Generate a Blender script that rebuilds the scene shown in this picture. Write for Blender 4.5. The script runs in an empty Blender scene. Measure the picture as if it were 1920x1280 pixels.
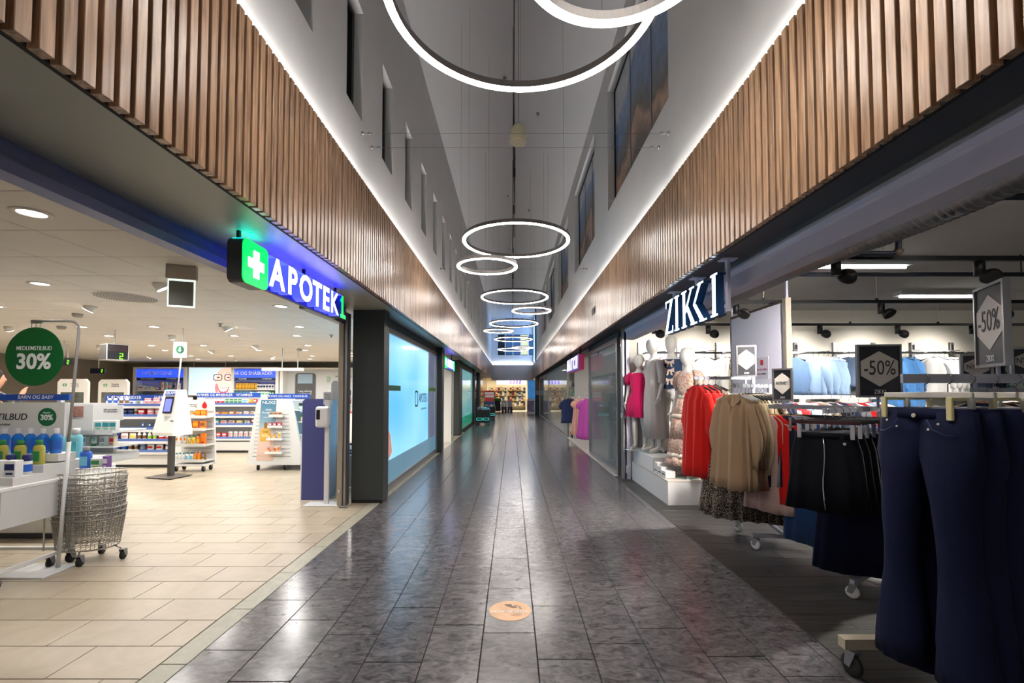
import bpy, math, random
from mathutils import Vector, Matrix

# ------------------------------------------------------------------ camera, world, exposure
S = bpy.context.scene
COL = S.collection
R = math.radians
random.seed(11)
F_PX, PITCH = 860.0, 2.0
cam = bpy.data.cameras.new('camera')
cam.sensor_width = 36.0
cam.lens = F_PX * 36.0 / 1920.0
cam.shift_x = 0.0
cam.shift_y = (706.0 - 640.0) / 1920.0
cam.clip_start, cam.clip_end = 0.05, 200
camo = bpy.data.objects.new('camera', cam)
COL.objects.link(camo)
camo.location = (0, 0, 1.39)
camo.rotation_euler = (R(90 + PITCH), 0, 0)
S.camera = camo
world = bpy.data.worlds.new('dusk')
S.world = world
world.use_nodes = True
bg = world.node_tree.nodes['Background']
bg.inputs[0].default_value = (0.16, 0.24, 0.36, 1)
bg.inputs[1].default_value = 0.05
S.view_settings.view_transform = 'Standard'
S.view_settings.look = 'None'
S.view_settings.gamma = 1.0
S.view_settings.use_curve_mapping = False
S.view_settings.exposure = 0.75
S.cycles.use_light_tree = False
S.cycles.max_bounces = 6
S.cycles.diffuse_bounces = 4
S.cycles.glossy_bounces = 4
S.cycles.transparent_max_bounces = 12
S.cycles.sample_clamp_indirect = 4.0
S.cycles.caustics_reflective = False
S.cycles.caustics_refractive = False

# strengths of the lamps that the place has
RING_E = 30.0
DOWN_W = 10.5
SPOT_W = 290.0
COVE_E = 2.0
COVE_W = 9.0

# ------------------------------------------------------------------ helpers
def lin(c):
    c /= 255.0
    return c / 12.92 if c <= 0.04045 else ((c + 0.055) / 1.055) ** 2.4

_mats = {}
def mat(name, col, rough=0.5, metal=0.0, emit=None, es=0.0, noise=None, stretch=None, bump=0.0, bscale=40.0,
        coat=0.0, spec=0.5, sheen=0.0, ecol=None, sample=True):
    """Principled material; noise = (scale, amount) mottles the colour in world space."""
    if name in _mats:
        return _mats[name]
    m = bpy.data.materials.new(name)
    m.use_nodes = True
    nt = m.node_tree
    b = nt.nodes['Principled BSDF']
    c = (lin(col[0]), lin(col[1]), lin(col[2]), 1)
    b.inputs['Base Color'].default_value = c
    b.inputs['Roughness'].default_value = rough
    b.inputs['Metallic'].default_value = metal
    b.inputs['Specular IOR Level'].default_value = spec
    b.inputs['Coat Weight'].default_value = coat
    b.inputs['Sheen Weight'].default_value = sheen
    if emit is not None:
        b.inputs['Emission Color'].default_value = (lin(emit[0]), lin(emit[1]), lin(emit[2]), 1)
        b.inputs['Emission Strength'].default_value = es
        if not sample:
            m.cycles.emission_sampling = 'NONE'
    if noise or bump:
        geo = nt.nodes.new('ShaderNodeNewGeometry')
        src = geo.outputs['Position']
        if stretch:
            mp = nt.nodes.new('ShaderNodeMapping')
            mp.inputs['Scale'].default_value = stretch
            nt.links.new(src, mp.inputs[0])
            src = mp.outputs[0]
    if noise:
        n = nt.nodes.new('ShaderNodeTexNoise')
        n.inputs['Scale'].default_value = noise[0]
        n.inputs['Detail'].default_value = 6
        n.inputs['Roughness'].default_value = 0.6
        nt.links.new(src, n.inputs['Vector'])
        r = nt.nodes.new('ShaderNodeValToRGB')
        a = noise[1]
        r.color_ramp.elements[0].position = 0.3
        r.color_ramp.elements[1].position = 0.72
        r.color_ramp.elements[0].color = (c[0] * (1 - a), c[1] * (1 - a), c[2] * (1 - a), 1)
        r.color_ramp.elements[1].color = (min(1, c[0] * (1 + a)), min(1, c[1] * (1 + a)), min(1, c[2] * (1 + a)), 1)
        nt.links.new(n.outputs['Fac'], r.inputs[0])
        nt.links.new(r.outputs[0], b.inputs['Base Color'])
    if bump:
        n2 = nt.nodes.new('ShaderNodeTexNoise')
        n2.inputs['Scale'].default_value = bscale
        n2.inputs['Detail'].default_value = 4
        nt.links.new(src, n2.inputs['Vector'])
        bp = nt.nodes.new('ShaderNodeBump')
        bp.inputs['Strength'].default_value = bump
        bp.inputs['Distance'].default_value = 0.01
        nt.links.new(n2.outputs['Fac'], bp.inputs['Height'])
        nt.links.new(bp.outputs[0], b.inputs['Normal'])
    _mats[name] = m
    return m

def glass_mat(name, tint, refl=1.0, refl_veil=0.0):
    """thin shop glass: mostly see-through with a mirror sheen at grazing angles"""
    if name in _mats:
        return _mats[name]
    m = bpy.data.materials.new(name)
    m.use_nodes = True
    nt = m.node_tree
    nt.nodes.clear()
    out = nt.nodes.new('ShaderNodeOutputMaterial')
    tr = nt.nodes.new('ShaderNodeBsdfTransparent')
    tr.inputs[0].default_value = (tint[0], tint[1], tint[2], 1)
    gl = nt.nodes.new('ShaderNodeBsdfGlossy')
    gl.inputs['Roughness'].default_value = 0.02
    fr = nt.nodes.new('ShaderNodeFresnel')
    fr.inputs[0].default_value = 1.5
    mul = nt.nodes.new('ShaderNodeMath')
    mul.operation = 'MULTIPLY_ADD'
    mul.inputs[1].default_value = refl
    mul.inputs[2].default_value = 0.03
    mul.use_clamp = True
    mx = nt.nodes.new('ShaderNodeMixShader')
    nt.links.new(fr.outputs[0], mul.inputs[0])
    nt.links.new(mul.outputs[0], mx.inputs[0])
    nt.links.new(tr.outputs[0], mx.inputs[1])
    nt.links.new(gl.outputs[0], mx.inputs[2])
    last = mx
    if refl_veil:  # pale diffuse veil painted into the glass in place of bright reflections
        df = nt.nodes.new('ShaderNodeBsdfDiffuse')
        df.inputs[0].default_value = (0.8, 0.85, 0.85, 1)
        m2 = nt.nodes.new('ShaderNodeMixShader')
        m2.inputs[0].default_value = refl_veil
        nt.links.new(mx.outputs[0], m2.inputs[1])
        nt.links.new(df.outputs[0], m2.inputs[2])
        last = m2
    nt.links.new(last.outputs[0], out.inputs[0])
    _mats[name] = m
    return m

class MB:
    """collects faces, then links them as one mesh object"""
    def __init__(self):
        self.v, self.f, self.s = [], [], []
    def add(self, vs, fs, smooth=False):
        k = len(self.v)
        self.v += [tuple(p) for p in vs]
        for f in fs:
            self.f.append(tuple(i + k for i in f))
            self.s.append(smooth)
        return self
    def box(self, x0, x1, y0, y1, z0, z1):
        return self.add([(x0, y0, z0), (x1, y0, z0), (x1, y1, z0), (x0, y1, z0), (x0, y0, z1), (x1, y0, z1), (x1, y1, z1), (x0, y1, z1)],
                        [(0, 3, 2, 1), (4, 5, 6, 7), (0, 1, 5, 4), (1, 2, 6, 5), (2, 3, 7, 6), (3, 0, 4, 7)])
    def cbox(self, x0, x1, y0, y1, z0, z1, b=0.004):
        """box with bevelled edges"""
        X, Y, Z = (x0, x1), (y0, y1), (z0, z1)
        vs, idx = [], {}
        for i in (0, 1):
            for j in (0, 1):
                for k in (0, 1):
                    sx, sy, sz = (1 if i == 0 else -1), (1 if j == 0 else -1), (1 if k == 0 else -1)
                    for a in range(3):
                        idx[i, j, k, a] = len(vs)
                        vs.append((X[i] + (0 if a == 0 else sx * b), Y[j] + (0 if a == 1 else sy * b), Z[k] + (0 if a == 2 else sz * b)))
        fs = []
        for i in (0, 1):
            q = [idx[i, 0, 0, 0], idx[i, 1, 0, 0], idx[i, 1, 1, 0], idx[i, 0, 1, 0]]
            fs.append(q if i else q[::-1])
            q = [idx[0, i, 0, 1], idx[1, i, 0, 1], idx[1, i, 1, 1], idx[0, i, 1, 1]]
            fs.append(q[::-1] if i else q)
            q = [idx[0, 0, i, 2], idx[1, 0, i, 2], idx[1, 1, i, 2], idx[0, 1, i, 2]]
            fs.append(q if i else q[::-1])
        for i in (0, 1):
            for j in (0, 1):
                fs.append([idx[i, j, 0, 0], idx[i, j, 1, 0], idx[i, j, 1, 1], idx[i, j, 0, 1]])
                fs.append([idx[i, 0, j, 0], idx[i, 1, j, 0], idx[i, 1, j, 2], idx[i, 0, j, 2]])
                fs.append([idx[0, i, j, 1], idx[1, i, j, 1], idx[1, i, j, 2], idx[0, i, j, 2]])
                for k in (0, 1):
                    fs.append([idx[i, j, k, 0], idx[i, j, k, 1], idx[i, j, k, 2]])
        return self.add(vs, fs)
    def loft(self, rings, cap0=True, cap1=True, smooth=True, closed=True):
        n = len(rings[0])
        vs = [p for r in rings for p in r]
        fs = []
        for i in range(len(rings) - 1):
            for j in range(n if closed else n - 1):
                a, b = i * n + j, i * n + (j + 1) % n
                fs.append((a, b, b + n, a + n))
        self.add(vs, fs, smooth)
        k = len(self.v) - len(vs)
        if cap0:
            self.f.append(tuple(k + i for i in range(n))[::-1]); self.s.append(False)
        if cap1:
            m = k + (len(rings) - 1) * n
            self.f.append(tuple(m + i for i in range(n))); self.s.append(False)
        return self
    def lathe(self, prof, n=16, cx=0, cy=0, cz=0, cap0=True, cap1=True, smooth=True):
        return self.loft([[(cx + r * math.cos(2 * math.pi * i / n), cy + r * math.sin(2 * math.pi * i / n), cz + z) for i in range(n)]
                          for r, z in prof], cap0, cap1, smooth)
    def tube(self, pts, r=0.01, n=6, closed=False, smooth=True):
        P = [Vector(p) for p in pts]
        m = len(P)
        rings, last = [], None
        for i in range(m):
            if closed:
                t = P[(i + 1) % m] - P[i - 1]
            else:
                t = P[min(i + 1, m - 1)] - P[max(i - 1, 0)]
            t.normalize()
            up = last if last is not None else (Vector((0, 0, 1)) if abs(t.z) < 0.9 else Vector((1, 0, 0)))
            a = up - t * up.dot(t)
            if a.length < 1e-5:
                a = t.orthogonal()
            a.normalize()
            b = t.cross(a)
            last = a
            rr = r[i] if isinstance(r, (list, tuple)) else r
            rings.append([tuple(P[i] + a * (rr * math.cos(2 * math.pi * k / n)) + b * (rr * math.sin(2 * math.pi * k / n))) for k in range(n)])
        if closed:
            rings.append(rings[0])
            return self.loft(rings, False, False, smooth)
        return self.loft(rings, True, True, smooth)
    def beam(self, p, q, w, h):
        """rectangular bar from p to q"""
        p, q = Vector(p), Vector(q)
        t = (q - p).normalized()
        up = Vector((0, 0, 1)) if abs(t.z) < 0.95 else Vector((0, 1, 0))
        a = t.cross(up).normalized()
        b = a.cross(t)
        c = [(-1, -1), (1, -1), (1, 1), (-1, 1)]
        return self.loft([[tuple(o + a * (i * w / 2) + b * (j * h / 2)) for i, j in c] for o in (p, q)], smooth=False)
    def prism(self, poly, axis, a, b):
        """polygon (2-d points) pushed along an axis from a to b"""
        def pt(u, v, w):
            return {'x': (w, u, v), 'y': (u, w, v), 'z': (u, v, w)}[axis]
        return self.loft([[pt(u, v, w) for u, v in poly] for w in (a, b)], smooth=False)
    def xf(self, M):
        self.v = [tuple(M @ Vector(p)) for p in self.v]
        return self
    def mesh(self, name, m):
        me = bpy.data.meshes.new(name)
        me.from_pydata(self.v, [], self.f)
        me.polygons.foreach_set('use_smooth', self.s)
        if m:
            me.materials.append(m)
        me.update()
        return me
    def build(self, name, m, parent=None, loc=(0, 0, 0), rz=0.0):
        return obj(name, self.mesh(name, m), parent, loc, rz)

def obj(name, me, parent=None, loc=(0, 0, 0), rz=0.0, rot=None):
    o = bpy.data.objects.new(name, me)
    COL.objects.link(o)
    o.location = loc
    o.rotation_euler = rot if rot else (0, 0, rz)
    if parent is not None:
        o.parent = parent
    return o

def tag(o, label=None, cat=None, group=None, kind=None):
    if label: o['label'] = label
    if cat: o['category'] = cat
    if group: o['group'] = group
    if kind: o['kind'] = kind
    return o

def thing(name, label, cat, loc=(0, 0, 0), rz=0.0, group=None, kind=None):
    return tag(obj(name, None, None, loc, rz), label, cat, group, kind)

def struct(name, mb, m, label, cat='wall'):
    return tag(mb.build(name, m), label, cat, None, 'structure')

def text(parent, body, size, m, loc, rot=(R(90), 0, 0), ext=0.0006, bold=0.0, align='CENTER', sx=1.0, shear=0.0, name='lettering'):
    cu = bpy.data.curves.new(name, 'FONT')
    cu.body = body
    cu.size = size
    cu.extrude = ext
    if ext < 0.002 and any(c in body for c in 'MNÆWK'):
        bold = min(bold, 0.008)     # wide strokes would run into each other
    cu.offset = bold * size
    cu.align_x = align
    cu.align_y = 'CENTER'
    cu.shear = shear
    cu.resolution_u = 3
    tmp = bpy.data.objects.new(name, cu)
    me = bpy.data.meshes.new_from_object(tmp)
    bpy.data.objects.remove(tmp)
    bpy.data.curves.remove(cu)
    me.materials.clear()
    me.materials.append(m)
    o = obj(name, me, parent, loc, rot=rot)
    o.scale = (sx, 1, 1)
    return o
FACE_Y = (R(90), 0, 0)             # readable from -y
FACE_XP = (R(90), 0, R(90))        # readable from +x
FACE_XN = (R(90), 0, R(-90))       # readable from -x
ORD = ['first', 'second', 'third', 'fourth', 'fifth', 'sixth', 'seventh', 'eighth', 'ninth', 'tenth', 'eleventh', 'twelfth',
       'thirteenth', 'fourteenth', 'fifteenth', 'sixteenth', 'seventeenth', 'eighteenth', 'nineteenth', 'twentieth']

def area_light(name, loc, size, watts, col=(1, 1, 1), parent=None, spread=180, rot=(0, 0, 0), shape='DISK', sy=None):
    l = bpy.data.lights.new(name, 'AREA')
    l.shape = shape
    l.size = size
    if sy: l.size_y = sy
    l.energy = watts
    l.color = col
    l.spread = R(spread)
    o = obj(name, l, parent, loc, rot=rot)
    return o

def copy_tree(o, parent=None):
    c = o.copy()
    COL.objects.link(c)
    c.parent = parent
    for ch in list(o.children):
        copy_tree(ch, c)
    return c

# ------------------------------------------------------------------ materials of the shell
def tile_mat(name, lo, hi, rough, scale, streak, vary=0.12, spec=0.5):
    """stone tile: cloudy mottling, each loose tile a little lighter or darker"""
    m = bpy.data.materials.new(name)
    m.use_nodes = True
    nt = m.node_tree
    b = nt.nodes['Principled BSDF']
    L = nt.links.new
    geo = nt.nodes.new('ShaderNodeNewGeometry')
    mp = nt.nodes.new('ShaderNodeMapping')
    mp.inputs['Scale'].default_value = streak
    L(geo.outputs['Position'], mp.inputs[0])
    n1 = nt.nodes.new('ShaderNodeTexNoise')
    n1.inputs['Scale'].default_value = scale
    n1.inputs['Detail'].default_value = 8
    n1.inputs['Roughness'].default_value = 0.68
    n1.inputs['Distortion'].default_value = 1.2
    L(mp.outputs[0], n1.inputs['Vector'])
    r = nt.nodes.new('ShaderNodeValToRGB')
    r.color_ramp.elements[0].position = 0.30
    r.color_ramp.elements[1].position = 0.7
    r.color_ramp.elements[0].color = tuple(lin(c) for c in lo) + (1,)
    r.color_ramp.elements[1].color = tuple(lin(c) for c in hi) + (1,)
    L(n1.outputs['Fac'], r.inputs[0])
    oi = nt.nodes.new('ShaderNodeObjectInfo')
    mr = nt.nodes.new('ShaderNodeMapRange')
    mr.inputs['To Min'].default_value = 1 - vary
    mr.inputs['To Max'].default_value = 1 + vary
    L(oi.outputs['Random'], mr.inputs['Value'])
    hsv = nt.nodes.new('ShaderNodeHueSaturation')
    L(mr.outputs[0], hsv.inputs['Value'])
    L(r.outputs[0], hsv.inputs['Color'])
    L(hsv.outputs[0], b.inputs['Base Color'])
    rr = nt.nodes.new('ShaderNodeMapRange')
    rr.inputs['To Min'].default_value = rough - 0.03
    rr.inputs['To Max'].default_value = rough + 0.05
    L(n1.outputs['Fac'], rr.inputs['Value'])
    L(rr.outputs[0], b.inputs['Roughness'])
    b.inputs['Specular IOR Level'].default_value = spec
    bp = nt.nodes.new('ShaderNodeBump')
    bp.inputs['Strength'].default_value = 0.03
    bp.inputs['Distance'].default_value = 0.01
    L(n1.outputs['Fac'], bp.inputs['Height'])
    L(bp.outputs[0], b.inputs['Normal'])
    return m

def wood_mat(name, dark, light, rough, vary=0.18, axis='z', coat=0.0, scale=1.0):
    m = bpy.data.materials.new(name)
    m.use_nodes = True
    nt = m.node_tree
    b = nt.nodes['Principled BSDF']
    L = nt.links.new
    geo = nt.nodes.new('ShaderNodeNewGeometry')
    oi = nt.nodes.new('ShaderNodeObjectInfo')
    add = nt.nodes.new('ShaderNodeVectorMath')
    add.operation = 'ADD'
    cmb = nt.nodes.new('ShaderNodeCombineXYZ')
    mm = nt.nodes.new('ShaderNodeMath')
    mm.operation = 'MULTIPLY'
    mm.inputs[1].default_value = 37.0
    L(oi.outputs['Random'], mm.inputs[0])
    for i in range(3):
        L(mm.outputs[0], cmb.inputs[i])
    L(geo.outputs['Position'], add.inputs[0])
    L(cmb.outputs[0], add.inputs[1])
    mp = nt.nodes.new('ShaderNodeMapping')
    k = {'x': (1.2, 22, 22), 'y': (22, 1.2, 22), 'z': (30, 30, 1.6)}[axis]
    mp.inputs['Scale'].default_value = tuple(q * scale for q in k)
    L(add.outputs[0], mp.inputs[0])
    n = nt.nodes.new('ShaderNodeTexNoise')
    n.inputs['Scale'].default_value = 1.6
    n.inputs['Detail'].default_value = 7
    n.inputs['Distortion'].default_value = 0.8
    L(mp.outputs[0], n.inputs['Vector'])
    r = nt.nodes.new('ShaderNodeValToRGB')
    r.color_ramp.elements[0].position = 0.32
    r.color_ramp.elements[1].position = 0.66
    r.color_ramp.elements[0].color = tuple(lin(c) for c in dark) + (1,)
    r.color_ramp.elements[1].color = tuple(lin(c) for c in light) + (1,)
    L(n.outputs['Fac'], r.inputs[0])
    mr = nt.nodes.new('ShaderNodeMapRange')
    mr.inputs['To Min'].default_value = 1 - vary
    mr.inputs['To Max'].default_value = 1 + vary
    L(oi.outputs['Random'], mr.inputs['Value'])
    hsv = nt.nodes.new('ShaderNodeHueSaturation')
    L(mr.outputs[0], hsv.inputs['Value'])
    L(r.outputs[0], hsv.inputs['Color'])
    L(hsv.outputs[0], b.inputs['Base Color'])
    b.inputs['Roughness'].default_value = rough
    b.inputs['Coat Weight'].default_value = coat
    b.inputs['Coat Roughness'].default_value = 0.2
    bp = nt.nodes.new('ShaderNodeBump')
    bp.inputs['Strength'].default_value = 0.12
    bp.inputs['Distance'].default_value = 0.004
    L(n.outputs['Fac'], bp.inputs['Height'])
    L(bp.outputs[0], b.inputs['Normal'])
    return m

M_DARKTILE = tile_mat('dark slate tile', (46, 45, 48), (116, 113, 115), 0.19, 11.0, (1.0, 1.9, 1), 0.09)
M_BEIGE = tile_mat('beige porcelain tile', (160, 147, 126), (181, 168, 147), 0.36, 2.5, (1, 1, 1), 0.05)
M_BORDER = tile_mat('grey green threshold stone', (146, 143, 126), (172, 168, 150), 0.4, 8.0, (1, 1, 1), 0.04)
M_PLANK = wood_mat('dark grey wood plank', (26, 25, 24), (66, 63, 60), 0.4, 0.25, 'x')
M_SLAT = wood_mat('varnished oak slat', (126, 97, 73), (183, 148, 116), 0.27, 0.12, 'z', 0.0)
M_GROUT = mat('dark grout', (24, 23, 24), 0.8)
M_GROUTB = mat('beige grout', (120, 104, 84), 0.9)
M_BLACK = mat('matt black board', (12, 12, 12), 0.8)
M_SOFFIT = mat('grey green soffit panel', (162, 165, 156), 0.42, noise=(0.8, 0.06))
M_WHITEWALL = mat('white plaster', (222, 222, 222), 0.9, noise=(2.0, 0.03))
M_CEIL = mat('grey white ceiling board', (196, 196, 199), 0.9)
M_CHAR = mat('charcoal green steel cladding', (52, 58, 57), 0.5, noise=(1.5, 0.1))
M_KICK = mat('black kick plate', (14, 14, 16), 0.5)
M_SHUT = mat('lavender grey shutter steel', (232, 232, 252), 0.34, 0.0)
M_ALU = mat('brushed aluminium', (168, 168, 170), 0.35, 0.9)
M_BEIGEALU = mat('anodised beige profile', (168, 158, 142), 0.4, 0.3)
M_WINFRAME = mat('black window frame', (14, 15, 17), 0.4)
M_DUSKGLASS = mat('dusk window glass', (110, 138, 140), 0.06, 0.0, spec=0.8, noise=(0.9, 0.35))
M_TAUPE = mat('taupe wall paint', (136, 126, 110), 0.85)
M_WHITE = mat('white lacquer', (232, 231, 228), 0.4)
M_WHITEM = mat('white metal', (222, 222, 222), 0.35, 0.0)
M_CTILE = mat('off white ceiling tile', (238, 233, 226), 0.9, noise=(3, 0.02))
M_CGRID = mat('dark ceiling joint', (70, 62, 54), 0.9)  # dark backing that shows in the joints between ceiling tiles
M_LENS = mat('lit lamp lens', (255, 250, 240), 0.4, emit=(255, 247, 232), es=12.0, sample=False)
M_COVE = mat('warm white led strip', (255, 244, 226), 0.4, emit=(255, 246, 236), es=COVE_E)
M_CHROME = mat('polished chrome', (200, 200, 204), 0.12, 1.0)
M_BLKMET = mat('black metal', (16, 16, 18), 0.45, 0.2)
M_GREYMET = mat('grey steel', (140, 140, 142), 0.4, 0.5)
M_RUBBER = mat('black rubber', (20, 20, 20), 0.7)
M_SHOPGLASS = glass_mat('shop glass', (0.9, 0.95, 0.95), 0.8, 0.09)

# ------------------------------------------------------------------ floors
HL, HR = -1.667, 1.709
fl = struct('floor', MB().box(HL - 0.14, HR, 0.2, 34, -0.06, -0.006), M_GROUT, 'dark slate tiled floor running down the shopping arcade', 'floor')
cols = [(HL + 0.3 * k, HL + 0.3 * (k + 1)) for k in range(11)] + [(HL + 3.3, HR)]
phase = {4: 0.40, 5: 0.308, 6: 0.044, 7: 0.194}
tiles = []
for k, (a, b) in enumerate(cols):
    ph = phase.get(k, [0.13, 0.46, 0.29, 0.02, 0, 0, 0, 0, 0.36, 0.07, 0.5, 0.22][k])
    y = ph
    while y < 33.6:
        tiles.append((max(y, 0.25), a, b, min(y + 0.6, 33.6)))
        y += 0.6
tiles = [t for t in tiles if t[0] > 1.0]
tiles.sort()
def tile_mesh(w, l, m, g=0.0028, h=0.006, c=0.0012):
    mb = MB()
    mb.cbox(-w / 2 + g, w / 2 - g, -l / 2 + g, l / 2 - g, -h, 0, c)
    return mb.mesh('tile', m)
tm = tile_mesh(0.3, 0.6, M_DARKTILE)
rest = MB()
for i, (y0, a, b, y1) in enumerate(tiles):
    if i < 298:
        me = tm if abs(b - a - 0.3) < 1e-6 and abs(y1 - y0 - 0.6) < 1e-6 else tile_mesh(b - a, y1 - y0, M_DARKTILE)
        obj('floor_tile', me, fl, ((a + b) / 2, (y0 + y1) / 2, 0))
    else:
        rest.cbox(a + 0.0028, b - 0.0028, y0 + 0.0028, y1 - 0.0028, -0.006, 0, 0.0012)
tag(rest.build('floor_tiles', M_DARKTILE, fl), kind='stuff')
bd = MB()
for k in range(26):
    obj('threshold_stone', tile_mesh(0.136, 0.6, M_BORDER), fl, (HL - 0.068, 0.9 + 0.6 * k, 0.0005)) if k < 9 else bd.cbox(HL - 0.134, HL - 0.002, 0.6 + 0.6 * k, 1.196 + 0.6 * k, -0.006, 0.0005, 0.0012)
tag(bd.build('threshold_stones', M_BORDER, fl), kind='stuff')

fp = struct('floor_pharmacy', MB().box(-16, HL - 0.14, 0.2, 17, -0.06, -0.006), M_GROUTB, 'beige tiled floor of the pharmacy', 'floor')
bt = []
row = 0
y = 2.28 - 0.289 * 5
while y < 16.7:
    x = -1.985 + (0.0 if row % 2 == 0 else -0.29)
    first = True
    x1 = HL - 0.14
    while x1 > -14.2:
        bt.append((y, x1, x))
        x1, x = x, x - 0.578
    y += 0.289
    row += 1
inview = [t for t in bt if -(t[1] + t[2]) / 2 < 1.16 * t[0] + 0.5]
inview.sort()
near = set(inview[:296])
pm = tile_mesh(0.578, 0.289, M_BEIGE)
rest = MB()
for t in bt:
    y, x1, x0 = t
    if t in near:
        me = pm if abs(x1 - x0 - 0.578) < 1e-5 else tile_mesh(x1 - x0, 0.289, M_BEIGE)
        obj('floor_tile', me, fp, ((x0 + x1) / 2, y + 0.1445, 0))
    elif t in inview or y < 3:
        rest.cbox(x0 + 0.002, x1 - 0.002, y + 0.002, y + 0.287, -0.006, 0, 0.0012)
    else:
        rest.box(x0 + 0.002, x1 - 0.002, y + 0.002, y + 0.287, -0.006, 0)
tag(rest.build('floor_tiles', M_BEIGE, fp), kind='stuff')

fz = struct('floor_boutique', MB().box(HR, 9.6, 0.2, 7.7, -0.06, -0.005), M_GROUT, 'dark grey wood plank floor of the boutique', 'floor')
for r_ in range(36):
    y0 = 0.6 + r_ * 0.195
    x = HR + 0.004 - [0.0, 0.7, 0.35, 0.95][r_ % 4]
    while x < 6.2:
        a, b = max(x, HR + 0.004), x + 1.28
        if b - a > 0.05 and (a < 1.25 * y0 + 0.4):
            mb = MB().cbox(a + 0.001, b - 0.001, y0 + 0.001, y0 + 0.194, -0.005, 0.0, 0.001)
            mb.build('plank', M_PLANK, fz)
        x += 1.28
fm = struct('floor_fashion_shop', MB().box(HR, 8, 7.7, 33, -0.06, 0.0), mat('pale grey vinyl', (176, 172, 170), 0.4), 'pale grey floor of the far fashion shop', 'floor')
fe = struct('floor_far_shop', MB().box(-5, 5, 33.6, 41, -0.06, 0.0), mat('pale cream vinyl', (216, 206, 184), 0.4), 'pale floor inside the far end shop', 'floor')

# ------------------------------------------------------------------ slatted fascias
Z0, Z1, ZS = 2.395, 3.36, 2.45
def fascia(side, xs, label):
    s = -1 if side == 'left' else 1
    back = MB().box(min(s * (xs + 0.04), s * (xs + 0.06)), max(s * (xs + 0.04), s * (xs + 0.06)), 0.4, 33, Z0 + 0.002, Z1 - 0.02)
    root = struct('wall_fascia_' + side, back, M_BLACK, label)
    me = MB().cbox(-0.02, 0.02, -0.0235, 0.0235, Z0, Z1, 0.002).mesh('slat', M_SLAT)
    y, i = 0.92, 0
    far = MB()
    while y < 32.6:
        if i < 298:
            o = obj('slat', me, root, (s * (xs + 0.02), y, 0))
        else:
            far.box(min(s * xs, s * (xs + 0.04)), max(s * xs, s * (xs + 0.04)), y - 0.0235, y + 0.0235, Z0, Z1)
        y += 0.068
        i += 1
    tag(far.build('slats', M_SLAT, root), kind='stuff')
    led = MB().box(min(s * (xs + 0.065), s * (xs + 0.10)), max(s * (xs + 0.065), s * (xs + 0.10)), 0.5, 32, Z1 - 0.03, Z1 - 0.02)
    led.build('led_strip', M_COVE, root)
    for q in range(8):
        # led profile with an asymmetric lens that washes the wall just above the slats
        area_light('cove_light', (s * (xs + 0.075), 0.6 + 4.0 * q + 1.95, Z1 - 0.012), 0.02, COVE_W, (1.0, 0.965, 0.92), root, 95, (0, R(180 + s * 22), 0), 'RECTANGLE', 3.9)
    return root
XL, XR = 1.38, 1.47
fascia('left', XL, 'oak slat fascia above the pharmacy side of the arcade')
fascia('right', XR, 'oak slat fascia above the boutique side of the arcade')
vent = thing('wall_vent', 'small black grille set in the boutique side oak slats', 'vent', (XR - 0.002, 8.2, 2.86))
MB().box(-0.012, 0.0, -0.14, 0.14, -0.055, 0.055).build('frame', M_BLKMET, vent)
for k in range(4):
    MB().box(-0.018, -0.006, -0.12, 0.12, -0.04 + k * 0.023, -0.03 + k * 0.023).build('louvre', M_BLACK, vent)

# soffits
struct('ceiling_soffit_left', MB().box(-2.3, -XL - 0.042, 0.3, 33, ZS, ZS + 0.05), M_SOFFIT, 'grey green soffit panel over the pharmacy shopfront', 'ceiling')
struct('ceiling_soffit_right', MB().box(XR + 0.042, 2.1, 0.3, 33, ZS, ZS + 0.05), mat('dark blue grey soffit', (30, 36, 44), 0.5), 'dark soffit over the boutique shopfront', 'ceiling')

# ------------------------------------------------------------------ upper walls with window niches
WL, WR, ZC = 1.50, 1.57, 6.8
def upper_wall(side, xo, zs, zt, wins, label):
    s = -1 if side == 'left' else 1
    mb = MB()
    def bx(y0, y1, z0, z1, d=0.3):
        mb.box(min(s * xo, s * (xo + d)), max(s * xo, s * (xo + d)), y0, y1, z0, z1)
    bx(0, 33.3, 2.46, zs)
    bx(0, 33.3, zt, ZC)
    y = 0.0
    for a, b in wins:
        bx(y, a, zs, zt)
        y = b
    bx(y, 33.3, zs, zt)
    return struct('wall_' + side, mb, M_WHITEWALL, label)
lw = [(4.06 + 1.14 * k, 4.50 + 1.14 * k) for k in range(-3, 16)]
upper_wall('left', WL, 4.1, 5.21, lw, 'white upper wall with narrow window niches above the pharmacy')
rw = [(0.3, 3.2), (4.5, 7.4), (8.6, 11.4), (12.7, 15.5), (16.8, 19.6), (20.9, 23.7)]
upper_wall('right', WR, 4.35, 6.35, rw, 'white upper wall with wide window niches above the boutique')
for k, (a, b) in enumerate(lw):
    if a < 3: continue
    w = thing('window_%d' % (k + 1), 'narrow black framed window, %s along the upper pharmacy side' % ORD[k - 2], 'window', (-WL - 0.12, (a + b) / 2, 4.1), kind='structure')
    h = (b - a) / 2
    f = MB()
    f.box(-0.05, 0.03, h - 0.06, h, 0, 1.11).box(-0.05, 0.03, -h, -h + 0.04, 0, 1.11).box(-0.05, 0.03, -h + 0.04, h - 0.06, 1.06, 1.11).box(-0.05, 0.03, -h + 0.04, h - 0.06, 0, 0.05)
    f.build('frame', M_WINFRAME, w)
    MB().box(-0.03, -0.015, -h + 0.04, h - 0.06, 0.05, 1.06).build('pane', M_DUSKGLASS, w)

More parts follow.
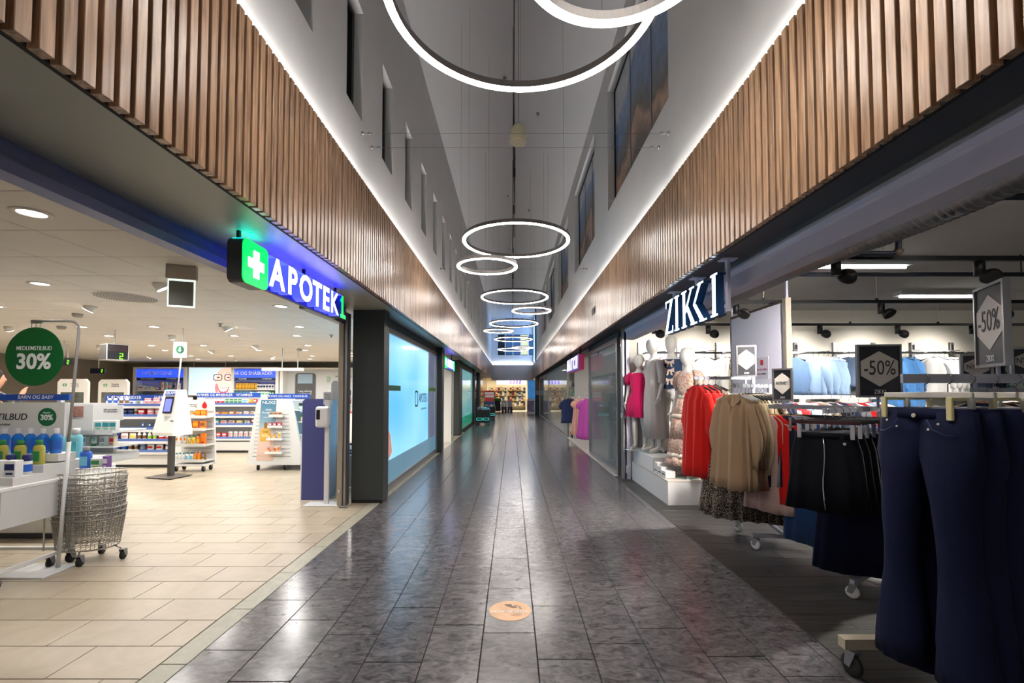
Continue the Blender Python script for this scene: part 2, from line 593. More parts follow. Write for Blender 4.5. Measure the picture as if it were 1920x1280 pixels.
def poster_mat():
    """printed mountain view: pale sky, blue ridge, brown rocky foreground"""
    m = bpy.data.materials.new('mountain print')
    m.use_nodes = True
    nt = m.node_tree
    b = nt.nodes['Principled BSDF']
    L = nt.links.new
    geo = nt.nodes.new('ShaderNodeNewGeometry')
    sep = nt.nodes.new('ShaderNodeSeparateXYZ')
    L(geo.outputs['Position'], sep.inputs[0])
    mp = nt.nodes.new('ShaderNodeMapping')
    mp.inputs['Scale'].default_value = (0, 0.7, 0.5)
    L(geo.outputs['Position'], mp.inputs[0])
    n = nt.nodes.new('ShaderNodeTexNoise')
    n.inputs['Scale'].default_value = 1.3
    n.inputs['Detail'].default_value = 9
    L(mp.outputs[0], n.inputs['Vector'])
    ma = nt.nodes.new('ShaderNodeMath')
    ma.operation = 'MULTIPLY_ADD'
    ma.inputs[1].default_value = 2.0
    L(n.outputs['Fac'], ma.inputs[0])
    L(sep.outputs['Z'], ma.inputs[2])
    mr = nt.nodes.new('ShaderNodeMapRange')
    mr.inputs['From Min'].default_value = 5.0
    mr.inputs['From Max'].default_value = 7.4
    L(ma.outputs[0], mr.inputs['Value'])
    r = nt.nodes.new('ShaderNodeValToRGB')
    E = r.color_ramp.elements
    E[0].position, E[0].color = 0.0, (lin(46), lin(42), lin(40), 1)
    E[1].position, E[1].color = 1.0, (lin(206), lin(210), lin(218), 1)
    for p, c in ((0.25, (84, 76, 70)), (0.38, (186, 150, 128)), (0.44, (92, 84, 70)), (0.55, (100, 110, 124)), (0.62, (96, 124, 166)), (0.78, (120, 148, 190)), (0.84, (196, 204, 214))):
        e = E.new(p)
        e.color = tuple(lin(q) for q in c) + (1,)
    L(mr.outputs[0], r.inputs[0])
    n2 = nt.nodes.new('ShaderNodeTexNoise')
    n2.inputs['Scale'].default_value = 7
    n2.inputs['Detail'].default_value = 8
    L(geo.outputs['Position'], n2.inputs['Vector'])
    mx = nt.nodes.new('ShaderNodeMixRGB')
    mx.blend_type = 'OVERLAY'
    mx.inputs[0].default_value = 0.6
    L(r.outputs[0], mx.inputs[1])
    L(n2.outputs['Fac'], mx.inputs[2])
    L(mx.outputs[0], b.inputs['Base Color'])
    b.inputs['Roughness'].default_value = 0.35
    return m
M_POSTER = poster_mat()
for k, (a, b) in enumerate(rw):
    if a < 4: continue
    w = thing('window_%d' % (30 + k), 'wide window filled with mountain picture panels, %s along upper boutique side' % ORD[k - 1], 'window', (WR + 0.14, a, 4.35), kind='structure')
    n = 3
    pw = (b - a) / n
    for j in range(n):
        MB().box(-0.012, 0.02, j * pw + 0.02, (j + 1) * pw - 0.02, 0.02, 1.98).build('picture_panel', M_POSTER, w)
    f = MB()
    f.box(-0.03, 0.03, 0, b - a, 0, 0.025).box(-0.03, 0.03, 0, b - a, 1.975, 2.0)
    f.box(-0.03, 0.03, 0, 0.03, 0.025, 1.975).box(-0.03, 0.03, b - a - 0.03, b - a, 0.025, 1.975)
    f.build('frame', M_WINFRAME, w)
    for j in (1, 2):
        MB().box(-0.02, 0.02, j * pw - 0.02, j * pw + 0.02, 0.025, 1.975).build('mullion', M_GREYMET, w)
struct('ceiling', MB().box(-WL - 0.3, WR + 0.3, 0, 33.3, ZC, ZC + 0.1), M_CEIL, 'high grey white ceiling of the arcade', 'ceiling')
struct('wall_rear', MB().box(-16, 9.6, -0.9, -0.7, 0, ZC), M_WHITEWALL, 'white wall behind the camera', 'wall')
# lid so that the void behind the camera is closed
struct('ceiling_rear', MB().box(-WL - 0.3, WR + 0.3, -0.7, 0, ZC, ZC + 0.1), M_CEIL, 'ceiling strip behind the camera', 'ceiling')
for i, (yy) in enumerate((3.0, 7.7, 12.4, 17.1)):
    for j, xx in enumerate((-0.12, 0.5)):
        sp = thing('ceiling_sprinkler', 'tiny sprinkler head on the arcade ceiling, %s pair, %s one' % (ORD[i], ('left', 'right')[j]), 'sprinkler', (xx, yy + j, ZC - 0.05))
        MB().lathe([(0.035, 0.05), (0.035, 0.042), (0.012, 0.04), (0.01, 0.012), (0.022, 0.008), (0.022, 0.0)], 10).build('body', M_GREYMET, sp)

# ------------------------------------------------------------------ pillars and shopfront, pharmacy side
def pillar(x0, x1, y0, y1, label, z=ZS, m=M_CHAR):
    p = thing('pillar', label, 'pillar', ((x0 + x1) / 2, (y0 + y1) / 2, 0), kind='structure')
    hx, hy = (x1 - x0) / 2, (y1 - y0) / 2
    MB().cbox(-hx, hx, -hy, hy, 0.04, z, 0.004).build('cladding', m, p)
    MB().box(-hx + 0.004, hx - 0.004, -hy + 0.004, hy - 0.004, 0, 0.04).build('kick_plate', M_KICK, p)
    return p
pillar(-2.03, -1.63, 5.83, 6.08, 'charcoal pillar between the open pharmacy front and its blue window')
pillar(-2.03, -1.63, 10.68, 10.98, 'charcoal pillar between the blue window and the second pharmacy entrance')
pillar(-2.1, -1.70, 14.9, 15.7, 'dark pillar beyond the second pharmacy entrance')
pillar(-2.1, -1.70, 20.6, 21.3, 'dark pillar behind the black sale bins')
pillar(-2.1, -1.70, 24.0, 24.8, 'dark pillar near the far end on the pharmacy side')

# shutter box and door frame
sh = thing('shutter_box', 'blue grey roller shutter box over the open pharmacy front', 'shutter', (-2.06, 0.4, 2.29), kind='structure')
MB().prism([(-0.1, 0.0), (0.0, 0.0), (0.0, 0.055), (-0.035, 0.095), (-0.06, 0.16), (-0.1, 0.16)], 'y', 0, 5.42).build('guide_housing', mat('slate blue shutter steel', (132, 138, 180), 0.4, 0.0), sh)
MB().box(-0.11, -0.03, 4.25, 5.42, -0.045, 0.0).build('header_bar', M_GREYMET, sh)
jb = thing('door_1', 'beige metal door jamb beside the charcoal pillar', 'door', (-2.09, 5.72, 0), kind='structure')
MB().cbox(-0.06, 0.0, -0.05, 0.05, 0.0, 2.29, 0.003).build('jamb', M_BEIGEALU, jb)
MB().cbox(0.01, 0.04, -0.03, 0.1, 0.0, 2.39, 0.003).build('track', M_ALU, jb)
MB().cbox(-0.045, -0.015, -0.06, -0.05, 0.16, 0.21, 0.002).build('lock', M_CHROME, jb)
MB().cbox(0.0, 0.1, -0.14, -0.1, 0.0, 0.02, 0.004).build('floor_stop', M_GREYMET, jb)

# blue graphic window
WX = -1.77
M_BLUEFILM = None
def film_mat():
    """backlit window film, pale blue deepening towards the top and the far end"""
    m = bpy.data.materials.new('backlit blue window film')
    m.use_nodes = True
    nt = m.node_tree
    b = nt.nodes['Principled BSDF']
    L = nt.links.new
    geo = nt.nodes.new('ShaderNodeNewGeometry')
    mp = nt.nodes.new('ShaderNodeMapping')
    mp.inputs['Scale'].default_value = (0, 0.35, 0.5)
    L(geo.outputs['Position'], mp.inputs[0])
    n = nt.nodes.new('ShaderNodeTexNoise')
    n.inputs['Scale'].default_value = 1.1
    n.inputs['Detail'].default_value = 1
    L(mp.outputs[0], n.inputs['Vector'])
    r = nt.nodes.new('ShaderNodeValToRGB')
    E = r.color_ramp.elements
    E[0].position, E[0].color = 0.3, (lin(84), lin(164), lin(214), 1)
    E[1].position, E[1].color = 0.7, (lin(156), lin(212), lin(240), 1)
    L(n.outputs['Fac'], r.inputs[0])
    L(r.outputs[0], b.inputs['Base Color'])
    L(r.outputs[0], b.inputs['Emission Color'])
    b.inputs['Emission Strength'].default_value = 0.75
    b.inputs['Roughness'].default_value = 0.08
    return m
M_FILM = film_mat()
M_LOWFILM = mat('grey blue frosted film', (118, 158, 178), 0.15, emit=(96, 150, 180), es=0.25)
M_DIMPANE = mat('dim grey blue pane film', (112, 124, 140), 0.1, emit=(110, 120, 150), es=0.3)
wn = thing('window_1', 'tall backlit blue shop window with pharmacy logo and hands picture', 'window', (WX, 6.08, 0), kind='structure')
ys = [0.0, 1.24, 2.28, 3.62, 4.6]
for i in range(4):
    a, b = ys[i] + 0.006, ys[i + 1] - 0.006
    pane = MB().box(-0.01, 0.0, a, b, 0.42, 2.24).build('pane', M_FILM if i < 3 else M_DIMPANE, wn)
    MB().box(-0.01, 0.0, a, b, 0.1, 0.415).build('lower_film', M_LOWFILM, wn)
fr = MB().box(-0.05, 0.03, 0, 4.6, 0.0, 0.1).box(-0.05, 0.03, 0, 4.6, 2.24, 2.32).box(-0.05, 0.03, 4.54, 4.6, 0.1, 2.24)
fr.build('frame', M_ALU, wn)
MB().box(-0.06, 0.02, 0, 4.6, 2.32, ZS).build('head_panel', M_CHAR, wn)
M_DKGREEN = mat('dark green print', (20, 92, 72), 0.4)
M_NAVYTXT = mat('dark blue print', (24, 56, 96), 0.4)
text(wn, 'APOTEK 1', 0.25, M_NAVYTXT, (0.004, 3.12, 1.28), FACE_XP, bold=0.012, sx=0.85)
text(wn, 'gode helse hver dag', 0.06, M_NAVYTXT, (0.004, 3.12, 1.08), FACE_XP)
def ring_poly(w, h, r, n=5):
    out = []
    for cx, cy, a0 in ((w - r, h - r, 0), (-w + r, h - r, 90), (-w + r, -h + r, 180), (w - r, -h + r, 270)):
        for k in range(n + 1):
            a = R(a0 + 90 * k / n)
            out.append((cx + r * math.cos(a), cy + r * math.sin(a)))
    return out
def frame_loop(mb, outer, inner, axis, a, b):
    n = len(outer)
    def pt(p, w): return {'x': (w, p[0], p[1]), 'y': (p[0], w, p[1]), 'z': (p[0], p[1], w)}[axis]
    vs = [pt(p, b) for p in outer] + [pt(p, b) for p in inner] + [pt(p, a) for p in outer] + [pt(p, a) for p in inner]
    fs = []
    for i in range(n):
        j = (i + 1) % n
        fs += [(i, j, n + j, n + i), (2 * n + i, 3 * n + i, 3 * n + j, 2 * n + j), (i, 2 * n + i, 2 * n + j, j), (n + i, n + j, 3 * n + j, 3 * n + i)]
    return mb.add(vs, fs)
lg = MB()
o1 = [(2.42 + u, 1.28 + v) for u, v in ring_poly(0.13, 0.15, 0.06)]
i1 = [(2.42 + u, 1.28 + v) for u, v in ring_poly(0.095, 0.115, 0.04)]
frame_loop(lg, o1, i1, 'x', 0.001, 0.004)
lg.build('logo_ring', M_DKGREEN, wn)
M_BAND = mat('green warning band', (86, 140, 52), 0.4)
for a, b in ((0.05, 1.2), (3.66, 4.5)):
    MB().box(0.001, 0.003, a, b, 1.42, 1.50).build('safety_band', M_BAND if a > 1 else M_DKGREEN, wn)
# hands printed on the film
M_SKIN = mat('printed skin tone', (226, 178, 166), 0.3, emit=(226, 170, 160), es=0.5)
M_SKIN2 = mat('printed shaded skin', (196, 142, 128), 0.3, emit=(196, 136, 122), es=0.4)
M_NAIL = mat('printed nail', (240, 206, 204), 0.3, emit=(240, 200, 200), es=0.5)
def flat(poly, m, nm, d):
    MB().prism(poly, 'x', 0.0005, 0.0005 + d).build(nm, m, wn)
flat([(0.02, 0.44), (0.02, 1.02), (0.2, 1.05), (0.45, 0.9), (0.62, 0.78), (0.72, 0.52), (0.55, 0.44)], M_SKIN2, 'hand_print', 0.0008)
for k, (u, v, L_) in enumerate(((0.42, 1.0, 0.42), (0.18, 0.98, 0.3), (0.10, 0.82, 0.34), (0.08, 0.66, 0.3))):
    pts = [(u - 0.02 + 0.085 * math.cos(R(a)) * (1 if k else 0.9), v + L_ * 0.5 + (L_ / 2) * math.sin(R(a))) for a in range(0, 360, 24)]
    if k:
        pts = [(u + 0.22 * math.cos(R(a)), v - 0.1 + 0.075 * math.sin(R(a)) + 0.12 * math.cos(R(a))) for a in range(0, 360, 24)]
    flat(pts, M_SKIN, 'finger_print', 0.0012 + 0.0002 * k)

# second pharmacy entrance and the shopfronts beyond
de = thing('door_2', 'white framed glass sliding door of the second pharmacy entrance', 'door', (-1.86, 13.0, 0), kind='structure')
f = MB().box(-0.04, 0.0, 0, 0.07, 0, 2.3).box(-0.04, 0, 1.5, 1.58, 0, 2.3).box(-0.04, 0, 0.07, 1.5, 2.2, 2.3).box(-0.04, 0, 0.07, 1.5, 0, 0.09)
f.build('frame', M_WHITE, de)
MB().cbox(-0.16, 0.15, -0.06, -0.005, 0, 2.3, 0.004).build('return_panel', M_WHITE, de)
MB().box(-0.025, -0.015, 0.07, 1.5, 0.09, 2.2).build('pane', M_SHOPGLASS, de)
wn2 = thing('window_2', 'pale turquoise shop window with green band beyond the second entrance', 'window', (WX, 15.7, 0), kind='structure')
MB().box(-0.05, 0.02, 0, 4.9, 0, 0.1).box(-0.05, 0.02, 0, 4.9, 2.24, ZS).box(-0.05, 0.02, 0, 0.08, 0.1, 2.24).box(-0.05, 0.02, 4.82, 4.9, 0.1, 2.24).build('frame', M_CHAR, wn2)
MB().box(-0.02, -0.01, 0.08, 4.82, 0.1, 0.5).build('green_band', mat('green window film', (40, 140, 110), 0.2, emit=(30, 130, 100), es=0.35), wn2)
MB().box(-0.02, -0.01, 0.08, 4.82, 0.5, 2.24).build('pane', mat('turquoise glowing pane', (140, 196, 196), 0.08, emit=(120, 188, 190), es=0.3), wn2)  # interior light from behind is put into the pane as its own glow
# glazed front with lit mullions at the dark shop
for k, (a, b) in enumerate(((21.3, 24.0), (24.8, 32.9))):
    g = thing('window_%d' % (3 + k), 'dark glazed shopfront with thin white light lines, %s of two' % ('nearer', 'farther')[k], 'window', (WX - 0.02, a, 0), kind='structure')
    MB().box(-0.02, 0.0, 0, b - a, 0.05, ZS).build('pane', mat('dark display glass', (20, 28, 38), 0.08), g)
    MB().box(0.0, 0.03, 0.2, 0.26, 0.3, 2.3).build('light_line', mat('cool light line', (240, 248, 255), 0.4, emit=(230, 240, 255), es=5), g)
    MB().box(-0.02, 0.02, 0, b - a, 0, 0.05).build('sill', M_KICK, g)

# ------------------------------------------------------------------ pharmacy room shell
struct('wall_pharmacy_back', MB().box(-14.1, -2.0, 16.7, 16.9, 0, 2.6), M_TAUPE, 'taupe back wall of the pharmacy', 'wall')
struct('wall_pharmacy_left', MB().box(-14.3, -14.1, -0.7, 16.7, 0, 2.6), M_TAUPE, 'taupe side wall of the pharmacy', 'wall')
PC = 2.48
pc = struct('ceiling_pharmacy', MB().box(-14.1, -2.1, -0.7, 16.7, PC + 0.011, PC + 0.1), M_CGRID, 'suspended tile ceiling of the pharmacy', 'ceiling')
ct = MB().cbox(-0.2955, 0.2955, -0.2955, 0.2955, 0, 0.012, 0.004).mesh('ceiling_tile', M_CTILE)
cand = []
for i in range(-1, 20):
    for j in range(-4, 24):
        x, y = -2.61 - 0.6 * i, 2.444 + 0.6 * j
        if x - 0.6 < -14.05 or y < -0.6: continue
        cand.append((y, x))
seen = sorted(t for t in cand if -t[1] < 1.2 * t[0] + 0.9 and t[0] > 1.0)
pick = set(seen[:296])
rest = MB()
for y, x in cand:
    if x > -2.2: x0, x1 = x - 0.6, -2.16
    else: x0, x1 = x - 0.6, x
    if (y, x) in pick and x < -2.2:
        obj('ceiling_tile', ct, pc, (x - 0.3, y + 0.3, PC))
    else:
        rest.box(x0 + 0.0045, x1 - 0.0045, y + 0.0045, y + 0.5955, PC, PC + 0.012)
tag(rest.build('ceiling_tiles', M_CTILE, pc), kind='stuff')

# ------------------------------------------------------------------ boutique room shell
BZ = 2.76
M_BCEIL = mat('painted concrete ceiling', (212, 206, 198), 0.9, noise=(1.5, 0.08))
struct('ceiling_boutique', MB().box(2.05, 9.6, -0.7, 7.7, BZ, BZ + 0.1), M_BCEIL, 'painted concrete ceiling of the boutique', 'ceiling')
struct('wall_boutique_back', MB().box(1.95, 9.6, 7.6, 7.7, 0, BZ), mat('warm white wall paint', (226, 220, 208), 0.85), 'warm white back wall of the boutique', 'wall')
struct('wall_boutique_side', MB().box(9.5, 9.6, -0.7, 7.6, 0, BZ), mat('warm white wall paint', (226, 220, 208), 0.85), 'warm white side wall of the boutique', 'wall')
zs = thing('shutter_box', 'lavender roller shutter box over the open boutique front', 'shutter', (1.85, 0.4, 2.25), kind='structure')
MB().prism([(0.0, 0.0), (0.14, 0.0), (0.14, 0.17), (-0.02, 0.17), (-0.024, 0.15), (-0.016, 0.125), (0.0, 0.115)], 'y', 0, 7.02).build('guide_housing', M_SHUT, zs)
MB().box(-0.03, 0.14, 0, 7.02, 0.17, 0.20).build('top_rail', M_ALU, zs)
bj = thing('door_3', 'grey steel jamb at the far side of the boutique front', 'door', (1.85, 7.47, 0), kind='structure')
MB().cbox(0.0, 0.06, -0.05, 0.05, 0, 2.25, 0.003).build('jamb', M_SHUT, bj)
MB().cbox(-0.06, -0.03, -0.06, 0.08, 0, 2.40, 0.003).build('track', M_ALU, bj)
MB().cbox(-0.07, 0.0, -0.02, 0.06, 0.98, 1.06, 0.003).build('lock_box', M_WHITEM, bj)
MB().cbox(-0.02, 0.04, -0.08, -0.05, 0.1, 0.22, 0.003).build('socket', M_WHITEM, bj)
MB().box(-0.03, 0.06, 0.05, 0.16, 0, 2.4).build('filler', M_BLACK, bj)

# glass front of the far fashion shop
def glass_front(n, y0, y1, label, x=1.80):
    g = thing('window_%d' % n, label, 'window', (x, y0, 0), kind='structure')
    L_ = y1 - y0
    MB().box(-0.03, 0.03, 0, L_, 0, 0.06).box(-0.03, 0.03, 0, L_, 2.25, 2.33).box(-0.03, 0.03, 0, 0.09, 0.06, 2.25).box(-0.03, 0.03, L_ - 0.07, L_, 0.06, 2.25).build('frame', M_ALU, g)
    MB().box(-0.006, 0.006, 0.09, L_ - 0.07, 0.06, 2.25).build('pane', M_SHOPGLASS, g)
    MB().box(0.0, 0.05, 0, L_, 2.33, 2.43).build('head_panel', M_CHAR, g)
    return g
glass_front(20, 7.72, 10.6, 'tall glass shopfront pane beside the boutique jamb')
glass_front(21, 14.4, 22.0, 'glass shopfront beyond the pastel clothes rail', 1.76)
glass_front(22, 22.0, 29.0, 'farthest glass shopfront on the boutique side', 1.76)
struct('wall_fashion_back', MB().box(7.0, 7.1, 7.7, 33, 0, 2.7), mat('dim grey wall', (150, 150, 152), 0.8), 'grey back wall of the far fashion shop', 'wall')
struct('wall_fashion_divider', MB().box(1.9, 7.0, 13.9, 14.0, 0, 2.7), mat('light grey wall', (172, 170, 168), 0.8), 'grey dividing wall in the far fashion shop', 'wall')
struct('wall_fashion_end', MB().box(1.75, 7.0, 29.0, 29.1, 0, 2.7), mat('pale green wall', (176, 184, 168), 0.8), 'pale end wall of the far fashion shop', 'wall')
struct('ceiling_fashion', MB().box(2.0, 7.0, 7.7, 33, 2.7, 2.8), M_BCEIL, 'ceiling of the far fashion shop', 'ceiling')
struct('wall_rail_header', MB().box(1.78, 1.86, 10.6, 14.4, 2.25, 2.43), M_ALU, 'metal header over the far fashion shop opening', 'wall')

# ------------------------------------------------------------------ far end of the arcade
EY = 33.0
ew = MB().box(-1.9, 2.2, EY, EY + 0.2, Z1 - 0.05, 4.1).box(-1.9, 2.2, EY, EY + 0.2, 5.6, ZC).box(-1.9, -1.05, EY, EY + 0.2, 4.1, 5.6).box(1.75, 2.2, EY, EY + 0.2, 4.1, 5.6)
struct('wall_end', ew, mat('cool white plaster', (206, 210, 216), 0.9), 'white end wall closing the arcade', 'wall')
ef = struct('wall_fascia_end', MB().box(-1.48, 1.55, EY - 0.16, EY - 0.12, 2.27, Z1), mat('grey brown panel', (206, 186, 172), 0.45), 'grey brown panelled fascia across the arcade end')
for k in range(12):
    MB().box(-1.48 + k * 0.2525, -1.48 + k * 0.2525 + 0.246, EY - 0.175, EY - 0.16, 2.28, Z1 - 0.01).build('panel', mat('grey brown panel', (206, 186, 172), 0.45), ef)
area_light('cove_light', (0, EY - 0.09, Z1 - 0.012), 3.0, COVE_W * 0.8, (0.95, 0.97, 1.0), ef, 90, (R(180 - 28), 0, 0), 'RECTANGLE', 0.02)
we = thing('window_40', 'row of tall blue panes high in the end wall', 'window', (-1.05, EY + 0.08, 4.1), kind='structure')
M_BLUEP = mat('blue evening pane', (70, 100, 136), 0.1, emit=(70, 110, 160), es=0.18)
M_WARMP = mat('warm lit pane', (200, 196, 150), 0.2, emit=(220, 214, 160), es=0.45)
for k in range(5):
    MB().box(k * 0.56 + 0.03, k * 0.56 + 0.53, 0, 0.02, 0.04, 1.46).build('pane', M_WARMP if k == 3 else (M_BLUEP if k else mat('dark pane', (38, 48, 58), 0.1)), we)
    MB().box(k * 0.56 - 0.03, k * 0.56 + 0.03, -0.03, 0.05, 0, 1.5).build('mullion', M_WHITEM, we)
ec = thing('column', 'dark green column with oak slats at the far end', 'column', (1.63, 29.6, 0), kind='structure')
MB().cbox(-0.14, 0.14, -0.14, 0.14, 0, ZC, 0.005).build('shaft', mat('dark green steel', (30, 44, 46), 0.5), ec)
for k in range(4):
    MB().box(-0.13 + k * 0.07, -0.09 + k * 0.07, -0.17, -0.14, 1.6, 3.4).build('slat', M_SLAT, ec)
MB().cbox(-0.12, 0.1, -0.18, -0.14, 1.25, 1.55, 0.003).build('notice_box', M_GREYMET, ec)
# far shop interior
struct('wall_far_shop', MB().box(-5, 5, 39, 39.1, 0, 3).box(-5, -4.9, 33.6, 39, 0, 3).box(4.9, 5, 33.6, 39, 0, 3), mat('cream wall', (226, 214, 186), 0.8), 'cream walls inside the far end shop', 'wall')
fcl = struct('ceiling_far_shop', MB().box(-5, 5, 33.2, 39, 2.62, 2.7), M_CTILE, 'white ceiling of the far end shop', 'ceiling')

wr_ = thing('window_41', 'tall bluish window added high on the boutique side to light the arcade end', 'window', (1.56, 30.2, 3.6), kind='structure')
MB().box(-0.01, 0.0, 0, 2.6, 0, 2.9).build('pane', mat('added bluish glow pane', (150, 186, 230), 0.3, emit=(150, 190, 240), es=2.6), wr_)  # glowing pane added to bring bluish light to the arcade end
for q in range(4): MB().box(-0.03, 0.0, q * 0.87 - 0.03, q * 0.87 + 0.03, 0, 2.9).build('mullion', M_WINFRAME, wr_)

# ------------------------------------------------------------------ ring pendants
M_RINGLED = mat('ring light diffuser', (255, 250, 244), 0.4, emit=(255, 246, 238), es=RING_E)
M_RINGBODY = mat('grey ring housing', (96, 92, 90), 0.4, 0.3)
M_CABLE = mat('thin steel cable', (150, 150, 150), 0.4, 0.6)
def ring(r, loc, label, group):
    t = thing('ring_pendant', label, 'pendant light', loc, group=group)
    n = 72
    def circ(rr, z):
        return [(rr * math.cos(2 * math.pi * i / n), rr * math.sin(2 * math.pi * i / n), z) for i in range(n)]
    w = 0.024
    MB().loft([circ(r - w, 0.002), circ(r - w, 0.05), circ(r + w, 0.05), circ(r + w, 0.002)], False, False, False).build('housing', M_RINGBODY, t)
    MB().loft([circ(r - w, 0.002), circ(r - w + 0.004, -0.006), circ(r + w - 0.004, -0.006), circ(r + w, 0.002)], False, False, False).build('diffuser', M_RINGLED, t)
    for k in range(3):
        a = R(90 + 120 * k)
        MB().tube([(r * math.cos(a), r * math.sin(a), 0.05), (r * math.cos(a), r * math.sin(a), ZC - loc[2])], 0.0018, 4).build('cable', M_CABLE, t)
    return t
BIGL = ['large ring pendant nearest the camera, cut by the top of the frame', 'large ring pendant hanging over the arcade, second from the camera',
        'large ring pendant hanging over the arcade, third from the camera', 'large ring pendant hanging over the arcade, fourth from the camera',
        'large ring pendant hanging over the arcade, fifth from the camera', 'large ring pendant farthest down the arcade']
for k, y in enumerate((2.50, 6.63, 10.55, 14.6, 18.9, 23.4)):
    ring(0.757, (0.06, y, 3.59), BIGL[k], 'large ring pendants')
SML = ['small ring pendant nearest the camera, overlapping the largest ring', 'small ring pendant hanging just below the second large ring',
       'small ring pendant beside the third large ring', 'small ring pendant overlapping the fourth large ring', 'small ring pendant farthest down the arcade']
for k, (x, y) in enumerate(((0.46, 1.845), (-0.37, 6.8), (0.45, 10.5), (-0.41, 13.95), (0.43, 19.2))):
    ring(0.43, (x, y, 3.27), SML[k], 'small ring pendants')

# pendant speaker and the cable line down the middle
sp = thing('pendant_speaker', 'cream bell shaped speaker hanging from the arcade ceiling', 'speaker', (0.075, 5.3, 4.32))
MB().lathe([(0.085, 0.0), (0.098, 0.02), (0.098, 0.09), (0.085, 0.17), (0.05, 0.225), (0.02, 0.24)], 24).build('shell', mat('cream plastic', (226, 220, 186), 0.45), sp)
MB().lathe([(0.082, -0.004), (0.082, 0.0)], 24).build('grille', mat('cream grille', (200, 194, 168), 0.6), sp)
MB().tube([(0, 0, 0.24), (0, 0, ZC - 4.32)], 0.003, 5).build('cord', M_BLKMET, sp)
for k, (y, z) in enumerate(((6.0, 4.4), (6.63, 4.05), (10.5, 4.2), (14.6, 4.2))):
    c = thing('cable_drop', 'black power cable with connectors dropping to the %s large ring' % ORD[k + 1] if k else 'black power cable with inline connectors beside the cream speaker', 'cable', (0.03 - 0.004 * k, y, 3.66 if k else 3.9))
    MB().tube([(0, 0, 0), (0.005, 0, 0.6), (-0.005, 0, 1.4), (0, 0, ZC - (3.66 if k else 3.9))], 0.007, 6).build('cord', M_BLKMET, c)
    for q in (0.35, 0.95):
        MB().cbox(-0.016, 0.016, -0.016, 0.016, q, q + 0.12, 0.004).build('connector', M_BLKMET, c)
for k, (y, z) in enumerate(((4.5, 3.98), (4.8, 4.0), (9.5, 3.98))):
    c = thing('tension_cable', 'thin steel cable spanning the arcade between wall anchors, %s from the camera' % ORD[k], 'cable', (0, y, z))
    MB().tube([(-WL, 0, 0), (WR, 0, 0)], 0.0018, 4).build('wire', M_CABLE, c)
    for s, xx in ((-1, -WL), (1, WR)):
        MB().lathe([(0.022, 0), (0.014, 0.02), (0.006, 0.025), (0.006, 0.06), (0.013, 0.065), (0.013, 0.085), (0.003, 0.1)], 10).xf(Matrix.Translation((xx, 0, 0)) @ Matrix.Rotation(R(-90 * s), 4, 'Y')).build('anchor', M_GREYMET, c)

# ------------------------------------------------------------------ pharmacy sign
M_GREENLED = mat('lit green sign face', (0, 220, 80), 0.4, emit=(0, 214, 74), es=1.6)
M_WHITELED = mat('lit white sign face', (255, 255, 255), 0.4, emit=(244, 238, 255), es=2.6)
M_BLUELED = mat('blue glowing sign sides', (50, 60, 230), 0.4, emit=(36, 44, 255), es=3.0)
M_TEALLED = mat('green blue glowing sign top', (0, 200, 190), 0.4, emit=(0, 170, 150), es=9.0)
M_SIGNBOX = mat('grey sign casing', (74, 76, 80), 0.45, 0.2)
sg = thing('pharmacy_sign', 'lit pharmacy sign with green cross box and big white letters', 'sign', (-1.72, 2.9, 2.1))
box = MB().prism([(0.15 + u, 0.145 + v) for u, v in ring_poly(0.15, 0.145, 0.045)], 'x', -0.10, -0.004).build('cross_box', M_SIGNBOX, sg)
MB().prism([(0.15 + u, 0.145 + v) for u, v in ring_poly(0.148, 0.143, 0.044)], 'x', -0.004, 0.004).build('green_face', M_GREENLED, box)
cr = MB().box(0.004, 0.008, 0.15 - 0.032, 0.15 + 0.032, 0.145 - 0.09, 0.145 + 0.09).box(0.004, 0.008, 0.15 - 0.092, 0.15 - 0.032, 0.145 - 0.032, 0.145 + 0.032).box(0.004, 0.008, 0.15 + 0.032, 0.15 + 0.092, 0.145 - 0.032, 0.145 + 0.032)
cr.build('white_cross', M_WHITELED, box)
MB().box(-0.09, -0.02, 0.04, 0.26, 0.29, 0.294).build('top_glow', M_TEALLED, box)
bk = MB().box(-0.12, -0.09, 0.30, 1.80, 0.045, 0.225).build('backing_bar', M_SIGNBOX, sg)
MB().box(-0.06, -0.01, 0.36, 1.72, 0.272, 0.276).build('top_glow', mat('blue top light', (50, 60, 255), 0.4, emit=(30, 40, 255), es=6.0), bk)
def letter(ch, y, m_face, m_side):
    o = text(sg, ch, 0.295, m_side, (-0.045, y, 0.15), FACE_XP, ext=0.04, bold=0.03, sx=1.02, name='letter')
    text(o, ch, 0.295, m_face, (0, 0, 0.0405), (0, 0, 0), ext=0.0015, bold=0.026, name='letter_face')
    return o
for ch, y in zip('APOTEK', (0.445, 0.675, 0.915, 1.135, 1.325, 1.53)):
    letter(ch, y, M_WHITELED, M_BLUELED)
n1 = letter('1', 1.735, M_GREENLED, M_SIGNBOX)
MB().box(0.0, 0.006, 1.67, 1.80, 0.045, 0.08).box(0.0, 0.006, 1.675, 1.72, 0.205, 0.235).build('numeral_serif', M_GREENLED, sg)
for y in (0.06, 1.0, 1.7):
    MB().box(-0.08, -0.06, y, y + 0.02, 0.22, ZS - 2.1).build('bracket', M_BLKMET, sg)

